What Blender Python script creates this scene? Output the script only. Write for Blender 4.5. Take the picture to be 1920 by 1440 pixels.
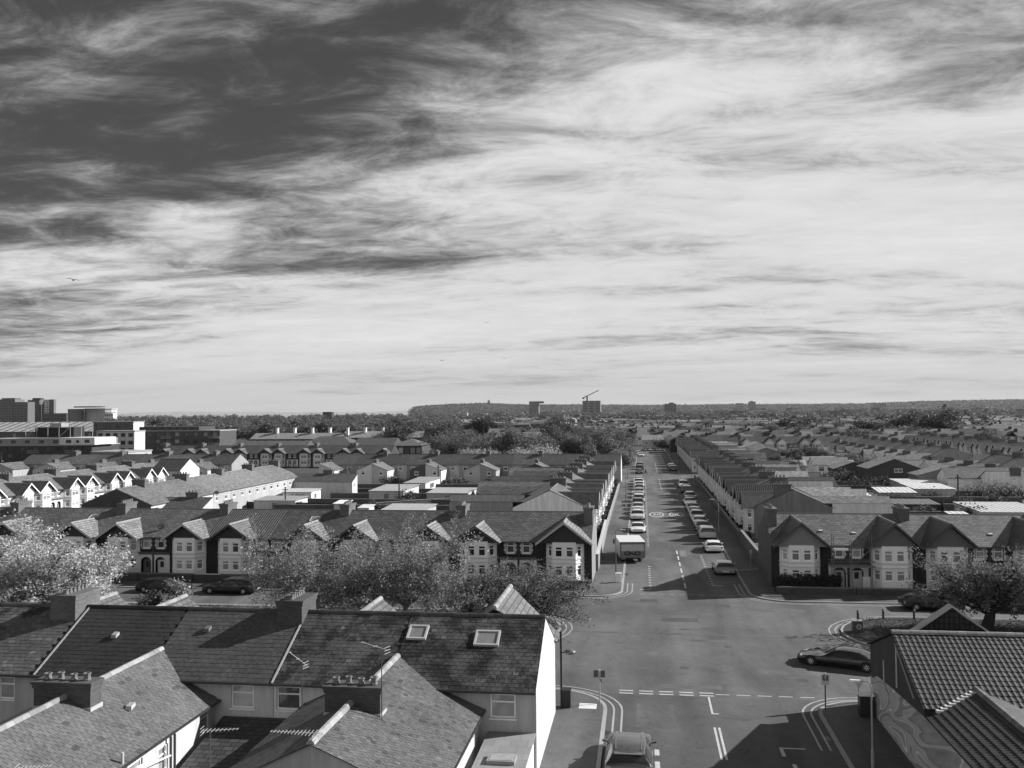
import bpy, bmesh, math, random
import numpy as np
from mathutils import Matrix, Vector
sc = bpy.context.scene
for o in list(bpy.data.objects): bpy.data.objects.remove(o, do_unlink=True)
col = sc.collection
RND = random.Random(11)
rad = math.radians

# ------------------------------------------------------------------ camera
H_CAM, F_PX = 17.0, 1740.0
YAW, PITCH, ROLL = rad(7.95), rad(1.63), rad(0.45)
fw = Vector((-math.sin(YAW)*math.cos(PITCH), math.cos(YAW)*math.cos(PITCH), math.sin(PITCH)))
r0 = Vector((math.cos(YAW), math.sin(YAW), 0.0)); u0 = r0.cross(fw)
rt = r0*math.cos(ROLL) - u0*math.sin(ROLL); up = u0*math.cos(ROLL) + r0*math.sin(ROLL)
cd = bpy.data.cameras.new('camera'); cam = bpy.data.objects.new('camera', cd); col.objects.link(cam)
cam.matrix_world = Matrix(((rt.x, up.x, -fw.x, 0), (rt.y, up.y, -fw.y, 0), (rt.z, up.z, -fw.z, H_CAM), (0, 0, 0, 1)))
cd.sensor_width = 36.0; cd.lens = 36.0*F_PX/1920.0; cd.clip_start = 0.5; cd.clip_end = 60000
sc.camera = cam

def ray(px, py): return fw*F_PX + rt*(px-960.0) - up*(py-720.0)
def at_z(px, py, z=0.0):
    d = ray(px, py); t = (z-H_CAM)/d.z; return (d.x*t, d.y*t)
def at_y(px, py, Y):
    d = ray(px, py); t = Y/d.y; return (d.x*t, Y, H_CAM+d.z*t)

# ------------------------------------------------------------------ world, sun, exposure
SUN_AZ, SUN_EL = rad(25.0), rad(28.5)          # azimuth measured from +X towards +Y
sdir = Vector((math.cos(SUN_AZ)*math.cos(SUN_EL), math.sin(SUN_AZ)*math.cos(SUN_EL), math.sin(SUN_EL)))
w = bpy.data.worlds.new('World'); sc.world = w; w.use_nodes = True
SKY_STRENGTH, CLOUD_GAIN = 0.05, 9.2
def build_world():
    nt = w.node_tree; N = nt.nodes; L = nt.links; N.clear()
    def nd(t, **k):
        n = N.new(t)
        for a, b in k.items(): setattr(n, a, b)
        return n
    def mth(op, a, b=None, c=None, clamp=False):
        n = nd('ShaderNodeMath', operation=op, use_clamp=clamp)
        for i, v in enumerate((a, b, c)):
            if v is None: continue
            if isinstance(v, (int, float)): n.inputs[i].default_value = v
            else: L.new(v, n.inputs[i])
        return n.outputs[0]
    out = nd('ShaderNodeOutputWorld'); bg = nd('ShaderNodeBackground'); bg.inputs[1].default_value = SKY_STRENGTH
    sky = nd('ShaderNodeTexSky', sky_type='NISHITA'); sky.sun_disc = False
    sky.sun_elevation = SUN_EL; sky.sun_rotation = math.pi/2 - SUN_AZ
    sky.air_density = 1.0; sky.dust_density = 0.6; sky.ozone_density = 1.0
    sep = nd('ShaderNodeSeparateColor'); L.new(sky.outputs[0], sep.inputs[0])
    # black-and-white film behind a red filter: mostly the red channel of the sky
    clear = mth('MULTIPLY', mth('ADD', mth('MULTIPLY', sep.outputs[0], 0.8), mth('MULTIPLY', sep.outputs[1], 0.2)), 0.20)
    tc = nd('ShaderNodeTexCoord'); xyz = nd('ShaderNodeSeparateXYZ'); L.new(tc.outputs['Generated'], xyz.inputs[0])
    zz = mth('ADD', mth('MAXIMUM', xyz.outputs[2], 0.0), 0.10)
    px = mth('DIVIDE', xyz.outputs[0], zz); py = mth('DIVIDE', xyz.outputs[1], zz)
    comb = nd('ShaderNodeCombineXYZ'); L.new(px, comb.inputs[0]); L.new(py, comb.inputs[1])
    def noise(loc, rot, scale, sc3, detail, rough, dist, src=None):
        m = nd('ShaderNodeMapping'); L.new(src or comb.outputs[0], m.inputs[0])
        m.inputs['Location'].default_value = loc; m.inputs['Rotation'].default_value = (0, 0, rot); m.inputs['Scale'].default_value = sc3
        n = nd('ShaderNodeTexNoise'); L.new(m.outputs[0], n.inputs['Vector'])
        n.inputs['Scale'].default_value = scale; n.inputs['Detail'].default_value = detail
        n.inputs['Roughness'].default_value = rough; n.inputs['Distortion'].default_value = dist
        return n.outputs['Fac']
    big = noise((9.1, 3.3, 0), rad(21), 0.55, (0.55, 1.0, 1.0), 4.0, 0.5, 0.4)      # broad banks of cirrus
    mid = noise((3.7, 11.2, 0), rad(24), 1.5, (0.42, 1.0, 1.0), 10.0, 0.60, 0.45)     # streaks
    fine = noise((0.4, 2.2, 3), rad(14), 4.2, (0.7, 1.0, 1.0), 10.0, 0.70, 0.5)    # wisps
    # a bank of cirrus fills the sky to the east and along the horizon; overhead the air is clearer
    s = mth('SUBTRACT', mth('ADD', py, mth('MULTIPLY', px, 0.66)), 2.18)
    fill_bank = mth('MULTIPLY', mth('ADD', s, 3.1), -0.42)                            # unseen cloud bank behind the camera, added to brighten the shaded house fronts
    base = mth('MINIMUM', mth('MAXIMUM', mth('MAXIMUM', mth('MULTIPLY', s, 0.42), fill_bank), -0.22), 0.52)
    dens = mth('ADD', base, mth('MULTIPLY', mth('SUBTRACT', big, 0.5), 2.0))
    dens = mth('ADD', dens, mth('MULTIPLY', mth('SUBTRACT', mid, 0.5), 2.2))
    dens = mth('ADD', dens, mth('MULTIPLY', mth('SUBTRACT', fine, 0.5), 1.65))
    mr = nd('ShaderNodeMapRange', interpolation_type='SMOOTHERSTEP'); L.new(dens, mr.inputs[0])
    mr.inputs[1].default_value = -0.60; mr.inputs[2].default_value = 0.66; mr.inputs[3].default_value = 0.07; mr.inputs[4].default_value = 0.97
    cov = mr.outputs[0]
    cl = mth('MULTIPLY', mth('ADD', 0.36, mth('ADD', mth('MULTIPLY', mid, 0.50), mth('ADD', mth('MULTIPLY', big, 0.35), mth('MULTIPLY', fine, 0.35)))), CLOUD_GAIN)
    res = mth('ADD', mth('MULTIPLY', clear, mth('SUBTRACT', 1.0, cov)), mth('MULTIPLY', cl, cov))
    # the lowest air is a veil of even grey
    veil = nd('ShaderNodeMapRange', interpolation_type='SMOOTHSTEP'); L.new(xyz.outputs[2], veil.inputs[0])
    veil.inputs[1].default_value = 0.0; veil.inputs[2].default_value = 0.09; veil.inputs[3].default_value = 0.8; veil.inputs[4].default_value = 0.0
    v = veil.outputs[0]
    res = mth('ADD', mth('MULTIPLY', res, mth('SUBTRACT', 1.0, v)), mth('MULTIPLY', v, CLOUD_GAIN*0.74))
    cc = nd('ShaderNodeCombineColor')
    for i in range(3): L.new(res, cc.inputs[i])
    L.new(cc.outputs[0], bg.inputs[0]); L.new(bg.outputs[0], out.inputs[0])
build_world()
sl = bpy.data.lights.new('sun', 'SUN'); sun = bpy.data.objects.new('sun', sl); col.objects.link(sun)
sl.energy = 5.0; sl.angle = rad(0.5); sl.color = (1.0, 1.0, 1.0)
sun.rotation_euler = sdir.to_track_quat('Z', 'Y').to_euler(); sun.location = sdir*200
vs = sc.view_settings; vs.view_transform = 'Standard'; vs.look = 'None'; vs.gamma = 1.0; vs.use_curve_mapping = False
vs.exposure = 0.68
sc.cycles.max_bounces = 5; sc.cycles.diffuse_bounces = 2; sc.cycles.glossy_bounces = 2; sc.cycles.transparent_max_bounces = 6
try: sc.cycles.use_denoising = True
except Exception: pass

# ------------------------------------------------------------------ materials (monochrome, tinted by each object's own colour)
MATS = {}
def mat(name, base=None, rough=0.85, tex=None, spec=0.3, metal=0.0, **k):
    """tex: None | noise | slate | pantile | brick | asphalt | leaf | bark | grass | paint | mural | slabs | glass"""
    if name in MATS: return MATS[name]
    m = bpy.data.materials.new(name); m.use_nodes = True; MATS[name] = m
    nt = m.node_tree; N = nt.nodes; L = nt.links
    P = N['Principled BSDF']; P.inputs['Roughness'].default_value = rough; P.inputs['Metallic'].default_value = metal
    P.inputs['Specular IOR Level'].default_value = spec
    oi = N.new('ShaderNodeObjectInfo')
    bw = N.new('ShaderNodeRGBToBW'); L.new(oi.outputs['Color'], bw.inputs[0])
    def mth(op, a, b=None, clamp=False):
        n = N.new('ShaderNodeMath'); n.operation = op; n.use_clamp = clamp
        for i, v in enumerate((a, b)):
            if v is None: continue
            if isinstance(v, (int, float)): n.inputs[i].default_value = v
            else: L.new(v, n.inputs[i])
        return n.outputs[0]
    def noise(src, scale, detail=4.0, rough=0.6, sc3=(1, 1, 1), dist=0.0):
        mp = N.new('ShaderNodeMapping'); L.new(src, mp.inputs[0]); mp.inputs['Scale'].default_value = sc3
        # shift by the object's random number so that copies do not repeat
        cb = N.new('ShaderNodeCombineXYZ'); rr = mth('MULTIPLY', oi.outputs['Random'], 37.0)
        if not k.get('world'): L.new(rr, cb.inputs[0]); L.new(rr, cb.inputs[1]); L.new(cb.outputs[0], mp.inputs['Location'])
        n = N.new('ShaderNodeTexNoise'); L.new(mp.outputs[0], n.inputs['Vector']); n.inputs['Scale'].default_value = scale
        n.inputs['Detail'].default_value = detail; n.inputs['Roughness'].default_value = rough; n.inputs['Distortion'].default_value = dist
        return n.outputs['Fac']
    def bump(h, strength, dist=0.02):
        b = N.new('ShaderNodeBump'); b.inputs['Strength'].default_value = strength; b.inputs['Distance'].default_value = dist
        L.new(h, b.inputs['Height']); L.new(b.outputs[0], P.inputs['Normal'])
    def ramp(v, a, b, lo, hi):
        n = N.new('ShaderNodeMapRange'); L.new(v, n.inputs[0])
        for i, q in enumerate((a, b, lo, hi)): n.inputs[i+1].default_value = q
        return n.outputs[0]
    tc = N.new('ShaderNodeTexCoord'); OB = tc.outputs['Object']; UV = tc.outputs['UV']
    if k.get('world'): OB = N.new('ShaderNodeNewGeometry').outputs['Position']
    def bricks(bw_, bh, mortar, off=0.5, var=0.35, dark=0.35):
        b = N.new('ShaderNodeTexBrick'); L.new(UV, b.inputs['Vector']); b.inputs['Scale'].default_value = 1.0
        b.inputs['Brick Width'].default_value = bw_; b.inputs['Row Height'].default_value = bh; b.inputs['Mortar Size'].default_value = mortar
        b.inputs['Mortar Smooth'].default_value = 0.2; b.offset = off; b.inputs['Bias'].default_value = 0.0
        b.inputs['Color1'].default_value = (1-var, 1-var, 1-var, 1); b.inputs['Color2'].default_value = (1+var*0.6,)*3+(1,)
        b.inputs['Mortar'].default_value = (dark, dark, dark, 1)
        s = N.new('ShaderNodeSeparateColor'); L.new(b.outputs['Color'], s.inputs[0])
        return s.outputs[0], b.outputs['Fac']
    v = bw.outputs[0]
    if tex == 'noise':
        n1 = noise(OB, k.get('s1', 0.6), 5); n2 = noise(OB, k.get('s2', 7.0), 4)
        a = k.get('amt', 0.35)
        v = mth('MULTIPLY', v, mth('ADD', 1-a*0.75, mth('ADD', mth('MULTIPLY', n1, a), mth('MULTIPLY', n2, a*0.5))))
        if k.get('streak'):
            n3 = noise(OB, 2.2, 4, 0.6, (1.0, 1.0, 0.12))
            v = mth('MULTIPLY', v, ramp(n3, 0.35, 0.62, 1.06, 1-k['streak']))
        bump(n2, k.get('bump', 0.15), 0.02)
    elif tex == 'slate':
        c, f = bricks(k.get('bw', 0.52), k.get('bh', 0.33), 0.03, 0.5, k.get('var', 0.34), 0.22)
        n1 = noise(OB, 0.55, 5, 0.65); n2 = noise(OB, 9.0, 3)
        v = mth('MULTIPLY', mth('MULTIPLY', v, c), mth('ADD', 0.55, mth('ADD', mth('MULTIPLY', n1, 0.6), mth('MULTIPLY', n2, 0.3))))
        bump(mth('ADD', mth('MULTIPLY', f, -1.0), mth('MULTIPLY', n2, 0.4)), 0.5, 0.02)
    elif tex == 'pantile':
        c, f = bricks(0.26, 0.32, 0.03, 0.0, 0.2, 0.3)
        wv = N.new('ShaderNodeTexWave'); L.new(UV, wv.inputs['Vector']); wv.inputs['Scale'].default_value = 0.3142/0.26; wv.bands_direction = 'X'
        n1 = noise(OB, 0.8, 4)
        v = mth('MULTIPLY', mth('MULTIPLY', v, c), mth('ADD', 0.7, mth('MULTIPLY', n1, 0.6)))
        bump(mth('ADD', wv.outputs['Fac'], mth('MULTIPLY', f, -0.6)), 0.8, 0.06)
    elif tex == 'brick':
        c, f = bricks(0.26, 0.07, 0.010, 0.5, 0.28, 1.15)
        n1 = noise(OB, 0.7, 5)
        v = mth('MULTIPLY', mth('MULTIPLY', v, c), mth('ADD', 0.65, mth('MULTIPLY', n1, 0.7)))
        bump(mth('MULTIPLY', f, -1.0), 0.4, 0.01)
    elif tex == 'slabs':
        c, f = bricks(0.75, 0.75, 0.012, 0.5, 0.10, 0.6)
        n1 = noise(OB, 0.4, 5); n2 = noise(OB, 14, 3)
        v = mth('MULTIPLY', mth('MULTIPLY', v, c), mth('ADD', 0.6, mth('ADD', mth('MULTIPLY', n1, 0.5), mth('MULTIPLY', n2, 0.3))))
    elif tex == 'asphalt':
        n1 = noise(OB, 0.10, 6, 0.65); n2 = noise(OB, 1.3, 5, 0.7); n3 = noise(OB, 38.0, 2)
        n4 = noise(OB, 0.34, 4, 0.55, (1.0, 0.16, 1.0), 0.4)          # tracks worn along the street
        n5 = noise(OB, 0.6, 5, 0.6, (1, 1, 1), 1.6)
        t = mth('ADD', mth('MULTIPLY', n1, 0.75), mth('ADD', mth('MULTIPLY', n2, 0.28), mth('MULTIPLY', n3, 0.30)))
        t = mth('ADD', t, mth('MULTIPLY', mth('SUBTRACT', n4, 0.5), 1.0)); n6 = noise(OB, 0.045, 3, 0.5); t = mth('ADD', t, mth('MULTIPLY', mth('SUBTRACT', n6, 0.5), 0.7))
        n7 = noise(OB, 0.5, 6, 0.7, (1, 1, 1), 0.8); stain = ramp(n7, 0.60, 0.72, 1.0, 0.66)
        n8 = noise(OB, 0.22, 3, 0.5, (1, 1, 1), 2.2); tyre = ramp(mth('ABSOLUTE', mth('SUBTRACT', n8, 0.47)), 0.0, 0.018, 0.80, 1.0)
        crack = ramp(mth('ABSOLUTE', mth('SUBTRACT', n5, 0.5)), 0.0, 0.008, 0.62, 1.0)
        t = mth('ADD', mth('MULTIPLY', mth('SUBTRACT', t, 0.665), 1.7), 0.665)
        v = mth('MULTIPLY', mth('MULTIPLY', v, mth('MAXIMUM', mth('ADD', 0.36, t), 0.25)), mth('MULTIPLY', crack, mth('MULTIPLY', stain, tyre))); bump(n3, 0.25, 0.01)
    elif tex == 'leaf':
        at = N.new('ShaderNodeAttribute'); at.attribute_name = 'tone'
        n1 = noise(OB, 0.35, 3)
        v = mth('MULTIPLY', mth('MULTIPLY', v, at.outputs['Fac']), mth('ADD', 0.55, mth('MULTIPLY', n1, 0.9)))
    elif tex == 'tone':
        at = N.new('ShaderNodeAttribute'); at.attribute_name = 'tone'
        n1 = noise(OB, 0.5, 5, 0.65); n2 = noise(OB, 5.5, 6, 0.75); n3 = noise(OB, 0.9, 4, 0.6)
        v = mth('MULTIPLY', mth('MULTIPLY', v, at.outputs['Fac']), mth('MAXIMUM', 0.15, mth('ADD', -0.62, mth('ADD', mth('MULTIPLY', n1, 1.0), mth('MULTIPLY', n2, 2.2)))))
        if k.get('patch'):
            q = mth('ADD', mth('MULTIPLY', n3, 0.9), mth('MULTIPLY', n2, 0.7))
            v = mth('MULTIPLY', v, ramp(q, 0.74, 0.86, 1.15, 1.0-k['patch']))
        bump(n2, 0.25, 0.01)
    elif tex == 'lichen':
        n1 = noise(OB, 0.7, 5, 0.65); n2 = noise(OB, 8.0, 4)
        v = mth('MULTIPLY', v, mth('ADD', 0.45, mth('ADD', mth('MULTIPLY', n1, 0.5), mth('MULTIPLY', n2, 0.6))))
        bump(n2, 0.3, 0.01)
    elif tex == 'grass':
        n1 = noise(OB, 0.35, 6, 0.7); n2 = noise(OB, 9.0, 5, 0.8)
        v = mth('MULTIPLY', v, mth('ADD', 0.25, mth('ADD', mth('MULTIPLY', n1, 0.9), mth('MULTIPLY', n2, 0.7))))
        bump(n2, 0.6, 0.05)
    elif tex == 'mural':
        # a painted wall of flowing, rope-like strands with pale outlines
        mp0 = N.new('ShaderNodeMapping'); L.new(OB, mp0.inputs[0]); mp0.inputs['Rotation'].default_value = (rad(18), 0, 0)
        n0 = noise(mp0.outputs[0], 0.30, 1.6, 0.4, (1, 0.30, 1.5), 1.4)
        n1 = noise(mp0.outputs[0], 1.6, 3, 0.5, (1, 0.35, 1.2), 1.2)
        fr = mth('FRACT', mth('MULTIPLY', n0, 6.0))
        line = ramp(mth('ABSOLUTE', mth('SUBTRACT', fr, 0.5)), 0.02, 0.06, 1.0, 0.0)
        sh = mth('ADD', 0.10, mth('ADD', mth('MULTIPLY', fr, 0.22), mth('MULTIPLY', n1, 0.25)))
        v = mth('ADD', sh, mth('MULTIPLY', line, 0.32))
    elif tex == 'plain+':
        n1 = noise(OB, 2.5, 4)
        v = mth('MULTIPLY', v, mth('ADD', 0.85, mth('MULTIPLY', n1, 0.3)))
    cmb = N.new('ShaderNodeCombineColor')
    for i in range(3): L.new(v, cmb.inputs[i])
    L.new(cmb.outputs[0], P.inputs['Base Color'])
    if tex == 'leaf':
        tr = N.new('ShaderNodeBsdfTranslucent'); L.new(cmb.outputs[0], tr.inputs[0]); mx = N.new('ShaderNodeMixShader'); mx.inputs[0].default_value = 0.35
        L.new(P.outputs[0], mx.inputs[1]); L.new(tr.outputs[0], mx.inputs[2]); L.new(mx.outputs[0], N['Material Output'].inputs[0])
    if k.get('coat'):
        P.inputs['Coat Weight'].default_value = k['coat']; P.inputs['Coat Roughness'].default_value = 0.04
    return m
SLATE = mat('slate', tex='slate', rough=0.55, spec=0.4)
TILE = mat('pantile', tex='pantile', rough=0.8)
BRICK = mat('brick', tex='brick', rough=0.9)
RENDER = mat('render', tex='noise', rough=0.9, amt=0.22, streak=0.16, s1=0.5)
STONE = mat('stone', tex='noise', rough=0.85, amt=0.22, s1=1.1, s2=11)
PAINT = mat('painted_wood', tex='plain+', rough=0.5)
GLASS = mat('window_glass', tex='noise', rough=0.07, spec=0.6, amt=0.9, s1=1.6, s2=3.0, bump=0.0)
ASPH = mat('asphalt', tex='asphalt', rough=0.78, spec=0.35)
PAVE = mat('paving', tex='slabs', rough=0.85)
CONC = mat('concrete', tex='noise', rough=0.9, amt=0.4, streak=0.12)
KERB = mat('kerbstone', tex='noise', rough=0.85, amt=0.4, s1=2.0)
LINE = mat('road_paint', tex='noise', rough=0.7, amt=0.95, s1=2.2, s2=16)
GRASS = mat('grass', tex='grass', rough=0.95, spec=0.1)
SOIL = mat('garden_soil', tex='grass', rough=0.95, spec=0.1)
LEAF = mat('leaf', tex='leaf', rough=0.6, spec=0.25)
BARK = mat('bark', tex='noise', rough=0.95, amt=0.7, s1=3, s2=20, bump=0.6)
METAL = mat('metal', tex='plain+', rough=0.45, spec=0.5)
CAR = mat('car_paint', rough=0.32, spec=0.5, coat=0.7)
CARGLASS = mat('car_glass', rough=0.04, spec=0.7)
RUBBER = mat('rubber', rough=0.85)
RIM = mat('alloy', rough=0.35, metal=0.4)
LAMPG = mat('lamp_lens', rough=0.15, spec=0.6)
TONE = mat('slate_piece', tex='tone', rough=0.6, spec=0.35, world=1)
TONEP = mat('slate_mossy', tex='tone', rough=0.7, spec=0.3, patch=0.72, world=1)
LICH = mat('tile_piece', tex='lichen', rough=0.85)
MURAL = mat('mural_paint', tex='mural', rough=0.8)
FABRIC = mat('cloth', tex='plain+', rough=0.9)
SKIN = mat('skin', rough=0.6)
WATER = mat('sea_water', tex='noise', rough=0.25, amt=0.2, s1=0.01, s2=0.1)
DIST = mat('distant_land', tex='noise', rough=1.0, spec=0.0, amt=0.9, s1=0.006, s2=0.05, bump=0.0)

# ------------------------------------------------------------------ mesh building
class MB:
    def __init__(s, flip=None): s.v = []; s.f = []; s.flip = flip
    def _add(s, pts):
        i = len(s.v)
        if s.flip is not None: pts = [(s.flip-p[0], p[1], p[2]) for p in pts]
        s.v.extend([tuple(p) for p in pts]); return i
    def poly(s, pts):
        i = s._add(pts); ids = list(range(i, i+len(pts)))
        s.f.append(ids if s.flip is None else ids[::-1]); return s
    quad = lambda s, a, b, c, d: s.poly([a, b, c, d])
    def hexa(s, b, t):
        """8 corners: bottom 4 (ccw from above), top 4"""
        i = s._add(list(b)+list(t)); fs = [(3, 2, 1, 0), (4, 5, 6, 7), (0, 1, 5, 4), (1, 2, 6, 5), (2, 3, 7, 6), (3, 0, 4, 7)]
        for f in fs:
            ids = [i+q for q in f]; s.f.append(ids if s.flip is None else ids[::-1])
        return s
    def box(s, x0, x1, y0, y1, z0, z1):
        return s.hexa([(x0, y0, z0), (x1, y0, z0), (x1, y1, z0), (x0, y1, z0)], [(x0, y0, z1), (x1, y0, z1), (x1, y1, z1), (x0, y1, z1)])
    def obox(s, o, a, b, c):
        o = Vector(o); a = Vector(a); b = Vector(b); c = Vector(c)
        return s.hexa([o, o+a, o+a+b, o+b], [o+c, o+a+c, o+a+b+c, o+b+c])
    def slab(s, a, b, c, d, th):
        a, b, c, d = map(Vector, (a, b, c, d)); n = (b-a).cross(d-a).normalized()*th
        if n.z < 0: n = -n
        return s.hexa([a, b, c, d], [a+n, b+n, c+n, d+n])
    def tube(s, p0, p1, r0, r1=None, n=6, caps=True):
        p0 = Vector(p0); p1 = Vector(p1); r1 = r0 if r1 is None else r1
        d = (p1-p0); 
        if d.length < 1e-6: return s
        d.normalize(); a = d.orthogonal().normalized(); b = d.cross(a)
        pts = [p0+(a*math.cos(2*math.pi*k/n)+b*math.sin(2*math.pi*k/n))*r0 for k in range(n)]
        pts += [p1+(a*math.cos(2*math.pi*k/n)+b*math.sin(2*math.pi*k/n))*r1 for k in range(n)]
        i = s._add(pts)
        for k in range(n): s.f.append([i+k, i+(k+1) % n, i+n+(k+1) % n, i+n+k])
        if caps: s.f.append([i+k for k in range(n)][::-1]); s.f.append([i+n+k for k in range(n)])
        return s
    def prism(s, pts2, z0, z1, cap0=True):
        """vertical prism over a ccw outline"""
        n = len(pts2); i = s._add([(p[0], p[1], z0) for p in pts2]+[(p[0], p[1], z1) for p in pts2])
        for k in range(n): s.f.append([i+k, i+(k+1) % n, i+n+(k+1) % n, i+n+k])
        s.f.append([i+n+k for k in range(n)])
        if cap0: s.f.append([i+k for k in range(n)][::-1])
        return s
    def lathe(s, c, prof, n=10):
        """prof: (radius, z) list"""
        i = s._add([(c[0]+r*math.cos(2*math.pi*k/n), c[1]+r*math.sin(2*math.pi*k/n), c[2]+z) for r, z in prof for k in range(n)])
        for j in range(len(prof)-1):
            for k in range(n): s.f.append([i+j*n+k, i+j*n+(k+1) % n, i+(j+1)*n+(k+1) % n, i+(j+1)*n+k])
        s.f.append([i+(len(prof)-1)*n+k for k in range(n)]); return s
    def panel(s, p0, p1, z0, z1, ops=(), rev=0.15):
        """upright wall from p0 to p1 (seen from its right-hand side outside when walking p0->p1), with openings (s0,s1,za,zb) and reveals"""
        p0 = Vector((p0[0], p0[1], 0)); p1 = Vector((p1[0], p1[1], 0)); d = p1-p0; Ln = d.length; d.normalize(); n = Vector((d.y, -d.x, 0))
        P = lambda a, z, dep=0.0: tuple(p0+d*a-n*dep+Vector((0, 0, z)))
        xs = sorted(set([0, Ln]+[q for o in ops for q in o[:2]])); zs = sorted(set([z0, z1]+[q for o in ops for q in o[2:4]]))
        for a, b in zip(xs, xs[1:]):
            for c, e in zip(zs, zs[1:]):
                m = ((a+b)/2, (c+e)/2)
                if any(o[0] < m[0] < o[1] and o[2] < m[1] < o[3] for o in ops): continue
                s.quad(P(a, c), P(b, c), P(b, e), P(a, e))
        for a, b, c, e in [o[:4] for o in ops]:
            s.quad(P(a, c), P(a, c, rev), P(b, c, rev), P(b, c)); s.quad(P(a, e), P(b, e), P(b, e, rev), P(a, e, rev))
            s.quad(P(a, c), P(a, e), P(a, e, rev), P(a, c, rev)); s.quad(P(b, c), P(b, c, rev), P(b, e, rev), P(b, e))
        return s
    def mesh(s, name, material, smooth=False, tone=None):
        me = bpy.data.meshes.new(name)
        me.from_pydata(s.v, [], s.f); set_uv(me)
        if material: me.materials.append(material)
        if smooth: me.polygons.foreach_set('use_smooth', [True]*len(me.polygons))
        if tone is not None:
            a = me.attributes.new('tone', 'FLOAT', 'FACE'); a.data.foreach_set('value', np.asarray(tone, np.float32))
        return me
def set_uv(me):
    """u runs level along each face, v runs up it, both in metres"""
    nl = len(me.loops)
    if nl == 0: return
    npoly = len(me.polygons)
    nor = np.empty(npoly*3, np.float32); me.polygons.foreach_get('normal', nor); nor = nor.reshape(-1, 3)
    tot = np.empty(npoly, np.int32); me.polygons.foreach_get('loop_total', tot)
    vi = np.empty(nl, np.int32); me.loops.foreach_get('vertex_index', vi)
    co = np.empty(len(me.vertices)*3, np.float32); me.vertices.foreach_get('co', co); co = co.reshape(-1, 3)[vi]
    nn = np.repeat(nor, tot, axis=0)
    flat = np.abs(nn[:, 2]) > 0.98
    u = np.stack([-nn[:, 1], nn[:, 0], np.zeros(nl)], 1); ln = np.linalg.norm(u, axis=1, keepdims=True); u = u/np.maximum(ln, 1e-6)
    u[flat] = (1, 0, 0); v = np.cross(nn, u); v[flat] = (0, 1, 0)
    uv = np.stack([(co*u).sum(1), (co*v).sum(1)], 1).astype(np.float32)
    l = me.uv_layers.new(name='UVMap'); l.data.foreach_set('uv', uv.ravel())

def g(v): return (v, v, v, 1.0)
def obj(name, me, parent=None, color=0.5, loc=None, rot=None, scale=None):
    o = bpy.data.objects.new(name, me); col.objects.link(o); o.color = g(color)
    if parent is not None: o.parent = parent
    if loc is not None: o.location = loc
    if rot is not None: o.rotation_euler = rot
    if scale is not None: o.scale = scale
    return o
def tag(o, label, cat, group=None):
    o['label'] = label; o['category'] = cat
    if group: o['group'] = group
    return o
def thing(name, label, cat, loc=(0, 0, 0), rz=0.0, group=None, scale=None):
    o = bpy.data.objects.new(name, None); col.objects.link(o); o.location = loc; o.rotation_euler = (0, 0, rz)
    o.empty_display_size = 0.3
    if scale is not None: o.scale = scale
    return tag(o, label, cat, group)
def struct(name, me, color=0.5, kind='structure', **k):
    o = obj(name, me, None, color, **k); o['kind'] = kind; return o
def plant_tree(tree, parent, colors=None, jit=0.0):
    """tree: list of (name, mesh, colour, children)"""
    for nm, me, c, kids in tree:
        cc = (colors or {}).get(nm, c)
        if isinstance(cc, (tuple, list)): cc = RND.choice(cc)
        if jit: cc = cc*(1+RND.uniform(-jit, jit))
        o = obj(nm, me, parent, cc)
        if kids: plant_tree(kids, o, colors, jit)
ORD = ['first', 'second', 'third', 'fourth', 'fifth', 'sixth', 'seventh', 'eighth', 'ninth', 'tenth', 'eleventh', 'twelfth', 'thirteenth',
       'fourteenth', 'fifteenth', 'sixteenth', 'seventeenth', 'eighteenth', 'nineteenth', 'twentieth', 'twenty-first', 'twenty-second']
def arc(cx, cy, r, a0, a1, n=8):
    return [(cx+r*math.cos(rad(a0+(a1-a0)*k/n)), cy+r*math.sin(rad(a0+(a1-a0)*k/n))) for k in range(n+1)]
# ------------------------------------------------------------------ the setting: ground, roads, pavements, verges, water, hills
Z_PAVE = 0.09
def sheet(name, rects, z, material, color, kind='structure'):
    m = MB()
    for r in rects:
        if len(r) == 4 and not isinstance(r[0], tuple): x0, x1, y0, y1 = r; m.quad((x0, y0, z), (x1, y0, z), (x1, y1, z), (x0, y1, z))
        else: m.poly([(p[0], p[1], z) for p in r])
    return struct(name, m.mesh(name, material), color, kind)
def strip(m, path, w0, w1, z):
    """flat ribbon to the left of a path, between offsets w0 and w1"""
    n = len(path); P = [Vector((p[0], p[1])) for p in path]; nor = []
    for i in range(n):
        d = (P[min(i+1, n-1)]-P[max(i-1, 0)]).normalized(); nor.append(Vector((-d.y, d.x)))
    for i in range(n-1):
        a, b = P[i]+nor[i]*w0, P[i+1]+nor[i+1]*w0; c, e = P[i+1]+nor[i+1]*w1, P[i]+nor[i]*w1
        m.quad((a.x, a.y, z), (b.x, b.y, z), (c.x, c.y, z), (e.x, e.y, z))
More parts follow.
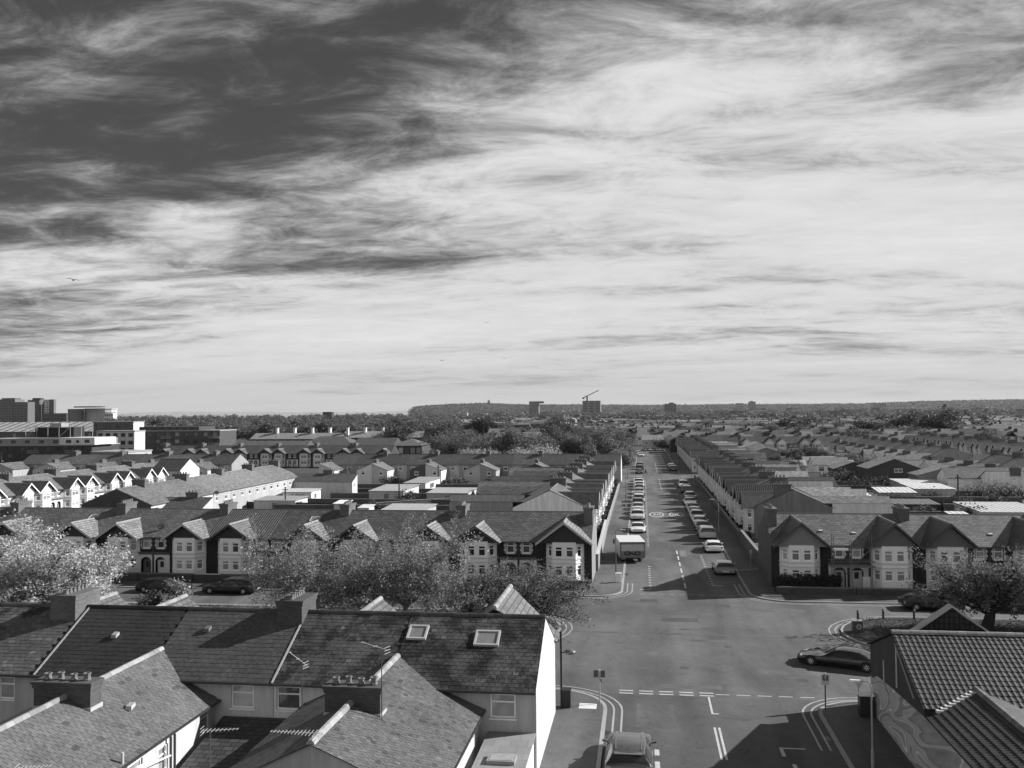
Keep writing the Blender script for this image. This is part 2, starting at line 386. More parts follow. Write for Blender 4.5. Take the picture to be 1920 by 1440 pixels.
def kerb_and_lines(path, lines=(0.40, 0.85), kerb=True):
    """path walks along the kerb with the road on its left"""
    if kerb:
        m = MB(); P = path
        n = len(P); V = [Vector((p[0], p[1])) for p in P]; nor = []
        for i in range(n):
            d = (V[min(i+1, n-1)]-V[max(i-1, 0)]).normalized(); nor.append(Vector((-d.y, d.x)))
        for i in range(n-1):
            a, b = V[i]+nor[i]*0.004, V[i+1]+nor[i+1]*0.004; c, e = V[i+1]-nor[i+1]*0.20, V[i]-nor[i]*0.20
            seg = max(1, int((b-a).length/1.1))
            for k in range(seg):
                q = lambda s, t, u: s+(t-s)*u
                u0, u1 = k/seg, (k+1)/seg-0.012/max((b-a).length, .1)
                m.hexa([(*q(a, b, u0), 0), (*q(e, c, u0), 0), (*q(e, c, u1), 0), (*q(a, b, u1), 0)],
                       [(*q(a, b, u0), Z_PAVE+.006), (*q(e, c, u0), Z_PAVE+.006), (*q(e, c, u1), Z_PAVE+.006), (*q(a, b, u1), Z_PAVE+.006)])
        struct('kerb', m.mesh('kerb', KERB), 0.30)
    if lines:
        m = MB()
        for o in lines: strip(m, path, o-0.055, o+0.055, 0.008)
        struct('road_marking', m.mesh('road_marking', LINE), 0.34)

# far ground to the horizon, open to the sea in the west
m = MB(); ring = []
for k in range(-60, 61):
    a = rad(k*1.5) + YAW                       # bearing left of the street
    R = 2600 if k*1.5 > 2 and k*1.5 < 30 else 9000
    ring.append((-math.sin(a)*R, math.cos(a)*R))
m.poly([(p[0], p[1], -0.06) for p in [(9000, -400)] + ring + [(-9000, -400)]])
struct('ground', m.mesh('ground', SOIL), 0.075)
m = MB(); m.quad((-40000, 500, -1.2), (40000, 500, -1.2), (40000, 45000, -1.2), (-40000, 45000, -1.2)); struct('sea', m.mesh('sea', WATER), 0.30)

XL, XR = -1.95, 9.5
sheet('road', [(XL-.2, XR, -25, 56.4), (-7, XL-.2, 52, 56.4), (XR, 14, 52, 56.4)], 0.0, ASPH, 0.078)
sheet('road', [(-260, 260, 56.4, 85.0), (XL, XR, 85.0, 234.0), (-260, 260, 234.0, 246.0), (XL, XR, 246.0, 372.0),
               (-96.5, -84.5, 85.0, 234.0), (88.0, 100.0, 85.0, 234.0), (88.0, 100.0, 246.0, 420.0), (-60, 60, 372.0, 384.0), (-7, XL, 85.0, 89.0), (XR, 14, 85.0, 89.0)], 0.0, ASPH, 0.097)
def pavement(outline, color=0.095, name='pavement', z=Z_PAVE, material=None):
    m = MB(); m.prism(outline, -0.05, z, cap0=False); return struct(name, m.mesh(name, material or ASPH), color)
# near blocks
c1 = arc(-5.7, 53.2, 3.55, 0, 90, 10); pavement([(-2.15, -25)] + c1 + [(-260, 56.75), (-260, -25)])
kerb_and_lines([(-14.0, 56.75)] + c1[::-1] + [(-2.15, 30.0)])
c2 = arc(12.3, 53.5, 2.8, 90, 180, 10); pavement([(260, -25), (260, 56.3)] + c2 + [(9.5, -25)])
kerb_and_lines(([(9.5, 48.2)] + c2[::-1] + [(40.0, 56.3)]))
kerb_and_lines([(9.5, 20.0), (9.5, 48.2)], None)
# far blocks
c3 = arc(-4.95, 88.0, 3.0, 270, 360, 10)
pavement([(-84.5, 85.0)] + c3 + [(XL, 234.0), (-84.5, 234.0)]); kerb_and_lines(([(-1.95, 92.0)] + c3[::-1] + [(-22.0, 85.0)]))
kerb_and_lines([(XL, 234.0), (XL, 92.0)], None); kerb_and_lines([(-22.0, 85.0), (-84.5, 85.0)], None)
c4 = arc(13.1, 88.0, 3.6, 180, 270, 10)
pavement([(88.0, 84.4), (88.0, 234.0), (XR, 234.0)] + c4); kerb_and_lines(([(40.0, 84.4)] + c4[::-1] + [(9.5, 92.5)]))
kerb_and_lines([(XR, 92.5), (XR, 234.0)], None)
pavement([(-84.5, 246.0), (XL, 246.0), (XL, 372.0), (-84.5, 372.0)]); kerb_and_lines([(XL, 372.0), (XL, 246.0), (-60, 246.0)], None)
pavement([(XR, 246.0), (88, 246.0), (88, 372.0), (XR, 372.0)]); kerb_and_lines([(60, 246.0), (XR, 246.0), (XR, 372.0)], None)
pavement([(-260, 85.0), (-96.5, 85.0), (-96.5, 234.0), (-260, 234.0)]); pavement([(100, 84.4), (260, 84.4), (260, 234), (100, 234)])
# gardens behind the house fronts
sheet('garden_ground', [(-82, -6.2, 101, 219), (15, 86, 101, 232), (-82, -6.2, 246.5, 371), (15, 86, 250, 371), (-258, -100, 101, 219), (104, 258, 101, 232)], Z_PAVE+.03, SOIL, 0.10)
sheet('back_yard', [(-70, -5.3, -10, 42.9)], Z_PAVE+.02, CONC, 0.12)
# verges with a rounded nose
cl = arc(-11.8, 72.4, 5.4, 90, -90, 14)
def verge(out, color=0.085):
    m = MB(); m.prism(out, -0.03, 0.11, cap0=False); return struct('grass_verge', m.mesh('grass_verge', GRASS), color)
verge([(p[0]-.2, p[1]) for p in cl][::-1] + [(-260, 77.8), (-260, 67.0)]); kerb_and_lines([(-60, 77.8)] + cl + [(-60, 67.0)])
cr = arc(20.4, 73.0, 5.7, 90, 270, 14)
verge([(p[0]+.2, p[1]) for p in cr] + [(260, 67.3), (260, 78.7)], 0.055); kerb_and_lines(([(60, 78.7)] + cr + [(60, 67.3)])[::-1])
# tufts on the verges
def grass_tufts(name, n, xr, yr, z, h, seed, color):
    rg = np.random.default_rng(seed); x = rg.uniform(*xr, n); y = rg.uniform(*yr, n); a = rg.uniform(0, math.pi, n); hh = h*rg.uniform(.5, 1.3, n); ww = .05*rg.uniform(.6, 1.6, n)
    dx, dy = np.cos(a)*ww, np.sin(a)*ww; lx, ly = rg.normal(0, .05, n), rg.normal(0, .05, n)
    v = np.stack([np.stack([x-dx, y-dy, np.full(n, z)], 1), np.stack([x+dx, y+dy, np.full(n, z)], 1), np.stack([x+lx, y+ly, z+hh], 1)], 1).reshape(-1, 3)
    me = bpy.data.meshes.new(name); me.from_pydata(v.tolist(), [], np.arange(3*n).reshape(-1, 3).tolist()); me.materials.append(LEAF)
    at = me.attributes.new('tone', 'FLOAT', 'FACE'); at.data.foreach_set('value', rg.uniform(.5, 1.5, n).astype(np.float32))
    o = struct(name, me, color, 'stuff'); tag(o, 'short rough grass on the verge', 'grass'); return o
o = grass_tufts('verge_grass', 9000, (17, 34), (67.8, 78.3), .11, .07, 3, 0.10); o['label'] = 'short grass on the verge with the bollards'
o = grass_tufts('verge_grass', 9000, (-52, -9), (74, 77.6), .11, .09, 4, 0.12); o['label'] = 'short grass on the verge under the big bushy trees'

# markings
def marks(rects, color=0.46, name='road_marking'):
    m = MB()
    for x0, x1, y0, y1 in rects: m.quad((x0, y0, .008), (x1, y0, .008), (x1, y1, .008), (x0, y1, .008))
    return struct(name, m.mesh(name, LINE), color)
marks([(-1.55+k*1.19, -0.72+k*1.19, yy, yy+.17) for k in range(5) for yy in (56.45, 56.98)])                       # give-way dashes
marks([(4.15+k*1.22, 4.95+k*1.22, 56.80, 56.90) for k in range(5)], 0.5)
marks([(3.64, 3.76, 53.2, 56.3), (3.76, 4.05, 53.2, 53.36), (3.58, 3.70, 46.4, 51.0), (3.82, 3.94, 46.4, 51.0)])
marks([(0.42, 0.66, 44.9, 45.8), (0.42, 0.66, 46.6, 47.4), (0.42, 0.66, 43.1, 43.9), (6.6, 6.78, 47.2, 48.4), (6.78, 7.9, 48.25, 48.4), (6.9, 7.1, 44.7, 46.2)])
marks([(0.47, 0.71, 89.6+1.35*k, 89.95+1.35*k) for k in range(10)] + [(0.47, 0.71, 117+1.35*k, 117.35+1.35*k) for k in range(80)] + [(-0.4, 0.71, 88.9, 89.1)])
marks([(6.45, 6.70, 92.2+1.45*k, 92.6+1.45*k) for k in range(13)] + [(6.45, 7.5, 91.4, 91.62)])
marks([(3.84, 4.0, 90+4.2*k, 92.6+4.2*k) for k in range(6)] + [(3.84, 4.0, 196+6*k, 199+6*k) for k in range(6)] + [(3.84, 4.0, 252+6*k, 255+6*k) for k in range(9)], 0.5)
marks([(-0.4+.9*k, .1+.9*k, 86.7, 86.85) for k in range(12)], 0.3)
marks([(-44+3.2*k, -42.4+3.2*k, 78.35, 78.47) for k in range(12)] + [(-60, -30, 78.3, 78.42)], 0.5)
marks([(x, x+.55, y, y+.12) for x, y in ((-2.95, 51.6), (-2.95, 51.35), (-2.9, 47.1), (-2.9, 46.85))] , 0.5)
def text_mesh(txt, size):
    cu = bpy.data.curves.new('t', 'FONT'); cu.body = txt; cu.size = size; cu.align_x = 'CENTER'; cu.align_y = 'CENTER'; cu.offset = 0.012*size
    ob = bpy.data.objects.new('t', cu); col.objects.link(ob); bpy.context.view_layer.update()
    me = bpy.data.meshes.new_from_object(ob.evaluated_get(bpy.context.evaluated_depsgraph_get())); bpy.data.objects.remove(ob, do_unlink=True)
    me.name = 'lettering'; me.materials.clear(); return me
for cx, flip in ((2.15, 0.0), (5.3, math.pi)):                                                    # speed roundels
    m = MB(); n = 36
    for k in range(n):
        a, b = 2*math.pi*k/n, 2*math.pi*(k+1)/n
        m.quad(*[(cx+r*.98*math.cos(t), 152.2+r*2.9*math.sin(t), .008) for r, t in ((1.0, a), (1.22, a), (1.22, b), (1.0, b))])
    struct('road_marking', m.mesh('road_marking', LINE), 0.44)
    me = text_mesh('20', 1.35); me.materials.append(LINE)
    struct('road_marking', me, 0.44, loc=(cx, 152.2, .009), rot=(0, 0, flip), scale=(1, 2.6, 1))
# mended strips in the carriageway
sheet('road_patch', [(4.6, 7.9, 165, 167.5), (0.9, 3.1, 108, 121)], 0.004, ASPH, 0.066)
sheet('road_patch', [(-0.5, 1.6, 50.6, 54.6), (-30, 30, 71.5, 71.9)], 0.004, ASPH, 0.092)
RP = random.Random(8)
for k in range(26):
    x, y_ = (RP.uniform(-1, 8), RP.uniform(90, 225)) if k % 2 else (RP.uniform(-4, 12), RP.uniform(57.5, 84)); w_, h_ = RP.uniform(.6, 2.6), RP.uniform(.6, 5)
    if k % 2 == 0: w_, h_ = w_*1.8, h_*.4
    sheet('road_patch', [(x, x+w_, y_, y_+h_)], 0.003+.0002*k*.1, ASPH, RP.choice((.07, .08, .105, .115)))
for k in range(9): sheet('road_seam', [(RP.uniform(-1.5, 6), RP.uniform(7, 9.2), yy, yy+.09) for yy in (95+14*k,)], 0.0036, ASPH, .045)
for x, y_ in ((-1.75, 97), (-1.75, 125), (9.25, 108), (9.25, 131), (-1.9, 49.5), (9.2, 50)): sheet('drain_cover', [(x-.2, x+.2, y_-.35, y_+.35)], .0065, METAL, .02)
def disc(name, x, y, r, z, material, color):
    m = MB(); m.poly([(x+r*math.cos(k*.5236), y+r*math.sin(k*.5236), z) for k in range(12)]); return struct(name, m.mesh(name, material), color)
for x, y in ((2.6, 62.5), (5.9, 68.3), (9.8, 60.4), (1.0, 79.0)): disc('manhole_cover', x, y, .32, .006, METAL, 0.06)
sheet('inspection_cover', [(-3.75, -2.75, 53.1, 54.05)], Z_PAVE+.004, CONC, 0.62)

# ------------------------------------------------------------------ far land
def ridge(name, D, prof, depth, color, seed, jag=2.0, base=-1.0):
    rg = random.Random(seed); m = MB(); crest = []
    xs = np.arange(prof[0][0], prof[-1][0]+.1, 2.0)
    ph = np.interp(xs, [p[0] for p in prof], [p[1] for p in prof])
    wob = 0
    for x, y in zip(xs, ph):
        wob = wob*.9 + rg.uniform(-1, 1)*jag*.35
        d = ray(x, y); hd = Vector((d.x, d.y)).length; s = D/hd
        crest.append((d.x*s, d.y*s, max(base+.5, H_CAM+d.z*s + wob)))
    C = np.array(crest); nrm = C[:, :2]/np.linalg.norm(C[:, :2], axis=1, keepdims=True)
    rows = []
    for t in (0, .15, .35, .6, .85, 1.0):
        R = C.copy(); R[:, :2] -= nrm*depth*(1-t); R[:, 2] = base + (C[:, 2]-base)*(t**0.8)
        rows.append(R)
    Rb = C.copy(); Rb[:, :2] += nrm*depth*.5; Rb[:, 2] = base; rows.append(Rb)
    n = len(xs); V = np.concatenate(rows).tolist(); Fc = []
    for j in range(len(rows)-1):
        for i in range(n-1): Fc.append((j*n+i, j*n+i+1, (j+1)*n+i+1, (j+1)*n+i))
    me = bpy.data.meshes.new(name); me.from_pydata(V, [], Fc); me.materials.append(DIST)
    rn = np.random.default_rng(seed); J = rn.integers(0, 6, 9000*len(xs)//500); I = rn.integers(0, n-1, len(J)); A = np.array(V).reshape(len(rows), n, 3); t = rn.random((len(J), 1)); u = rn.random((len(J), 1))
    q = np.minimum(J+1, 5); P = (A[J, I]*(1-t)+A[q, I]*t)*(1-u)+(A[J, I+1]*(1-t)+A[q, I+1]*t)*u; P[:, 2] += rn.uniform(0, .0011*D, len(J))
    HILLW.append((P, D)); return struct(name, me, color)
HILLW = []
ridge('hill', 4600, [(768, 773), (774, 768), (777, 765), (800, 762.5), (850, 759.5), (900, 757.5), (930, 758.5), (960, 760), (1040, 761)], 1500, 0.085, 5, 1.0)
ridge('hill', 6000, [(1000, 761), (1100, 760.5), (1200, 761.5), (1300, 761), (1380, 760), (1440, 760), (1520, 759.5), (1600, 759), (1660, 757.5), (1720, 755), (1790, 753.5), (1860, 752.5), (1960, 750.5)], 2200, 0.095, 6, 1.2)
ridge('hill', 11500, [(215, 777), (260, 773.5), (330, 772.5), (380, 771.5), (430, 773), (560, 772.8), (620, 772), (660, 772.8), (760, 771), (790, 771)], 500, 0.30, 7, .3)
# ------------------------------------------------------------------ house templates
def win_parts(p0, p1, op, rev=0.12, transom=0.68, bar=0.09, fc=0.9, pc=0.16, simple=False):
    """a framed window in an opening of a panel p0->p1; returns (frame tree entry builder)"""
    return (p0, p1, op, rev, transom, bar, fc, pc)
def build_window(spec, flip):
    p0, p1, op, rev, transom, bar, fc, pc = spec
    a, b, c, e = op
    P0 = Vector((p0[0], p0[1], 0)); d = Vector((p1[0]-p0[0], p1[1]-p0[1], 0)); d.normalize(); n = Vector((d.y, -d.x, 0)); Zv = Vector((0, 0, 1))
    o = P0 - n*(rev-.05)
    m = MB(flip); dp = -n*.07
    def bx(s0, s1, z0, z1): m.obox(o+d*s0+Zv*z0, d*(s1-s0), dp, Zv*(z1-z0))
    bx(a, b, c, c+bar); bx(a, b, e-bar, e); bx(a, a+bar, c+bar, e-bar); bx(b-bar, b, c+bar, e-bar)
    if transom:
        zt = c+(e-c)*transom; bx(a+bar, b-bar, zt-bar*.45, zt+bar*.45)
    if b-a > 1.5: mid = (a+b)/2; bx(mid-bar*.45, mid+bar*.45, c+bar, e-bar)
    # sill
    m.obox(P0+d*(a-.05)+n*.05+Zv*(c-.07), d*(b-a+.1), -n*(.05+rev-.06), Zv*.065)
    q = MB(flip); oo = o-n*.04
    q.quad(oo+d*(a+bar*.5)+Zv*(c+bar*.5), oo+d*(b-bar*.5)+Zv*(c+bar*.5), oo+d*(b-bar*.5)+Zv*(e-bar*.5), oo+d*(a+bar*.5)+Zv*(e-bar*.5))
    return ('window', m.mesh('window', PAINT), fc, [('pane', q.mesh('pane', GLASS), pc, [])])
def pots(flip, xs, ys, z, n, r=.15, h=.31):
    out = []
    for k in range(n):
        t = (k+.5)/n
        x = xs[0]+(xs[1]-xs[0])*t; y = ys[0]+(ys[1]-ys[0])*t
        m = MB(flip); rr = r*(1 if k % 3 else 1.12); hh = h*(1 if k % 2 else .82)
        m.lathe((x, y, z), [(rr*.9, 0), (rr, hh*.15), (rr*.82, hh*.25), (rr*.78, hh*.8), (rr, hh*.86), (rr, hh), (rr*.7, hh), (rr*.65, hh*.7)], 8)
        out.append(('chimney_pot', m.mesh('chimney_pot', STONE), 0.2, []))
    return out
def stack(flip, x0, x1, y0, y1, z0, z1, npots, axis='y', color=0.12):
    m = MB(flip); m.box(x0, x1, y0, y1, z0, z1-.28); m.box(x0-.05, x1+.05, y0-.05, y1+.05, z1-.28, z1-.12); m.box(x0-.09, x1+.09, y0-.09, y1+.09, z1-.12, z1)
    cx, cy = (x0+x1)/2, (y0+y1)/2
    pp = pots(flip, (cx, cx), (y0+.1, y1-.1), z1, npots) if axis == 'y' else pots(flip, (x0+.1, x1-.1), (cy, cy), z1, npots)
    return ('chimney_stack', m.mesh('chimney_stack', BRICK), color, pp)
TPL = {}
def bay_house(w=6.25, d=10.0, mirror=False, gw=4.6, gz=5.45, xb=2.3, chim=True, det=2, style='dark', ze=4.1, zr=6.35, roof='slate', rear=None, skylight=False, ends=False, front=True, seed=0):
    key = (w, d, mirror, gw, gz, xb, chim, det, style, ze, zr, roof, rear, skylight, front, seed)
    if key in TPL: return TPL[key]
    fl = w if mirror else None; T = []; wins = []
    yr = d/2; RM = SLATE if roof == 'slate' else TILE
    M = lambda: MB(fl)
    # walls
    m = M(); xd = w-1.55                      # door side
    ops = []
    if front:
        wo = (xd+.35, xd+1.15, 2.85, 3.92); ops = [wo, (xd+.18, xd+1.32, 0.0, 2.0)]
        wins.append(win_parts((0.01, 0), (w-.01, 0), wo))
    m.panel((0.01, 0), (w-.01, 0), 0, ze, ops, .16)
    m.poly([(w-.01, 0, 0), (w-.01, d, 0), (w-.01, d, ze), (w-.01, yr, zr), (w-.01, 0, ze)]); m.poly([(.01, 0, ze), (.01, yr, zr), (.01, d, ze), (.01, d, 0), (.01, 0, 0)])
    ro = [(.7, 1.7, 2.75, 3.85), (w-2.3, w-1.3, 2.75, 3.85), (.6, 1.9, .7, 1.85)] if det else []
    m.panel((w-.01, d), (.01, d), 0, ze, ro, .14)
    for o in ro: wins.append(win_parts((w-.01, d), (.01, d), o))
    T.append(('wall', m.mesh('wall', BRICK), 0.13, []))
    # main roof
    s = (zr-ze)/yr; ov = .28
    m = M(); m.slab((0, -ov, ze-ov*s), (w, -ov, ze-ov*s), (w, yr, zr), (0, yr, zr), .07); m.slab((0, yr, zr), (w, yr, zr), (w, d+ov, ze-ov*s), (0, d+ov, ze-ov*s), .07)
    kids = []
    k = M(); nseg = int(w/.5)
    for i in range(nseg): k.hexa([(i*w/nseg, yr-.16, zr-.02), ((i+1)*w/nseg-.02, yr-.16, zr-.02), ((i+1)*w/nseg-.02, yr+.16, zr-.02), (i*w/nseg, yr+.16, zr-.02)],
                                 [(i*w/nseg, yr-.05, zr+.12), ((i+1)*w/nseg-.02, yr-.05, zr+.12), ((i+1)*w/nseg-.02, yr+.05, zr+.12), (i*w/nseg, yr+.05, zr+.12)])
    kids.append(('ridge_tiles', k.mesh('ridge_tiles', STONE), 0.14, []))
    if skylight:
        for (sx, sy) in ((w*.45, 3.2),) if skylight == 1 else ((w*.3, 2.6), (w*.7, 3.0)):
            z = ze+sy*s; k = M(); q = M(); hx, hy = .5, .42
            def sp(x, y, o): return (x, y, ze+y*s+o)
            for (xa, xc, ya, yc) in ((sx-hx, sx+hx, sy-hy, sy-hy+.09), (sx-hx, sx+hx, sy+hy-.09, sy+hy), (sx-hx, sx-hx+.09, sy-hy+.09, sy+hy-.09), (sx+hx-.09, sx+hx, sy-hy+.09, sy+hy-.09)):
                k.hexa([sp(xa, ya, .05), sp(xc, ya, .05), sp(xc, yc, .05), sp(xa, yc, .05)], [sp(xa, ya, .15), sp(xc, ya, .15), sp(xc, yc, .15), sp(xa, yc, .15)])
            q.quad(sp(sx-hx, sy-hy, .12), sp(sx+hx, sy-hy, .12), sp(sx+hx, sy+hy, .12), sp(sx-hx, sy+hy, .12))
            kids.append(('skylight', k.mesh('skylight', PAINT), .45, []))
            kids.append(('skylight_pane', q.mesh('skylight_pane', GLASS), .2, []))
    T.append(('roof', m.mesh('roof', RM), 0.20, kids))
    k = M(); k.box(0, w, -ov-.1, -ov, ze-ov*s-.06, ze-ov*s+.05); T.append(('gutter', k.mesh('gutter', METAL), .05, []))
    if chim == 'in': T.append(stack(fl, .02, .92, yr-2.3, yr-.2, zr-2.2, 7.1, 4))
    elif chim: T.append(stack(fl, -.48, .48, yr-1.15, yr+1.15, zr-1.1, 7.1, 6 if det > 1 else 4))
    if front:
        # two-storey canted bay
        by, fx, sx = -1.1, 1.12, 1.85
        A, B, C, D = (xb-sx, 0), (xb-fx, by), (xb+fx, by), (xb+sx, 0)
        m = M(); sl_ = math.hypot(sx-fx, by); F = 2*fx
        for z0, z1, za, zb in ((0.0, 2.16, .88, 1.85), (2.16, ze-.05, 2.66, 3.70)):
            fo = [(.22, .96, za, zb), (F-.96, F-.22, za, zb)] if det > 1 else [(.2, F-.2, za, zb)]
            so = [(sl_*.5-.36, sl_*.5+.36, za, zb)]
            m.panel(A, B, z0, z1, so); m.panel(B, C, z0, z1, fo); m.panel(C, D, z0, z1, so)
            for o in fo: wins.append(win_parts(B, C, o))
            for o in so: wins.append(win_parts(A, B, o)); wins.append(win_parts(C, D, o))
        T.append(('bay', m.mesh('bay', STONE), 0.52, []))
        m = M(); e = .07
        for z0, z1 in ((2.06, 2.14), (2.44, 2.52)):
            m.prism([(A[0]-e, .0), (B[0]-e*.5, by-e), (C[0]+e*.5, by-e), (D[0]+e, .0)], z0, z1)
        m.prism([(A[0], -.004), (B[0], by), (C[0], by), (D[0], -.004)], ze-.05, ze+.02)
        T.append(('string_course', m.mesh('string_course', STONE), 0.48, []))
        # gable over the bay
        z0 = ze-.12; gy = by-.38; yb = (gz-ze)/s+.05; y0 = .12; xl, xr = xb-gw/2, xb+gw/2
        m = M(); m.slab((xl, gy, z0), (xb, gy, gz), (xb, yb, gz), (xl, y0, z0), .07); m.slab((xb, gy, gz), (xr, gy, z0), (xr, y0, z0), (xb, yb, gz), .07)
        k = M(); k.hexa([(xb-.14, gy, gz-.03), (xb+.14, gy, gz-.03), (xb+.14, yb, gz-.03), (xb-.14, yb, gz-.03)], [(xb-.04, gy, gz+.12), (xb+.04, gy, gz+.12), (xb+.04, yb, gz+.12), (xb-.04, yb, gz+.12)])
        T.append(('gable_roof', m.mesh('gable_roof', RM), 0.20, [('ridge_tiles', k.mesh('ridge_tiles', STONE), .22, [])]))
        m = M(); gs = (gz-z0)/(gw/2); hw = gw/2-.25
        m.poly([(xb-hw, by+.03, z0+.0), (xb+hw, by+.03, z0+.0), (xb, by+.03, z0+hw*gs)])
        m.quad((xb-hw, by+.03, z0), (xb-hw, .05, z0), (xb+hw, .05, z0), (xb+hw, by+.03, z0))
        kids = []
        if style == 'timber':
            for (a, b) in (((xb, z0+.1), (xb, gz-.3)), ((xb-.9, z0+.1), (xb, z0+.95)), ((xb+.9, z0+.1), (xb, z0+.95))):
                k = M(); dx, dz = b[0]-a[0], b[1]-a[1]; L_ = math.hypot(dx, dz); k.obox((a[0]-.06, by+.0, a[1]), (dx, 0, dz), (.12, 0, 0), (0, .028, 0)); kids.append(('timber', k.mesh('timber', PAINT), .06, []))
        T.append(('gable', m.mesh('gable', PAINT if style != 'timber' else RENDER), {'dark': .06, 'grey': .20, 'timber': .75, 'white': .75}[style], kids))
        for sg in (-1, 1):
            m = M(); xe = xb+sg*gw/2; m.hexa([(xe, gy-.05, z0-.16), (xb, gy-.05, gz-.16), (xb, gy-.005, gz-.16), (xe, gy-.005, z0-.16)], [(xe, gy-.05, z0+.08), (xb, gy-.05, gz+.08), (xb, gy-.005, gz+.08), (xe, gy-.005, z0+.08)])
            T.append(('bargeboard', m.mesh('bargeboard', PAINT), .07 if style in ('dark', 'grey') and seed % 2 else .42, []))
        # porch with a round arch
        m = M(); x0, x1, ac, ar, zs = xd-.25, w-.02, xd+.75, .57, 1.42
        m.box(x0, ac-ar, -.05, 0, 0, 2.2); m.box(ac+ar, x1, -.05, 0, 0, 2.2)
        n = 10
        for i in range(n):
            a, b = math.pi*i/n, math.pi*(i+1)/n
            pa, pb = (ac-ar*math.cos(a), zs+ar*.95*math.sin(a)), (ac-ar*math.cos(b), zs+ar*.95*math.sin(b))
            m.hexa([(pa[0], -.05, pa[1]), (pb[0], -.05, pb[1]), (pb[0], 0, pb[1]), (pa[0], 0, pa[1])], [(pa[0], -.05, 2.2), (pb[0], -.05, 2.2), (pb[0], 0, 2.2), (pa[0], 0, 2.2)])
        T.append(('porch', m.mesh('porch', STONE), .50, []))
        m = M(); m.box(x0-.05, x1, -.22, 0.0, 2.36, 2.46); m.box(x0-.05, x1, -.13, 0, 2.22, 2.36); T.append(('canopy', m.mesh('canopy', PAINT), .10, []))
        m = M(); m.box(ac-.5, ac+.5, .30, .36, 0.02, 1.62); k = M(); k.quad((ac-.2, .296, .85), (ac+.2, .296, .85), (ac+.2, .296, 1.45), (ac-.2, .296, 1.45))
        q = M(); q.quad((ac-.55, .33, 1.64), (ac+.55, .33, 1.64), (ac+.55, .33, 2.0), (ac-.55, .33, 2.0))
        T.append(('door', m.mesh('door', PAINT), .45, [('door_pane', k.mesh('door_pane', GLASS), .05, [])])); T.append(('fanlight', q.mesh('fanlight', GLASS), .04, []))
        if det > 1:
            m = M()
            for i in range(5):
                z = 2.86+i*.215; e = .17 if i % 2 else .08
                m.box(xd+.35-.07-e, xd+.30, -.025, 0.0, z, z+.2); m.box(xd+1.20, xd+1.22+e, -.025, 0.0, z, z+.2)
            m.box(xd+.2, xd+1.3, -.03, 0, 3.93, 4.05); T.append(('quoins', m.mesh('quoins', STONE), .55, []))
            m = M(); m.tube((w-.06, -.06, .0), (w-.06, -.06, ze-.2), .05, n=6); T.append(('downpipe', m.mesh('downpipe', METAL), .05, []))
    if rear:
        L_, ez, rz, rw = rear         # rear wing on the party side at x=0
        m = M(); o1 = [(rw*.35, rw*.35+.85, 2.1, 2.95)]
        m.poly([(rw, d, 0), (rw, d+L_, 0), (rw, d+L_, ez), (rw, d, ez)])
        m.panel((rw, d+L_), (.02, d+L_), 0, ez, o1, .1); wins.append(win_parts((rw, d+L_), (.02, d+L_), o1[0]))
        m.poly([(rw, d+L_, ez), (.02, d+L_, ez), (.02, d+L_, rz)])
        m.poly([(.02, d, 0), (.02, d, rz), (.02, d+L_, rz), (.02, d+L_, 0)])
        T.append(('rear_wing', m.mesh('rear_wing', RENDER), .45, []))
        m = M(); ss = (rz-ez)/rw; yb = d-(rz-ze)/s
        m.slab((.0, yb, rz), (.0, d+L_+.12, rz), (rw+.22, d+L_+.12, ez-.22*ss), (rw+.22, d-.05, ez-.22*ss), .07); T.append(('rear_roof', m.mesh('rear_roof', SLATE), .22, []))
        m = M(); m.box(rw+.22, rw+.31, d+.3, d+L_+.12, ez-.22*ss-.05, ez-.22*ss+.05); T.append(('gutter', m.mesh('gutter', METAL), .06, []))
    for sp in wins: T.append(build_window(sp, fl))
    TPL[key] = T; return T
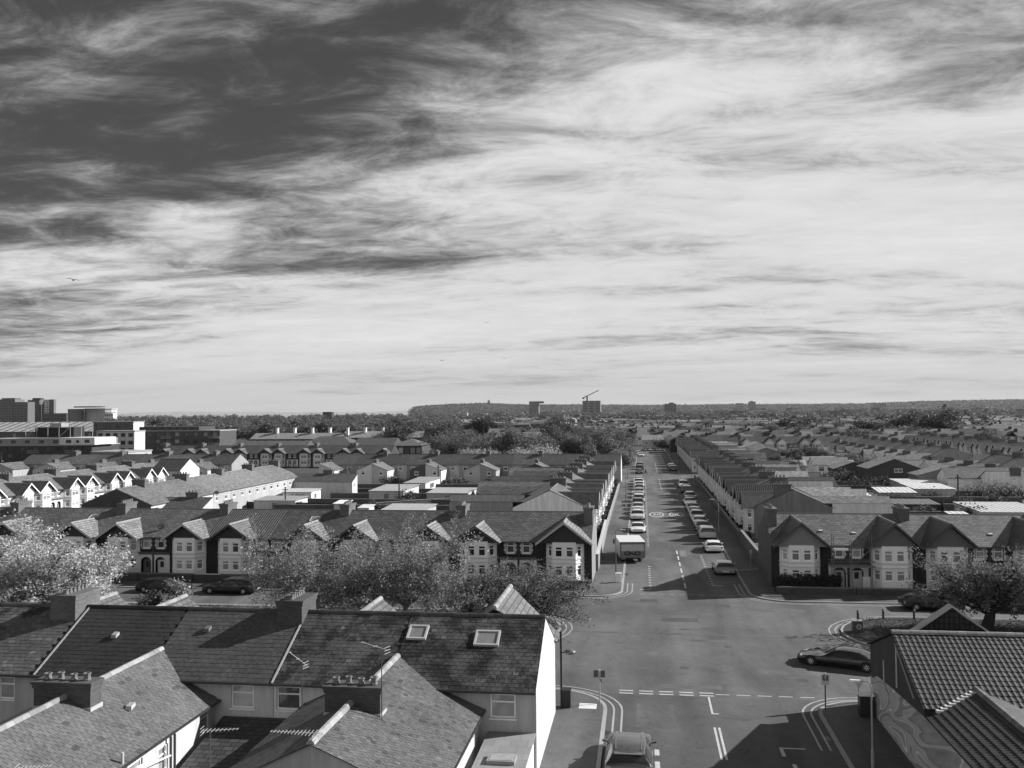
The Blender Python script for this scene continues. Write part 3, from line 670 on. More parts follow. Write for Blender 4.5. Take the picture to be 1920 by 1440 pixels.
def plain_house(w=6.25, d=9.5, ze=4.1, zr=6.3, chim=True, rear=None, mirror=False, gable_front=False, var=0):
    key = ('plain', w, d, ze, zr, chim, rear, mirror, gable_front, var)
    if key in TPL: return TPL[key]
    fl = w if mirror else None; M = lambda: MB(fl); T = []; yr = d/2; s = (zr-ze)/yr; wins = []
    m = M(); fo = [(.8, 2.0, 2.6, 3.7), (w-2.2, w-1.0, 2.6, 3.7), (.8, 2.4, .7, 1.8)]
    m.panel((.01, 0), (w-.01, 0), 0, ze, fo, .1); ro = [(1.0, 2.0, 2.7, 3.7), (w-2.0, w-1.0, 2.7, 3.7)]
    m.panel((w-.01, d), (.01, d), 0, ze, ro, .1)
    m.poly([(w-.01, 0, 0), (w-.01, d, 0), (w-.01, d, ze), (w-.01, yr, zr), (w-.01, 0, ze)]); m.poly([(.01, 0, ze), (.01, yr, zr), (.01, d, ze), (.01, d, 0), (.01, 0, 0)])
    T.append(('wall', m.mesh('wall', RENDER), .40, []))
    for o in fo: wins.append(win_parts((.01, 0), (w-.01, 0), o, .1))
    for o in ro: wins.append(win_parts((w-.01, d), (.01, d), o, .1))
    ov = .25; m = M(); m.slab((0, -ov, ze-ov*s), (w, -ov, ze-ov*s), (w, yr, zr), (0, yr, zr), .07); m.slab((0, yr, zr), (w, yr, zr), (w, d+ov, ze-ov*s), (0, d+ov, ze-ov*s), .07)
    m.box(0, w, yr-.09, yr+.09, zr, zr+.12)
    if gable_front:
        gz, gw, xb = zr-.35, 4.4, w*.42; z0 = ze-.1; yb = (gz-ze)/s; 
        m.slab((xb-gw/2, -.9, z0), (xb, -.9, gz), (xb, yb, gz), (xb-gw/2, .1, z0), .07); m.slab((xb, -.9, gz), (xb+gw/2, -.9, z0), (xb+gw/2, .1, z0), (xb, yb, gz), .07)
        k = M(); k.poly([(xb-gw/2+.2, -.6, z0), (xb+gw/2-.2, -.6, z0), (xb, -.6, gz-.1)]); k.box(xb-1.5, xb+1.5, -.6, 0, 0, z0); T.append(('bay', k.mesh('bay', RENDER), .6, []))
        for za, zb in ((2.6, 3.6), (.8, 1.8)):
            q = M(); q.quad((xb-1.1, -.605, za), (xb+1.1, -.605, za), (xb+1.1, -.605, zb), (xb-1.1, -.605, zb)); T.append(('window', q.mesh('window', GLASS), .12, []))
    T.append(('roof', m.mesh('roof', SLATE), .20, []))
    if chim: T.append(stack(fl, -.48, .48, yr-1.0, yr+1.0, zr-1.0, zr+.85, 4))
    if rear:
        L_, ez, rz, rw = rear
        m = M(); m.poly([(rw, d, 0), (rw, d+L_, 0), (rw, d+L_, ez), (rw, d, ez)]); o1 = (rw*.3, rw*.3+.9, 2.1, 3.0)
        m.panel((rw, d+L_), (.02, d+L_), 0, ez, [o1], .1); wins.append(win_parts((rw, d+L_), (.02, d+L_), o1, .1)); m.poly([(rw, d+L_, ez), (.02, d+L_, ez), (.02, d+L_, rz)])
        m.poly([(.02, d, 0), (.02, d, rz), (.02, d+L_, rz), (.02, d+L_, 0)]); T.append(('rear_wing', m.mesh('rear_wing', RENDER), .45, []))
        m = M(); ss = (rz-ez)/rw; yb = d-(rz-ze)/s; m.slab((.0, yb, rz), (.0, d+L_+.12, rz), (rw+.2, d+L_+.12, ez-.2*ss), (rw+.2, d-.05, ez-.2*ss), .07); T.append(('rear_roof', m.mesh('rear_roof', SLATE), .22, []))
        if chim: T.append(stack(fl, -.35, .35, d+L_*.5-.9, d+L_*.5+.9, rz-.8, rz+.75, 3))
    for sp in wins:
        e = build_window(sp, fl); T.append(('window', e[1], e[2], e[3]))
    TPL[key] = T; return T
def far_house(w=6.2, d=9.0, ze=4.0, zr=6.2, chim=True, var=0):
    key = ('far', w, d, ze, zr, chim, var)
    if key in TPL: return TPL[key]
    T = []; yr = d/2; s = (zr-ze)/yr; m = MB(); m.panel((.01, 0), (w-.01, 0), 0, ze, [(1, 2.2, 2.5, 3.6), (w-2.2, w-1, 2.5, 3.6)], .15)
    m.poly([(w-.01, 0, 0), (w-.01, d, 0), (w-.01, d, ze), (w-.01, yr, zr), (w-.01, 0, ze)]); m.poly([(.01, 0, ze), (.01, yr, zr), (.01, d, ze), (.01, d, 0), (.01, 0, 0)]); m.panel((w-.01, d), (.01, d), 0, ze, [(1, 2.2, 2.5, 3.6)], .15)
    T.append(('wall', m.mesh('wall', RENDER), .4, []))
    m = MB()
    for a, b, z in ((1, 2.2, 2.5), (w-2.2, w-1, 2.5)): m.quad((a, .14, z), (b, .14, z), (b, .14, z+1.1), (a, .14, z+1.1))
    T.append(('window', m.mesh('window', GLASS), .08, []))
    ov = .25; m = MB(); m.slab((0, -ov, ze-ov*s), (w, -ov, ze-ov*s), (w, yr, zr), (0, yr, zr), .07); m.slab((0, yr, zr), (w, yr, zr), (w, d+ov, ze-ov*s), (0, d+ov, ze-ov*s), .07)
    if var == 1: m.slab((w*.1, -.8, ze-.1), (w*.45, -.8, zr-.4), (w*.45, yr*.8, zr-.4), (w*.1, .1, ze-.1), .07); m.slab((w*.45, -.8, zr-.4), (w*.8, -.8, ze-.1), (w*.8, .1, ze-.1), (w*.45, yr*.8, zr-.4), .07)
    T.append(('roof', m.mesh('roof', SLATE), .2, []))
    if chim: m = MB(); m.box(-.5, .5, yr-.8, yr+.8, zr-1, zr+1.0); T.append(('chimney_stack', m.mesh('chimney_stack', BRICK), .10, []))
    TPL[key] = T; return T
def house(T, label, x, y, rz, group=None, colors=None, jit=0.10, name='terraced_house', z=Z_PAVE, cat='house'):
    t = thing(name, label, cat, (x, y, z), rz, group)
    c2 = dict(colors or {})
    for q in ('roof', 'gable_roof', 'rear_roof'):
        if q in c2: c2[q] = [v*.66 for v in (c2[q] if isinstance(c2[q], (list, tuple)) else [c2[q]])]
    for q in ('bay', 'porch', 'quoins', 'string_course'): c2.setdefault(q, .62)
    plant_tree(T, t, c2, jit); return t
# ------------------------------------------------------------------ terraces
PI = math.pi
def end_wall(t, w, d, side, color, ze=4.1, zr=6.35, material=None):
    x = -.012 if side == 0 else w+.012
    m = MB(); pts = [(x, 0, 0), (x, d, 0), (x, d, ze-.02), (x, d/2, zr-.03), (x, 0, ze-.02)]
    m.poly(pts if side else pts[::-1]); obj('end_wall', m.mesh('end_wall', material or RENDER), t, color)
# --- the terrace facing us across the junction, beside the lorry (left)
FB = [(-12.2, -5.0, 1), (-18.7, -12.2, 0), (-24.95, -18.7, 1), (-31.2, -24.95, 0), (-37.9, -31.2, 1), (-44.65, -37.9, 0), (-50.55, -44.65, 1), (-56.45, -50.55, 0),
      (-62.8, -56.45, 1), (-69.2, -62.8, 0), (-75.6, -69.2, 1), (-82.0, -75.6, 0)]
FX = {1: -7.6, 0: 0}
bayc = [-7.6, -16.2, -21.1, -28.6, -33.7, -41.6, -46.6, -53.9, -58.9, -66.7, -71.6, -79.5]
froof = [.17, .16, .15, .15, .14, .17, .20, .19, .20, .18, .17, .18]
for i, ((xl, xr, mir), bc) in enumerate(zip(FB, bayc)):
    w_ = round(xr-xl, 2); xb = round((xr-bc) if mir else (bc-xl), 2)
    corner = i == 0
    T = bay_house(w=w_, mirror=bool(mir), xb=xb, gw=5.5 if corner else 4.7, gz=6.05 if corner else 5.55, chim='in' if corner else not mir, det=2, style='dark', roof='tile' if i == 5 else 'slate',
                  skylight=1 if i in (4, 8) else False, seed=0 if i in (0, 6, 7, 8, 9) else 1)
    lab = ('corner terraced house with broad pale bargeboards and a chimney on its flank, beside the lorry' if corner else
           'bay-fronted terraced house, %s from the corner house beside the box lorry' % ORD[i])
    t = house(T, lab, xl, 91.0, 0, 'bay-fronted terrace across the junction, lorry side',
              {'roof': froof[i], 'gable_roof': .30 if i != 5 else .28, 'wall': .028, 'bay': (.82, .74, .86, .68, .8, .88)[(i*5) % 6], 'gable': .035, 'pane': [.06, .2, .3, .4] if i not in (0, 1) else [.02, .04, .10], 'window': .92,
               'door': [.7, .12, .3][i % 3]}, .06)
    if corner: end_wall(t, w_, 10.0, 1, .22)
# --- the terrace facing us on the other corner (right)
EB = [(12.0, 19.0, 0, 14.6), (19.0, 25.1, 1, 22.9), (25.1, 31.5, 0, 27.8), (31.5, 38.0, 1, 35.4), (38.0, 44.4, 0, 40.6), (44.4, 51.0, 1, 48.4)]
for i, (xl, xr, mir, bc) in enumerate(EB):
    w_ = round(xr-xl, 2); xb = round((xr-bc) if mir else (bc-xl), 2)
    T = bay_house(w=w_, mirror=bool(mir), xb=xb, gw=5.2 if i == 0 else 4.9, gz=6.2, chim='in' if i == 0 else not mir, det=2, style='grey', seed=1)
    T = [(n, (m if n != 'gable_roof' else m), c, k) for n, m, c, k in T]
    lab = ('corner terraced house with a grey boarded gable behind the clipped hedge' if i == 0 else
           'scaffolded bay-fronted house beside the hedged corner house' if i == 1 else 'grey-gabled bay-fronted house, %s from the hedged corner house' % ORD[i])
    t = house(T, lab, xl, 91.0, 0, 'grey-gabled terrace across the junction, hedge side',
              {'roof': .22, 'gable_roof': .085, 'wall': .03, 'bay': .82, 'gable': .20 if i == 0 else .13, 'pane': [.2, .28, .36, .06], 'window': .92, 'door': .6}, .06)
    if i == 0: end_wall(t, w_, 10.0, 0, .10, material=BRICK)
# --- the long street, lorry side: fronts look towards +X
y = 121.5
for i in range(13):
    mir = i % 2 == 1; w_ = 6.3
    T = bay_house(w=w_, mirror=mir, d=9.8, xb=2.2, gw=(4.7, 4.4, 5.0)[i % 3], gz=(5.95, 5.7, 6.1)[i % 3], chim=(not mir) and i > 0, det=1, style='white', rear=((8.5, 3.1, 4.8, 3.2), (11, 3.0, 4.6, 3.1), (6.5, 2.3, 3.3, 3.2))[(i*2) % 3], skylight=1 if i % 4 == 2 else False, seed=1)
    lab = 'white-bayed terraced house with a big white end gable, behind the corner house' if i == 0 else 'white-bayed terraced house in the long street, %s from the white end gable' % ORD[i]
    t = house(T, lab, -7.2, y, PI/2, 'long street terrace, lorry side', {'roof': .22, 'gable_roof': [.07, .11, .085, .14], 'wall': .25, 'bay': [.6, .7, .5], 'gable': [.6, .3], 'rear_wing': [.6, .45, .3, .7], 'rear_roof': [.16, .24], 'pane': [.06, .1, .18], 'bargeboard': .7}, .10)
    if i == 0: end_wall(t, w_, 9.8, 0, .9)
    y += w_
# --- the long street, opposite side: fronts look towards -X
y = 130.5; k = 0
for i in range(35):
    mir = i % 2 == 0; w_ = 6.3
    if i == 17: y = 256.5
    vr = (i*5+i//3) % 4
    T = bay_house(w=w_, mirror=mir, d=9.8, xb=2.2, gw=(4.7, 5.2, 4.3, 4.7)[vr], gz=(5.85, 6.15, 5.5, 5.95)[vr], chim=not mir if i else 'in', det=1, style=('grey', 'white', 'grey', 'dark')[vr], rear=((7.5, 3.1, 4.6, 3.2), (10, 3.0, 4.4, 3.0), (5.5, 2.4, 3.4, 3.2), (8.5, 3.2, 4.9, 3.4))[vr], roof='tile' if i in (1, 2, 9, 14, 22) else 'slate', skylight=1 if vr == 3 else False, zr=(6.35, 6.35, 6.3, 6.42)[vr], seed=1)
    if i < 17:
        lab = 'terraced house with a plain rendered end gable, behind the hedged corner house' if i == 0 else 'shaded terraced house in the long street, %s from the rendered end gable' % ORD[i]
    else: lab = 'terraced house in the long street beyond its side road, %s on the shaded side' % ORD[i-17]
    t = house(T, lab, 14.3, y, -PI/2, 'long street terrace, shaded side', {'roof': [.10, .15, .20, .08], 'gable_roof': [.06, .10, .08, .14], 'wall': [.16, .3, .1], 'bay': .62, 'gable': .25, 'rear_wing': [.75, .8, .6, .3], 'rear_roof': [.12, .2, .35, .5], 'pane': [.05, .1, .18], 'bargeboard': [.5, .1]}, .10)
    if i == 0: end_wall(t, w_, 9.8, 1, .20)
    if vr in (1, 2):
        m = MB(); q = .07; m.slab((-q, -.3, 4.1), (q, -.3, 4.1), (q, 4.9, 6.45), (-q, 4.9, 6.45), .12); m.slab((-q, 4.9, 6.45), (q, 4.9, 6.45), (q, 10.1, 4.1), (-q, 10.1, 4.1), .12); obj('verge_coping', m.mesh('verge_coping', STONE), t, .4)
    y += w_
# --- next street to the west: backs of one side, white timbered fronts of the other
y = 128.0
for i in range(9):
    wing = i in (0, 8)
    T = plain_house(w=6.3, d=10.5, chim=i % 2 == 0, rear=(12 if i == 8 else 6.0, 3.3, 4.6, 3.4) if wing else None, mirror=False)
    lab = ['terraced house seen from behind with a dark brick end wall, west of the gardens'][0] if i == 0 else 'pale terraced house seen from behind, %s from the dark end wall' % ORD[i]
    t = house(T, lab, -78.5, y+.0, -PI/2, 'terrace seen from behind, west of the gardens', {'roof': [.30, .34, .28], 'wall': [.55, .38, .5, .35], 'rear_wing': [.5], 'rear_roof': .16, 'pane': [.05, .12]}, .08)
    if i == 0: end_wall(t, 6.3, 10.5, 1, .07, zr=6.3, material=BRICK)
    y += 6.3
y = 128.0
for i in range(9):
    mir = i % 2 == 1
    T = bay_house(w=6.2, mirror=mir, d=10, xb=2.25, gw=4.4, gz=5.7, chim=not mir, det=1, style='timber' if i in (0, 3, 4, 5, 6) else 'white', seed=1)
    house(T, 'white terraced house with sunlit gabled bays, %s along the western street' % ORD[i], -99.3, y, PI/2, 'sunlit white terrace in the western street',
          {'roof': [.26, .30], 'gable_roof': .12, 'wall': .24, 'bay': .58, 'gable': .58, 'pane': [.25, .35, .15], 'bargeboard': .75}, .06)
    y += 6.2
T = plain_house(w=7.0, d=9.0, zr=6.4, chim=False); 
t = house(T, 'white end house with a bare sunlit gable above the timbered terrace', -109.0, 195.0, 0, None, {'roof': .10, 'wall': .6}, .03)
# --- terrace across the far end of the gardens, seen from behind with rear wings
for i in range(11):
    mir = i % 2 == 0
    T = plain_house(w=6.4, d=10, chim=not mir, rear=(7.5, 3.2, 4.7, 3.7), mirror=mir)
    t = house(T, 'end terraced house with a white flank on the long street' if i == 0 else 'rear-winged house at the far end of the gardens, %s from the white flank' % ORD[i],
              -5.0-6.4*i, 228.0, PI, 'terrace at the far end of the gardens', {'roof': [.12, .13, .15], 'wall': [.35, .5, .28], 'rear_wing': [.6, .5, .10, .7, .35], 'rear_roof': [.28, .24, .3], 'pane': [.05, .1]}, .10)
    if i == 0: end_wall(t, 6.4, 10, 0, .6, zr=6.3)
for i in range(9):
    mir = i % 2 == 0
    T = plain_house(w=6.4, d=10, chim=not mir, rear=(7.5, 3.2, 4.7, 3.7), mirror=mir)
    house(T, 'rear-winged house behind the timbered terrace, %s from its street end' % ORD[i], -101.0-6.4*i, 229.0, PI, 'terrace behind the timbered houses', {'roof': [.15, .13, .2], 'wall': [.35, .5, .28], 'rear_wing': [.45, .35, .5], 'rear_roof': [.26, .22]}, .1)
for i in range(12):
    mir = i % 2 == 0
    T = bay_house(w=6.3, mirror=mir, d=9.5, xb=2.2, gw=4.6, gz=5.5, chim=not mir, det=1, style='dark', seed=1)
    house(T, 'white-bayed house below the school roofs, %s from the park trees' % ORD[i], -76.0-6.3*(i+1), 276.0, 0, 'bay-fronted terrace below the school roofs', {'roof': .13, 'gable_roof': .2, 'wall': .05, 'bay': .6, 'pane': [.08, .15]}, .08)
# --- streets to the east
y = 186.0
for i in range(31):
    if i == 7: y = 252.0
    mir = i % 2 == 1
    T = plain_house(w=6.3, d=9.5, chim=not mir, rear=(10.5, 3.2, 4.7, 3.8), mirror=mir)
    house(T, 'pale rear-winged terraced house backing on the eastern gardens, %s along' % ORD[i] if i < 7 else 'rear-winged terraced house in the eastern street beyond the side road', 84.0, y, PI/2, 'eastern terrace backs' if i >= 7 else 'eastern terrace nearest backs',
          {'roof': [.12, .16, .22], 'wall': [.4, .6, .3], 'rear_wing': [.8, .10, .8, .6, .7], 'rear_roof': [.10, .2, .28]}, .1)
    y += 6.3
y = 262.0
for i in range(20):
    T = bay_house(w=6.3, mirror=i % 2 == 1, d=9.5, xb=2.2, gw=4.6, gz=5.8, chim=i % 2 == 0, det=1, style='white', seed=1)
    house(T, 'gabled terraced house on the shaded side of the eastern street', 104.0, y+6.3, -PI/2, 'eastern street shaded terrace', {'roof': [.10, .14], 'gable_roof': .1, 'wall': .12, 'bay': .55, 'gable': .4}, .1); y += 6.3
# detached buildings among the eastern gardens
def gable_house(label, x0, x1, y0, y1, ze, zr, wall, roof, cat='house', name='gabled_house', brick=False, wins=(), ridge='y', chim=False):
    """free-standing house, ridge along y (gable towards us) or x"""
    t = thing(name, label, cat, (x0, y0, Z_PAVE)); w_, d_ = x1-x0, y1-y0; m = MB(); M_ = BRICK if brick else RENDER
    if ridge == 'y':
        m.panel((0, 0), (w_, 0), 0, ze, wins, .1); m.poly([(0, 0, ze), (w_, 0, ze), (w_/2, 0, zr)]); m.poly([(w_, d_, ze), (0, d_, ze), (w_/2, d_, zr)])
        m.panel((w_, d_), (0, d_), 0, ze); m.panel((w_, 0), (w_, d_), 0, ze); m.panel((0, d_), (0, 0), 0, ze)
        s = (zr-ze)/(w_/2); r = MB(); r.slab((-.25, -.3, ze-.25*s), (w_/2, -.3, zr), (w_/2, d_+.2, zr), (-.25, d_+.2, ze-.25*s), .08); r.slab((w_/2, -.3, zr), (w_+.25, -.3, ze-.25*s), (w_+.25, d_+.2, ze-.25*s), (w_/2, d_+.2, zr), .08)
    else:
        m.panel((0, 0), (w_, 0), 0, ze, wins, .1); m.panel((w_, d_), (0, d_), 0, ze)
        m.poly([(w_, 0, 0), (w_, d_, 0), (w_, d_, ze), (w_, d_/2, zr), (w_, 0, ze)]); m.poly([(0, 0, ze), (0, d_/2, zr), (0, d_, ze), (0, d_, 0), (0, 0, 0)])
        s = (zr-ze)/(d_/2); r = MB(); r.slab((-.2, -.25, ze-.25*s), (w_+.2, -.25, ze-.25*s), (w_+.2, d_/2, zr), (-.2, d_/2, zr), .08); r.slab((-.2, d_/2, zr), (w_+.2, d_/2, zr), (w_+.2, d_+.25, ze-.25*s), (-.2, d_+.25, ze-.25*s), .08)
    obj('wall', m.mesh('wall', M_), t, wall); obj('roof', r.mesh('roof', SLATE), t, roof)
    for o in wins:
        e = build_window(win_parts((0, 0), (w_, 0), o, .1), None); f = obj('window', e[1], t, .8); obj('pane', e[3][0][1], f, .12)
    if chim:
        e = stack(None, w_/2-.5, w_/2+.5, d_*.5-.6, d_*.5+.6, zr-.5, zr+1.1, 3); f = obj('chimney_stack', e[1], t, .1)
        for q in e[3]: obj('chimney_pot', q[1], f, .3)
    return t
gable_house('dark brick house with a broad gable and white windows behind the garden shrubs', 47.5, 58.0, 206, 216, 4.0, 6.0, .07, .26, brick=True, wins=[(5.2, 6.9, 3.2, 4.0), (4.6, 6.3, .8, 1.7)])
gable_house('low grey rendered house beside the broad brick gable', 55.0, 68.0, 197, 204, 3.2, 5.0, .24, .24, wins=[(5.0, 6.2, 1.9, 2.9)])
gable_house('long white house with a slate roof beside the eastern garages', 58.0, 73.0, 188.5, 195, 3.3, 5.0, .72, .15, ridge='x', wins=[(8.2, 9.6, 1.6, 2.8), (12.0, 13.0, 1.6, 2.8)])
gable_house('small white cottage behind the eastern garden hedges', 41.5, 50.0, 236, 243, 3.0, 4.6, .75, .24, ridge='x', wins=[(1.2, 2.6, 1.4, 2.5), (5.2, 6.6, 1.4, 2.5)])
gable_house('dark brick house with a low roof beside the white cottage', 43.5, 52.0, 221, 229, 3.0, 4.5, .06, .24, brick=True)
gable_house('white detached house with a plain sunlit gable below the apartment block', -188, -178, 219, 228, 4.8, 7.0, .8, .12, ridge='x')
gable_house('flat fronted white annexe beside the sunlit gable below the apartment block', -176, -162, 221, 227, 2.6, 3.2, .75, .5, ridge='x', wins=[(6, 7.4, .8, 1.8)])
for i, (x, yy, ln, c) in enumerate(((0.0, 388, 8.5, .5), (8.6, 388, 6.5, .62))):
    gable_house(('cream house with twin windows closing the end of the long street', 'white-fronted house next to the cream one closing the long street')[i], x, x+ln, yy, yy+9, 4.2, 6.2, c, .3, ridge='x' if i == 0 else 'y', wins=[(1.2, 2.4, 2.5, 3.5), (ln-2.4, ln-1.2, 2.5, 3.5), (1.2, 2.4, .7, 1.7)])
gable_house('dark brick house at the end of the long street by the shaded terrace', 11.2, 19.0, 367, 379, 5.0, 6.6, .03, .06, brick=True, wins=[(1.6, 2.8, 3.0, 4.0), (4.6, 5.8, 3.0, 4.0)])
gable_house('white gabled house among far roofs east of the eastern street', 134, 152, 318, 330, 4.6, 7.2, .7, .34, ridge='x', wins=[(3, 4.4, 2.2, 3.4), (9, 10.4, 2.2, 3.4)])
# houses facing us across the gardens behind the far shaded terrace
for i in range(6):
    T = bay_house(w=6.3, mirror=i % 2 == 1, d=9.5, xb=2.2, gw=4.6, gz=5.8, chim=i % 2 == 0, det=1, style='white', seed=1)
    house(T, 'white-gabled house facing us behind the far shaded terrace, %s along' % ORD[i], 36+6.3*i, 352, 0, 'white-gabled houses behind the far shaded terrace', {'roof': .12, 'gable_roof': .1, 'wall': .2, 'bay': .7, 'gable': .75}, .1)
gable_house('broad cream building with twin gables behind the far shaded terrace', 33, 45, 322, 334, 3.4, 5.4, .55, .3)
gable_house('low grey hall with a shallow gable behind the far shaded terrace', 35, 44, 308, 316, 2.8, 4.2, .2, .22)
for i in range(9):
    x = 33+RND.uniform(0, 26); yy = 252+i*11; gable_house('small outbuilding in the gardens behind the far shaded terrace', x, x+RND.uniform(4, 8), yy, yy+RND.uniform(3, 5), 2.0, RND.uniform(2.3, 3.2), RND.choice((.5, .7, .2, .35)), RND.choice((.3, .6, .15, .4)), 'shed', 'garden_shed', ridge='x')['group'] = 'outbuildings behind the far shaded terrace'
# --- far terraces, rows across the view
def far_row(x0, x1, y, face, label, group, n0=0):
    n = int((x1-x0)/6.2)
    for i in range(n):
        T = far_house(chim=i % 2 == 0, var=(i*7+n0) % 2)
        house(T, label, x0+6.2*i if face == 0 else x0+6.2*(i+1), y, 0 if face == 0 else PI, group, {'roof': [.11, .16, .22, .3, .34], 'wall': [.15, .5, .3, .65], 'chimney_stack': [.05, .1]}, .12)
far_row(20, 130, 394, 1, 'small far terraced house in the row behind the end of the long street', 'far row behind the street end')
far_row(-40, 140, 440, 0, 'small far terraced house in the second row of distant roofs', 'second far row')
far_row(10, 215, 486, 1, 'small far terraced house in the third row of distant roofs', 'third far row')
far_row(-90, 120, 540, 0, 'small far terraced house in the fourth row of distant roofs', 'fourth far row')
far_row(150, 260, 430, 0, 'small far terraced house in the eastern row of distant roofs', 'eastern far row')
# everything behind them runs together
rg = random.Random(5); m = MB(); tn = []
def add_roofs(m, tn, n, xr, yr):
    for _ in range(n):
        Y = rg.uniform(*yr)**1.0; X = rg.uniform(*xr)*Y/600; rot = rg.random() < .6; w_, d_ = (rg.uniform(10, 42), rg.uniform(8.5, 10.5)) if rot else (rg.uniform(8.5, 10.5), rg.uniform(12, 40))
        ze = rg.uniform(3.2, 4.6); zr = ze+rg.uniform(1.3, 2.3); k0 = len(m.f); a, b = rg.uniform(.4, 2.6), rg.choice((.4, .8, 1.5, 2.6))
        if w_ > d_: P = [(X, Y), (X+w_, Y), (X+w_, Y+d_), (X, Y+d_)]; R = [(X, Y+d_/2), (X+w_, Y+d_/2)]; idx = ((0, 1, 1, 0), (2, 3, 0, 1))
        else: P = [(X+w_, Y), (X+w_, Y+d_), (X, Y+d_), (X, Y)]; R = [(X+w_/2, Y), (X+w_/2, Y+d_)]; idx = ((0, 1, 1, 0), (2, 3, 0, 1))
        q = lambda p, z: (p[0], p[1], z)
        m.quad(q(P[0], ze), q(P[1], ze), q(R[1], zr), q(R[0], zr)); m.quad(q(P[2], ze), q(P[3], ze), q(R[0], zr), q(R[1], zr))
        for i in range(4): m.quad(q(P[i], 0), q(P[(i+1) % 4], 0), q(P[(i+1) % 4], ze), q(P[i], ze))
        m.poly([q(P[1], ze), q(P[2], ze), q(R[1], zr)]); m.poly([q(P[3], ze), q(P[0], ze), q(R[0], zr)])
        tn += [a, a]+[b]*6
        for c in range(rg.choice((0, 1, 2))):
            t_ = rg.random(); cx, cy = R[0][0]+(R[1][0]-R[0][0])*t_, R[0][1]+(R[1][1]-R[0][1])*t_; m.box(cx-.5, cx+.5, cy-.8, cy+.8, zr-.5, zr+1.1); tn += [.4]*6
add_roofs(m, tn, 230, (-60, 330), (560, 800)); add_roofs(m, tn, 520, (-130, 360), (800, 1900))
o = struct('distant_rooftops', m.mesh('distant_rooftops', TONE, tone=tn), .11, 'stuff'); tag(o, 'mass of small roofs stretching away to the hills', 'rooftops')
# ------------------------------------------------------------------ the houses just below us
def wobj(name, me, t, color): return obj(name, me, t, color, loc=tuple(-Vector(t.location)))
CAMP = Vector((0, 0, H_CAM))
def piece_field(t, part, name, unit, O, U, V, lenU, lenV, pu, pv, color, seed, stuff_mat, mask=None, tone=None, half=True, limit=300, colj=.10):
    """lay alike pieces (slates, tiles) in courses; the nearest `limit` are objects, the rest one mesh of the same pieces"""
    rg = random.Random(seed); U = Vector(U).normalized(); V = Vector(V).normalized(); Nn = U.cross(V).normalized(); O = Vector(O)
    if Nn.z < 0: Nn = -Nn
    items = []; nv, nu = int(lenV/pv), int(lenU/pu)
    for j in range(nv):
        off = (.5*pu if (j % 2 and half) else 0)
        for i in range(nu + (1 if off else 0)):
            u = i*pu - off; v = j*pv
            u0, u1 = max(u, 0), min(u+pu, lenU)
            if u1-u0 < pu*.08: continue
            uc, vc = (u0+u1)/2, v+pv/2
            if mask and not mask(uc, vc): continue
            p = O+U*u0+V*v
            items.append((((p-CAMP).length), p, (u1-u0)/pu, uc, vc))
    items.sort(key=lambda q: q[0]); tl = Vector(t.location)
    rot = Matrix((U, V, Nn)).transposed().to_4x4()
    for k, (_, p, su, uc, vc) in enumerate(items[:limit]):
        tn = tone(uc, vc, rg) if tone else 1.0
        o = bpy.data.objects.new(name, unit); col.objects.link(o); o.parent = part
        mm = Matrix.Translation(p+Nn*rg.uniform(0, .006)) @ rot @ Matrix.Rotation(rg.uniform(-.006, .006), 4, 'Z') @ Matrix.Diagonal((su, 1, 1, 1))
        o.matrix_basis = mm; o.color = g(color*tn*(1+rg.uniform(-colj, colj)))
    rest = items[limit:]
    if rest:
        n = len(unit.vertices); co = np.empty(n*3, np.float32); unit.vertices.foreach_get('co', co); co = co.reshape(-1, 3)
        fc = [tuple(p.vertices) for p in unit.polygons]; R = np.array([U, V, Nn]); VV = []; FF = []; TT = []
        for k, (_, p, su, uc, vc) in enumerate(rest):
            tn = (tone(uc, vc, rg) if tone else 1.0)*(1+rg.uniform(-colj, colj))
            c = co*np.array([su, 1, 1]); VV.append(c@R + np.array(p) + np.array(Nn)*rg.uniform(0, .006)); FF += [tuple(q+k*n for q in f) for f in fc]; TT += [tn]*len(fc)
        me = bpy.data.meshes.new(name+'_courses'); me.from_pydata(np.concatenate(VV).tolist(), [], FF); me.materials.append(stuff_mat)
        a = me.attributes.new('tone', 'FLOAT', 'FACE'); a.data.foreach_set('value', np.asarray(TT, np.float32))
        o = obj(name+'_courses', me, part, color); o['kind'] = 'stuff'
def slate_unit(w_, h_, th=.010, material=None):
    m = MB(); e = .011; L_ = h_*1.12
    m.hexa([(e, 0, .004), (w_-e, 0, .004), (w_-e, L_, .0), (e, L_, .0)], [(e, 0, .008+th), (w_-e, 0, .008+th), (w_-e, L_, .006), (e, L_, .006)]); return m.mesh('slate', material or TONE, tone=[1.0]*len(m.f))
def pantile_unit(w_, h_, amp=.045, n=8, lip=.035):
    m = MB(); L_ = h_*1.10
    xs = [w_*i/n for i in range(n+1)]; zs = [amp*(.5-.5*math.cos(2*math.pi*min(1, x/w_*1.0))) if x < w_*.62 else amp*(.5-.5*math.cos(2*math.pi*x/w_))*.55 for x in xs]
    for i in range(n):
        a, b = xs[i], xs[i+1]-(.004 if i == n-1 else 0)
        m.quad((a, 0, zs[i]+lip), (b, 0, zs[i+1]+lip), (b, L_, zs[i+1]+.004), (a, L_, zs[i]+.004)); m.quad((a, 0, zs[i]), (b, 0, zs[i+1]), (b, 0, zs[i+1]+lip), (a, 0, zs[i]+lip))
    me = m.mesh('tile', TONE, tone=[1.0]*len(m.f)); me.polygons.foreach_set('use_smooth', [True]*len(me.polygons)); return me
SL_A = slate_unit(.29, .265, material=TONEP); SL_B = slate_unit(.30, .25); SL_C = slate_unit(.24, .205); SL_D = slate_unit(.36, .31, .010)
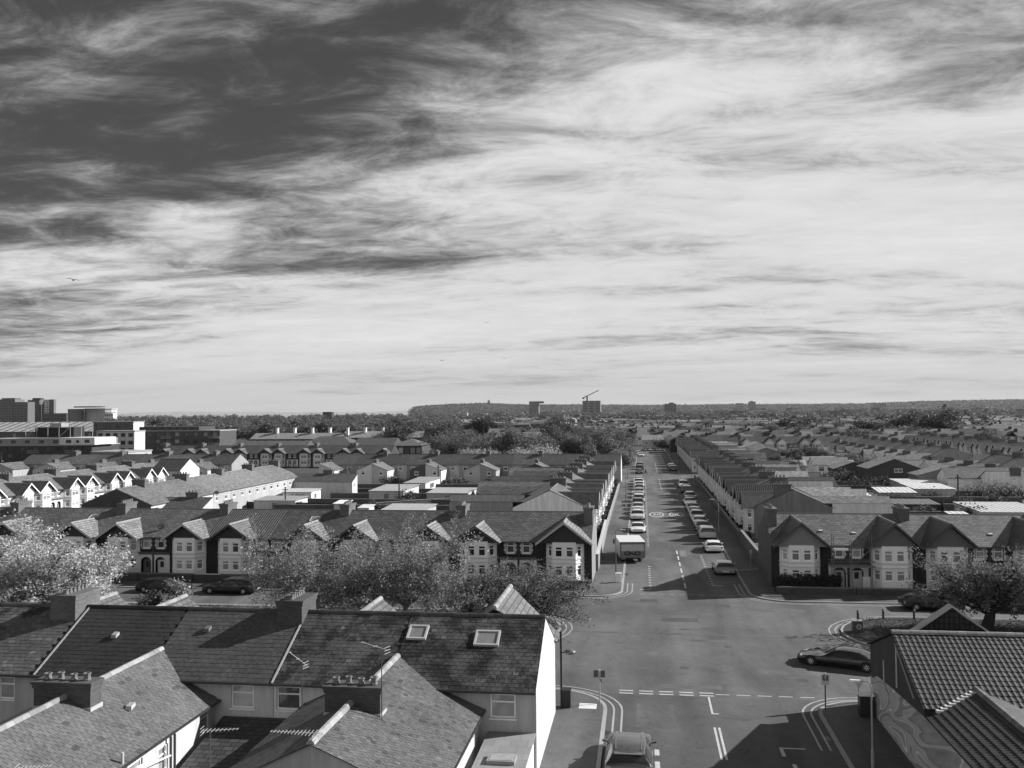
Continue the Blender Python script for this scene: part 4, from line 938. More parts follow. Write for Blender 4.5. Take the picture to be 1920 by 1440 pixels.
YE, YR_, YF, ZE, ZR = 42.75, 47.5, 52.4, 4.02, 6.4
SLP = Vector((0, YR_-YE, ZR-ZE)); SLEN = SLP.length
def ridge_pieces(part, p0, p1, color, step=.42, r=.15, seed=1):
    rg = random.Random(seed); p0 = Vector(p0); p1 = Vector(p1); n = max(1, int((p1-p0).length/step)); d = (p1-p0)/n; side = Vector((0, 0, 1)).cross(d).normalized()*r
    m = MB(); L_ = d.length-.012; 
    prof = [(-1, -.09), (-.8, .0), (-.35, .07), (.35, .07), (.8, 0), (1, -.09)]
    for (a, za), (b, zb) in zip(prof, prof[1:]): m.quad((0, a*r, za), (L_, a*r, za), (L_, b*r, zb), (0, b*r, zb))
    m.poly([(0, a*r, z) for a, z in prof]); m.poly([(L_, a*r, z) for a, z in prof][::-1])
    me = m.mesh('ridge_tile', LICH); rot = Matrix((d.normalized(), side.normalized(), d.normalized().cross(side.normalized()))).transposed().to_4x4()
    for k in range(n):
        o = bpy.data.objects.new('ridge_tile', me); col.objects.link(o); o.parent = part; o.color = g(color*(1+rg.uniform(-.25, .25)))
        o.matrix_basis = Matrix.Translation(p0+d*k+Vector((0, 0, .05+rg.uniform(0, .012)))) @ rot
def aerial(t, base, top, boom_dir, boom=1.1, n=7, color=.25, name='tv_aerial'):
    b = Vector(base); tp = Vector(top); m = MB(); m.tube(b, tp, .022, n=5); me = m.mesh('mast', METAL); wobj('mast', me, t, color*.4)
    m = MB(); d = Vector(boom_dir).normalized(); s = Vector((0, 0, 1)).cross(d).normalized(); m.tube(tp-d*boom*.25, tp+d*boom*.75, .014, n=4)
    for k in range(n): c = tp+d*(boom*(.75-k/n)); l = .10+.02*k; m.tube(c-s*l, c+s*l, .008, n=4)
    c = tp-d*boom*.22; 
    for dz in (-.12, 0, .12): m.tube(c-s*.2+Vector((0, 0, dz)), c+s*.2+Vector((0, 0, dz)), .009, n=4)
    wobj('antenna', m.mesh('antenna', METAL), t, color*2)
def near_window(t, p0, p1, op, pane=.2, frame=.8, rev=.12, transom=.66):
    e = build_window(win_parts(p0, p1, op, rev, transom, .08), None); f = wobj('window', e[1], t, frame); obj('pane', e[3][0][1], f, pane)
def near_house(label, x0, x1, roofcol, unit, tone, seed, wins, wall, gab, wing, flank=None, skylights=(), half=True):
    t = thing('terraced_house', label, 'house', ((x0+x1)/2, 47.0, 0), 0, 'terrace just below the camera')
    m = MB(); ops = [(x1-b, x1-a, c, e) for a, b, c, e in wins]
    m.panel((x1-.01, YF), (x0+.01, YF), 0, 4.1); m.panel((x0+.01, 43.0), (x1-.01, 43.0), 0, ZE+.1, [(a-x0-.01, b-x0-.01, c, e) for a, b, c, e in wins], .14)
    for x, o in ((x0+.01, 1), (x1-.01, 0)):
        P = [(x, 43.0, 0), (x, YF, 0), (x, YF, 4.1), (x, YR_, ZR-.03), (x, 43.0, ZE+.1)]; m.poly(P[::-1] if o else P)
    wobj('wall', m.mesh('wall', RENDER), t, wall)
    if flank: 
        m = MB(); x = x1+.004; m.poly([(x, 43.0, 0), (x, YF, 0), (x, YF, 4.08), (x, YR_, ZR-.05), (x, 43.0, ZE+.08)]); wobj('end_wall', m.mesh('end_wall', RENDER), t, flank)
    for a, b, c, e in wins: near_window(t, (x0+.01, 43.0), (x1-.01, 43.0), (a-x0-.01, b-x0-.01, c, e), [.08, .3][seed % 2])
    m = MB(); m.slab((x0, YE, ZE), (x1, YE, ZE), (x1, YR_, ZR), (x0, YR_, ZR), .01); m.slab((x0, YR_, ZR), (x1, YR_, ZR), (x1, YF+.25, 4.0), (x0, YF+.25, 4.0), .07)
    roof = wobj('roof', m.mesh('roof', SLATE), t, roofcol*.25)
    w_ = x1-x0
    wl, wr = wing
    def mask(u, v):
        X = x0+u; z = ZE+(ZR-ZE)*v/SLEN
        for sx in skylights:
            if abs(X-sx[0]) < .5 and abs(v-sx[1]) < .48: return False
        return True
    pu = {SL_A: .29, SL_B: .30, SL_C: .24, SL_D: .36}[unit]; pv = {SL_A: .265, SL_B: .25, SL_C: .205, SL_D: .31}[unit]
    piece_field(t, roof, 'slate', unit, Vector((x0, YE-.03, ZE+.02)), (1, 0, 0), SLP, w_, SLEN, pu, pv, roofcol, seed, TONEP if tone else TONE, mask, tone, half)
    ridge_pieces(roof, (x0, YR_, ZR+.02), (x1, YR_, ZR+.02), roofcol*.9, seed=seed)
    m = MB(); m.box(x0, x1, YE-.16, YE-.04, ZE-.07, ZE+.03); wobj('gutter', m.mesh('gutter', METAL), t, .03)
    for (gx, gz) in gab:
        s = (ZR-4.1)/(YF-YR_); gw = 4.6 if gz < 6.5 else 5.6; yb = YF-(gz-4.1)/s if gz < ZR else YR_+.2; m = MB(); z0 = 4.0; gy = YF+1.5
        m.slab((gx-gw/2, gy, z0), (gx, gy, gz), (gx, yb, gz), (gx-gw/2, YF-.3, z0), .07); m.slab((gx, gy, gz), (gx+gw/2, gy, z0), (gx+gw/2, YF-.3, z0), (gx, yb, gz), .07)
        gr = wobj('gable_roof', m.mesh('gable_roof', SLATE), t, .12); ridge_pieces(gr, (gx, yb+.1, gz+.06), (gx, gy, gz+.06), .24, seed=seed+5)
        m = MB(); m.box(gx-1.8, gx+1.8, YF, YF+1.1, 0, 4.0); m.poly([(gx+gw/2-.2, YF+1.12, 4.0), (gx-gw/2+.2, YF+1.12, 4.0), (gx, YF+1.12, gz-.12)]); wobj('bay', m.mesh('bay', STONE), t, .5)
    for (sx, sv, hw, hh) in skylights:
        def P(x, v, o): return tuple(Vector((x, YE-.03, ZE+.02))+SLP.normalized()*v+Vector((0, -SLP.z, SLP.y)).normalized()*o)
        k = MB(); q = MB()
        for a, b, c, e in ((-hw, hw, -hh, -hh+.1), (-hw, hw, hh-.1, hh), (-hw, -hw+.1, -hh+.1, hh-.1), (hw-.1, hw, -hh+.1, hh-.1)):
            k.hexa([P(sx+a, sv+c, 0), P(sx+b, sv+c, 0), P(sx+b, sv+e, 0), P(sx+a, sv+e, 0)], [P(sx+a, sv+c, .13), P(sx+b, sv+c, .13), P(sx+b, sv+e, .13), P(sx+a, sv+e, .13)])
        q.quad(P(sx-hw+.05, sv-hh+.05, .08), P(sx+hw-.05, sv-hh+.05, .08), P(sx+hw-.05, sv+hh-.05, .08), P(sx-hw+.05, sv+hh-.05, .08))
        f = wobj('skylight', k.mesh('skylight', PAINT), t, .42); obj('pane', q.mesh('pane', GLASS), f, .22)
    return t, roof
def moss(dx):
    return lambda u, v, rg: 1.7 if rg.random() < .02 else (.7 if rg.random() < .1 else 1.0)
n1, n1r = near_house('end terraced house with two skylights in a mossy slate roof and a tall white flank', -12.0, -5.0, .07, SL_A, moss(.3), 1, [(-7.15, -5.95, 2.72, 3.85)], .42, [(-7.7, 6.7)], (-12, -7.5), flank=.50,
                     skylights=[(-11.35, 3.85, .50, .52), (-7.75, 3.55, .62, .55)])
n2, n2r = near_house('terraced house with a plain mossy slate roof, next to the skylit end house', -17.7, -12.0, .07, SL_A, moss(2.1), 2, [(-17.55, -16.35, 2.72, 3.85)], .62, [(-15.5, 5.85)], (-15.7, -12))
n3, n3r = near_house('terraced house with a smooth mid-grey roof between the two big chimney stacks', -24.3, -17.7, .068, SL_D, None, 3, [(-19.85, -18.7, 2.72, 3.85)], .5, [], (-24.5, -20.5))
n4, n4r = near_house('terraced house with a dark tiled roof beside the tall rendered chimney stack', -30.2, -24.3, .034, SL_D, None, 4, [], .5, [(-27.8, 5.75)], (-28.7, -24.5))
n5, n5r = near_house('terraced house with a patched grey slate roof beyond the tall chimney stack', -37.0, -30.2, .085, SL_B, lambda u, v, rg: (1.5 if rg.random() < .12 else 1.0), 5, [(-32.15, -31.3, 2.72, 3.85), (-34.8, -33.5, 2.72, 3.85)], .4, [(-32.4, 5.8)], (-33, -30))
def near_stack(t, x0, x1, y0, y1, z0, z1, np_, color, side=None, axis='y'):
    e = stack(None, x0, x1, y0, y1, z0, z1, np_, axis); s_ = wobj('chimney_stack', e[1], t, color)
    for q in e[3]: obj('chimney_pot', q[1], s_, .17)
    # lead and mortar flashing at the foot
    m = MB(); m.box(x0-.05, x1+.05, y0-.05, y1+.05, z0+.25, z0+.62); obj('flashing', m.mesh('flashing', STONE), s_, .38)
    return s_
near_stack(n3, -18.95, -17.6, 46.5, 48.6, 5.2, 7.2, 6, .075); near_stack(n5, -31.7, -30.25, 46.4, 48.7, 5.2, 7.25, 6, .12)
# pale mortar joint between neighbouring roofs
for t, r, x, c in ((n2, n2r, -17.72, .35), (n4, n4r, -30.1, .3)):
    m = MB(); q = lambda v, o, dx=0: tuple(Vector((x+dx, YE-.03, ZE+.02))+SLP.normalized()*v+Vector((0, -SLP.z, SLP.y)).normalized()*o)
    for i in range(10): a, b = i*SLEN/10, (i+1)*SLEN/10; m.hexa([q(a, .0), q(a, .0, .09), q(b, 0, .09), q(b, 0)], [q(a, .055), q(a, .055, .09), q(b, .055, .09), q(b, .055)])
    obj('mortar_fillet', m.mesh('mortar_fillet', STONE), r, c)

# --- rear wings towards us
def wing_half(t, xr, xe, y0, y1, zr, ze, roofcol, unit, tone, seed, wall, side_wall, wins=(), end=True, half=True):
    """one slope of a rear wing: ridge at x=xr, eave at x=xe"""
    sg = 1 if xe > xr else -1; s = (zr-ze)/abs(xe-xr); y_top = YE+(zr-ZE)/SLP.z*SLP.y; y_low = 42.95; xi = xe-sg*.22
    m = MB()
    if sg > 0: m.panel((xi, y1), (xi, 43.0), 0, ze+.2*s, wins, .12)
    else: m.panel((xi, 43.0), (xi, y1), 0, ze+.2*s, wins, .12)
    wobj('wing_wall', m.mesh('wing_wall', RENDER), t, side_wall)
    for o in wins: near_window(t, (xi, y1) if sg > 0 else (xi, 43.0), (xi, 43.0) if sg > 0 else (xi, y1), o, .25, .75)
    m = MB(); a = [(xr, y1, 0), (xi, y1, 0), (xi, y1, ze+.2*s), (xr, y1, zr-.03)]; m.poly(a if sg > 0 else a[::-1]); wobj('wing_end', m.mesh('wing_end', RENDER), t, wall)
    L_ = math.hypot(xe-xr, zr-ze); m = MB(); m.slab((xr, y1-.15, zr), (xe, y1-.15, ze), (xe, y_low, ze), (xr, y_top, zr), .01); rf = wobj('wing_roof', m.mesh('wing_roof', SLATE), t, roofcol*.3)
    V = Vector((xr-xe, 0, zr-ze)); lenY = y_top-y1+.15
    pu = {SL_A: .29, SL_B: .30, SL_C: .24, SL_D: .36}[unit]; pv = {SL_A: .265, SL_B: .25, SL_C: .205, SL_D: .31}[unit]
    def yv(u): return (y1-.15+u) if sg > 0 else (y_top-u)
    def mask(u, v): 
        z = ze+v*(zr-ze)/L_; lim = YE+(z-ZE)/SLP.z*SLP.y if z > ZE else 42.95
        return yv(u) < lim+.1
    if sg > 0: piece_field(t, rf, 'slate', unit, Vector((xe+.04, y1-.15, ze+.0)), (0, 1, 0), V, lenY, L_, pu, pv, roofcol, seed, TONE, mask, tone, half)
    else: piece_field(t, rf, 'slate', unit, Vector((xe-.04, y_top, ze+.0)), (0, -1, 0), V, lenY, L_, pu, pv, roofcol, seed, TONE, mask, tone, half)
    m = MB(); m.box(min(xe, xe+sg*.11), max(xe, xe+sg*.11), y1-.1, y_low, ze-.08, ze+.02); wobj('gutter', m.mesh('gutter', METAL), t, .03)
    return rf
speck = lambda u, v, rg: (1.25 if rg.random() < .08 else (.6 if rg.random() < .06 else 1.0))
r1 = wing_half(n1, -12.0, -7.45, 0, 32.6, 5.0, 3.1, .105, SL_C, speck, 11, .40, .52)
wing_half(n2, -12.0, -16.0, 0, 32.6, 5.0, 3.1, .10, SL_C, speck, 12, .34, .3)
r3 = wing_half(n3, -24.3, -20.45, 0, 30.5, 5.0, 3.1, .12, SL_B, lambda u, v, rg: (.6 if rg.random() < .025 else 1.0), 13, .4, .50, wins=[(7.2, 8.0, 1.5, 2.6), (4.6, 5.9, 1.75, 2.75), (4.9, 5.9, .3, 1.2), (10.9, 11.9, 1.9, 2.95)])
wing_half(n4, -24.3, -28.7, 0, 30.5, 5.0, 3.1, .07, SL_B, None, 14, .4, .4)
ridge_pieces(r1, (-12.0, 44.6, 5.03), (-12.0, 32.5, 5.03), .27, .46, .17, 21); ridge_pieces(r3, (-24.3, 44.6, 5.03), (-24.3, 30.4, 5.03), .26, .46, .14, 22)
near_stack(n1, -13.1, -10.75, 37.2, 38.0, 4.0, 5.7, 4, .07, axis='x'); near_stack(n3, -25.75, -23.15, 36.6, 37.4, 4.0, 5.65, 4, .08, axis='x')
# open top-hung window, pipes and a soil stack on the white wing wall
m = MB(); m.obox((-20.63, 35.15, 2.5), (.45, 0, -.55), (0, 1.1, 0), (.05, 0, .04)); 
wobj('open_sash', m.mesh('open_sash', PAINT), n3, .8)
for yy, zt in ((34.6, 3.6), (34.9, 3.0), (38.4, 2.9), (38.75, 2.9)):
    m = MB(); m.tube((-20.5, yy, .1), (-20.5, yy, zt), .06, n=7); wobj('drainpipe', m.mesh('drainpipe', METAL), n3, .5 if yy < 36 else .06)
m = MB(); m.tube((-20.5, 34.6, 2.6), (-20.5, 38.4, 2.1), .05, n=6); wobj('drainpipe', m.mesh('drainpipe', METAL), n3, .55)
# flat-roofed kitchen behind the end house
m = MB(); m.box(-7.2, -5.12, 31.0, 42.9, 0, 1.9); wobj('kitchen_wall', m.mesh('kitchen_wall', RENDER), n1, .8)
m = MB(); m.slab((-7.25, 30.9, 1.85), (-5.0, 30.9, 1.85), (-5.0, 42.98, 2.05), (-7.25, 42.98, 2.05), .06); kr = wobj('kitchen_roof', m.mesh('kitchen_roof', PAVE), n1, .24)
for yy in (39.6, 36.4):
    m = MB(); m.box(-6.7, -5.5, yy-.45, yy+.45, 2.04, 2.20); f = obj('skylight', m.mesh('skylight', PAINT), kr, .28); m = MB(); m.box(-6.6, -5.6, yy-.36, yy+.36, 2.20, 2.216); obj('pane', m.mesh('pane', GLASS), f, .35)
# ventilators, vents, aerials
for t, r, p, c in ((n4, n4r, (-27.3, 45.3, 5.35), .3), (n3, n3r, (-22.5, 45.9, 5.65), .12), (n3, r3, (-22.3, 38.2, 4.08), .4)):
    m = MB(); m.hexa([(p[0]-.16, p[1]-.16, p[2]), (p[0]+.16, p[1]-.16, p[2]), (p[0]+.16, p[1]+.2, p[2]+.12), (p[0]-.16, p[1]+.2, p[2]+.12)], [(p[0]-.13, p[1]-.1, p[2]+.16), (p[0]+.13, p[1]-.1, p[2]+.16), (p[0]+.13, p[1]+.2, p[2]+.26), (p[0]-.13, p[1]+.2, p[2]+.26)])
    obj('roof_vent', m.mesh('roof_vent', STONE), r, c)
def aer(label, base, top, bd, boom=1.2, n=8):
    t = thing('tv_aerial', label, 'aerial', base); aerial(t, base, top, bd, boom, n); return t
aer('tall bare television aerial pole beside the four-pot chimney below the skylights', (-10.62, 37.0, 4.35), (-10.62, 37.0, 7.35), (-1, .35, .16), 1.3, 2)
aer('short leaning television aerial beside the mossy roof', (-14.6, 38.6, 3.85), (-14.6, 38.6, 6.25), (-1, .3, .55), 1.0, 2)
aer('many-toothed television aerial at the gable end of the speckled rear wing', (-12.1, 32.7, 4.3), (-12.1, 32.7, 5.35), (-1, -.05, .02), 1.9, 14)
aer('television aerial on a mast over the dark yard beside the speckled rear wing', (-16.3, 33.5, 2.6), (-16.3, 33.5, 5.0), (1, .1, .06), 1.4, 9)
aer('low television aerial above the light-grey rear wing roof', (-22.0, 30.8, 2.2), (-22.0, 30.8, 4.35), (1, .2, .08), 1.2, 8)
# yard wall and dark lean-to between the wings
m = MB(); m.slab((-20.2, 38.0, 1.3), (-16.2, 38.0, 1.3), (-16.2, 42.9, 2.3), (-20.2, 42.9, 2.3), .06); o = obj('lean_to_roof', m.mesh('lean_to_roof', SLATE), None, .06); tag(o, 'dark lean-to roof in the yard between the two rear wings', 'roof')
m = MB(); m.box(-18.35, -18.15, 26, 38, .1, 1.5); o = obj('yard_wall', m.mesh('yard_wall', BRICK), None, .08); tag(o, 'dark brick yard wall between the two rear wings', 'wall')

# ------------------------------------------------------------------ the corner building with the mural
mt = thing('corner_building', 'tile-roofed corner building with a mural along its flank', 'building', (16, 48, 0))
ZM = [3.45, 5.55, 3.75]; YM = [44.4, 49.6, 54.6]; XW, XE2 = 12.5, 25.0
m = MB(); m.poly([(XW, 54.6, 0), (XW, 30.0, 0), (XW, 30.0, 3.05), (XW, 44.6, 3.05), (XW, 44.6, 3.5), (XW, 49.6, 5.5), (XW, 54.6, 3.72)])
m.panel((XE2, 54.6), (XW, 54.6), 0, 3.75); m.panel((XW, 44.6), (XE2, 44.6), 0, 3.5); m.poly([(XE2, 44.6, 0), (XE2, 54.6, 0), (XE2, 54.6, 3.75), (XE2, 49.6, 5.5), (XE2, 44.6, 3.5)]); wobj('wall', m.mesh('wall', RENDER), mt, .055)
m = MB(); m.panel((12.494, 54.58), (12.494, 30.2), .1, 2.05); m.poly([(12.494, 54.0, 2.05), (12.494, 30.2, 2.05), (12.494, 30.2, 2.98), (12.494, 44.6, 2.98), (12.494, 50.6, 2.62), (12.494, 53.2, 2.4)]); wobj('mural', m.mesh('mural', MURAL), mt, .5)
PT = pantile_unit(.26, .355, .026, 8, .03); PT2 = pantile_unit(.25, .345, .03, 6, .05)
m = MB(); m.slab((XW-.12, YM[0]-.15, ZM[0]-.06), (XE2, YM[0]-.15, ZM[0]-.06), (XE2, YM[1], ZM[1]), (XW-.12, YM[1], ZM[1]), .01); m.slab((XW-.12, YM[1], ZM[1]), (XE2, YM[1], ZM[1]), (XE2, YM[2]+.2, ZM[2]-.05), (XW-.12, YM[2]+.2, ZM[2]-.05), .06)
mr = wobj('roof', m.mesh('roof', TILE), mt, .04)
V = Vector((0, YM[1]-YM[0]+.15, ZM[1]-ZM[0]+.06))
AX, AZ, AE = 15.07, 3.95, 3.12
def mm_mask(u, v):
    X = XW-.12+u; t_ = v/V.length; z = ZM[0]-.06+t_*V.z
    return not (z < AZ-(abs(X-AX))*(AZ-AE)/(AX-XW)-.05 and X < 17.6)
piece_field(mt, mr, 'roof_tile', PT, Vector((XW-.12, YM[0]-.15, ZM[0]-.03)), (1, 0, 0), V, XE2-XW, V.length, .26, .355, .038, 31, TONE, mm_mask, None, False, 300, .18)
ridge_pieces(mr, (XW-.1, YM[1], ZM[1]+.05), (XE2, YM[1], ZM[1]+.05), .20, .45, .19, 33)
# annexe towards us
m = MB(); sA = (AZ-AE)/(AX-XW+.1)
m.slab((XW-.1, 28.0, AE), (AX, 28.0, AZ), (AX, 45.5, AZ), (XW-.1, 43.9, AE), .01); m.slab((AX, 28.0, AZ), (2*AX-XW+.1, 28.0, AE), (2*AX-XW+.1, 43.9, AE), (AX, 45.5, AZ), .01); ar = wobj('annexe_roof', m.mesh('annexe_roof', TILE), mt, .04)
m = MB(); m.panel((2*AX-XW, 28.2), (2*AX-XW, 44.5), 0, AE); wobj('annexe_wall', m.mesh('annexe_wall', RENDER), mt, .3)
Va = Vector((AX-XW+.1, 0, AZ-AE)); La = Va.length
piece_field(mt, ar, 'roof_tile', PT2, Vector((XW-.1, 45.4, AE+.02)), (0, -1, 0), Va, 17.0, La, .25, .345, .036, 34, TONE, lambda u, v: 45.4-u < 43.9+1.6*v/La, None, False, 300, .12)
Vb = Vector((-(AX-XW+.1), 0, AZ-AE))
piece_field(mt, ar, 'roof_tile', PT2, Vector((2*AX-XW+.1, 28.0, AE+.02)), (0, 1, 0), Vb, 17.4, La, .25, .345, .085, 35, TONE, lambda u, v: 28.0+u < 43.9+1.6*v/La, None, False, 120, .12)
ridge_pieces(ar, (AX, 45.6, AZ+.07), (AX, 28.0, AZ+.07), .15, .45, .19, 36)
m = MB()
for i in range(9):
    a = i/9; m.box(13.0+2.0*a-.12, 13.0+2.0*a+.16, 44.1+1.25*a-.12, 44.1+1.25*a+.12, 3.30+.62*a, 3.46+.62*a)
wobj('lead_flashing', m.mesh('lead_flashing', STONE), mt, .5)
# parapet gable over the front
m = MB(); m.hexa([(13.6, 52.6, 3.0), (18.9, 52.6, 3.0), (18.9, 53.0, 3.0), (13.6, 53.0, 3.0)], [(13.6, 52.6, 4.35), (18.9, 52.6, 4.35), (18.9, 53.0, 4.35), (13.6, 53.0, 4.35)])
for y_, o_ in ((52.6, 1), (53.0, -1)): m.poly([(13.6, y_, 4.35), (18.9, y_, 4.35), (16.25, y_, 6.3)][::o_])
wobj('parapet_gable', m.mesh('parapet_gable', TILE), mt, .04)
for xe in (13.35, 19.15):
    m = MB(); m.hexa([(xe, 52.5, 4.22), (16.25, 52.5, 6.32), (16.25, 53.1, 6.32), (xe, 53.1, 4.22)] if xe < 16 else [(16.25, 52.5, 6.32), (xe, 52.5, 4.22), (xe, 53.1, 4.22), (16.25, 53.1, 6.32)], [(xe, 52.5, 4.34), (16.25, 52.5, 6.44), (16.25, 53.1, 6.44), (xe, 53.1, 4.34)] if xe < 16 else [(16.25, 52.5, 6.44), (xe, 52.5, 4.34), (xe, 53.1, 4.34), (16.25, 53.1, 6.44)]); wobj('coping', m.mesh('coping', STONE), mt, .4)
m = MB(); m.box(13.2, 19.3, 54.6, 56.2, 0, 3.3); wobj('front_wing', m.mesh('front_wing', RENDER), mt, .3)
for p0, p1, c in (((12.46, 46.0, 3.35), (12.46, 49.2, 5.1), .3), ((12.46, 49.0, 3.0), (12.46, 49.0, 5.0), .45), ((12.46, 51.5, 2.6), (12.46, 51.5, 3.7), .4)):
    m = MB(); m.tube(p0, p1, .045, n=6); wobj('conduit', m.mesh('conduit', METAL), mt, c)
# ------------------------------------------------------------------ sheds, garages, garden walls
OBR = []
def outbuilding(label, x0, x1, y0, y1, z, wall, roof, cat='garage', name='garage', fall=.25, door=True, roofmat=None, ov=.18):
    t = thing(name, label, cat, ((x0+x1)/2, y0, Z_PAVE)); w_ = x1-x0; d_ = y1-y0; h = w_/2; OBR.append((x0, x1, y0, y1))
    m = MB(); m.panel((-h, 0), (h, 0), 0, z, [(h-.45, h+.45, .05, z*.8)] if door and w_ > 2.4 else [], .08); m.panel((h, 0), (h, d_), 0, z, [(d_*.3, d_*.55, z*.35, z*.8)] if d_ > 3 else [], .08); m.panel((h, d_), (-h, d_), 0, z); m.panel((-h, d_), (-h, 0), 0, z)
    obj('wall', m.mesh('wall', RENDER), t, wall)
    m = MB(); m.slab((-h-ov, -ov, z+.01), (h+ov, -ov, z+.01), (h+ov, d_+ov, z+.01+fall), (-h-ov, d_+ov, z+.01+fall), .08); r = obj('roof', m.mesh('roof', roofmat or CONC), t, roof)
    m = MB(); n = max(3, int(w_/.8))
    for k in range(n): x = -h+(k+.5)*w_/n; m.slab((x-.03, -ov, z+.09), (x+.03, -ov, z+.09), (x+.03, d_+ov, z+.09+fall), (x-.03, d_+ov, z+.09+fall), .03)
    obj('roof_battens', m.mesh('roof_battens', CONC), r, roof*.8)
    if door and w_ > 2.4: m = MB(); m.quad((-.45, .07, .05), (.45, .07, .05), (.45, .07, z*.8), (-.45, .07, z*.8)); obj('door', m.mesh('door', PAINT), t, .2)
    if d_ > 3: m = MB(); m.quad((h-.07, d_*.3, z*.35), (h-.07, d_*.55, z*.35), (h-.07, d_*.55, z*.8), (h-.07, d_*.3, z*.8)); obj('window', m.mesh('window', GLASS), t, .15)
    return t
def ob_px(label, pxl, pxr, py, z, depth, wall, roof, **k):
    a = at_z(pxl, py, z); b = at_z(pxr, py, z); return outbuilding(label, a[0], b[0], a[1], a[1]+depth, z, wall, roof, **k)
ob_px('long flat-roofed white garage beside the telegraph pole in the western gardens', 692, 757, 922, 2.1, 12, .5, .32)
ob_px('flat-roofed pale garage behind the long white garage', 757, 798, 907, 2.1, 14, .5, .28)
ob_px('broad garage with a striped sheet roof next to the long white garage', 715, 800, 958, 1.8, 7, .4, .36)
ob_px('low pale shed with a wide roof below the white house ends', 800, 878, 926, 1.9, 9, .45, .34)
ob_px('white flat-roofed kitchen behind the pale rear walls', 530, 585, 924, 1.9, 5, .75, .45)
ob_px('grey lean-to shed roof behind the pale rear walls', 476, 555, 940, 1.7, 6, .5, .28)
ob_px('white outhouse beside the lone white rear gable', 590, 634, 913, 1.7, 5, .7, .45)
ob_px('small white-roofed shed beyond the dark garden fence', 626, 648, 946, 1.4, 3.5, .5, .75, name='garden_shed', cat='shed')
ob_px('small pale shed at the foot of the bushes near the dark fence', 672, 692, 954, 1.3, 3.0, .6, .6, name='garden_shed', cat='shed')
ob_px('white-roofed garden shed with a window in the eastern gardens', 1650, 1717, 925, 1.8, 5.5, .3, .6, name='garden_shed', cat='shed', fall=.5)
ob_px('long garage with a bright white roof in the eastern gardens', 1716, 1790, 918, 2.0, 10, .4, .6)
ob_px('second long bright-roofed garage behind the first in the eastern gardens', 1692, 1788, 908, 2.1, 9, .4, .55)
ob_px('low white wall-like outhouse beside the shaded terrace backs', 1565, 1648, 931, 1.2, 4, .6, .7)
ob_px('large pale shed with a broad white roof near the flowering shrub', 1842, 1965, 962, 1.9, 12, .5, .5)
ob_px('small hut with a pale roof behind the grey-gabled terrace', 1790, 1822, 970, 1.4, 4, .2, .6, name='garden_shed', cat='shed')
ob_px('flat white-roofed extension behind the rendered end gable', 1565, 1605, 958, 1.9, 5, .6, .6)
ob_px('second flat white-roofed extension behind the rendered end gable', 1563, 1600, 967, 1.5, 4, .6, .55)
ob_px('dark shed with a shallow roof in the eastern gardens', 1672, 1760, 947, 1.5, 6, .06, .14, name='garden_shed', cat='shed')
ob_px('row of brick sheds with a shared grey roof beside the long white house', 1835, 1905, 895, 2.0, 9, .12, .16, name='garden_shed', cat='shed')
ob_px('pale lean-to beside the row of brick sheds', 1885, 1915, 905, 1.6, 6, .4, .5, name='garden_shed', cat='shed')
ob_px('small white flat-roofed store behind the shaded terrace', 1475, 1516, 893, 2.0, 7, .6, .7)
def garden_wall(label, x0, y0, x1, y1, h, color, brick=True, name='garden_wall', cat='wall', th=.24):
    d = Vector((x1-x0, y1-y0, 0)); L_ = d.length; t = thing(name, label, cat, (x0, y0, Z_PAVE), math.atan2(d.y, d.x))
    m = MB(); m.box(0, L_, -th/2, th/2, 0, h); obj('wall', m.mesh('wall', BRICK if brick else CONC), t, color)
    m = MB(); m.box(-.03, L_+.03, -th/2-.05, th/2+.05, h, h+.08); obj('coping', m.mesh('coping', STONE), t, color*1.8+.04)
    return t
def fence(label, x0, y0, x1, y1, h, color, n=None):
    d = Vector((x1-x0, y1-y0, 0)); L_ = d.length; t = thing('garden_fence', label, 'fence', (x0, y0, Z_PAVE), math.atan2(d.y, d.x)); n = n or max(2, int(L_/2.2))
    for k in range(n):
        a, b = k*L_/n, (k+1)*L_/n; m = MB()
        nb = 8
        for q in range(nb): u = a+(b-a)*q/nb; m.box(u+.01, u+(b-a)/nb-.01, -.02, .02, .05, h-.03*((q*3+k) % 3))
        obj('panel', m.mesh('panel', PAINT), t, color*RND.uniform(.7, 1.3)); m = MB(); m.box(a-.05, a+.05, -.06, .06, 0, h+.08); obj('post', m.mesh('post', PAINT), t, color*.8)
    return t
def px2(p, z=0): return at_z(p[0], p[1], z)
def wall_px(label, a, b, h, color, fn=garden_wall, **k):
    A, B = px2(a), px2(b); return fn(label, A[0], A[1], B[0], B[1], h, color, **k)
wall_px('long dark fence closing the western gardens behind the terrace', (440, 957), (632, 960), 1.5, .035, fence)
wall_px('dark fence further back in the western gardens', (582, 935), (690, 932), 1.5, .03, fence)
wall_px('dark garden wall behind the pale garages', (690, 958), (880, 945), 1.2, .10)
wall_px('pale side wall climbing beside the corner house', (1120, 1072), (1136, 1000), 1.7, .24, brick=False)
wall_px('long garden wall across the eastern gardens', (1568, 962), (1745, 962), 1.1, .12)
wall_px('second garden wall across the eastern gardens', (1565, 945), (1660, 944), 1.2, .16)
wall_px('pale wall in front of the eastern sheds', (1660, 978), (1800, 985), 1.0, .2)
wall_px('fence beside the pale shed in the eastern gardens', (1765, 950), (1775, 985), 1.6, .06, fence)
wall_px('fence panels beside the flowering shrub', (1845, 990), (1850, 965), 1.6, .12, fence)
RG = random.Random(21)
for k in range(9):
    yy = 108+11*k; garden_wall('brick boundary wall between the western gardens', -64+RG.uniform(-2, 4), yy, -27+RG.uniform(-3, 2), yy+RG.uniform(-1, 1), 1.1, .09)['group'] = 'western garden boundary walls'
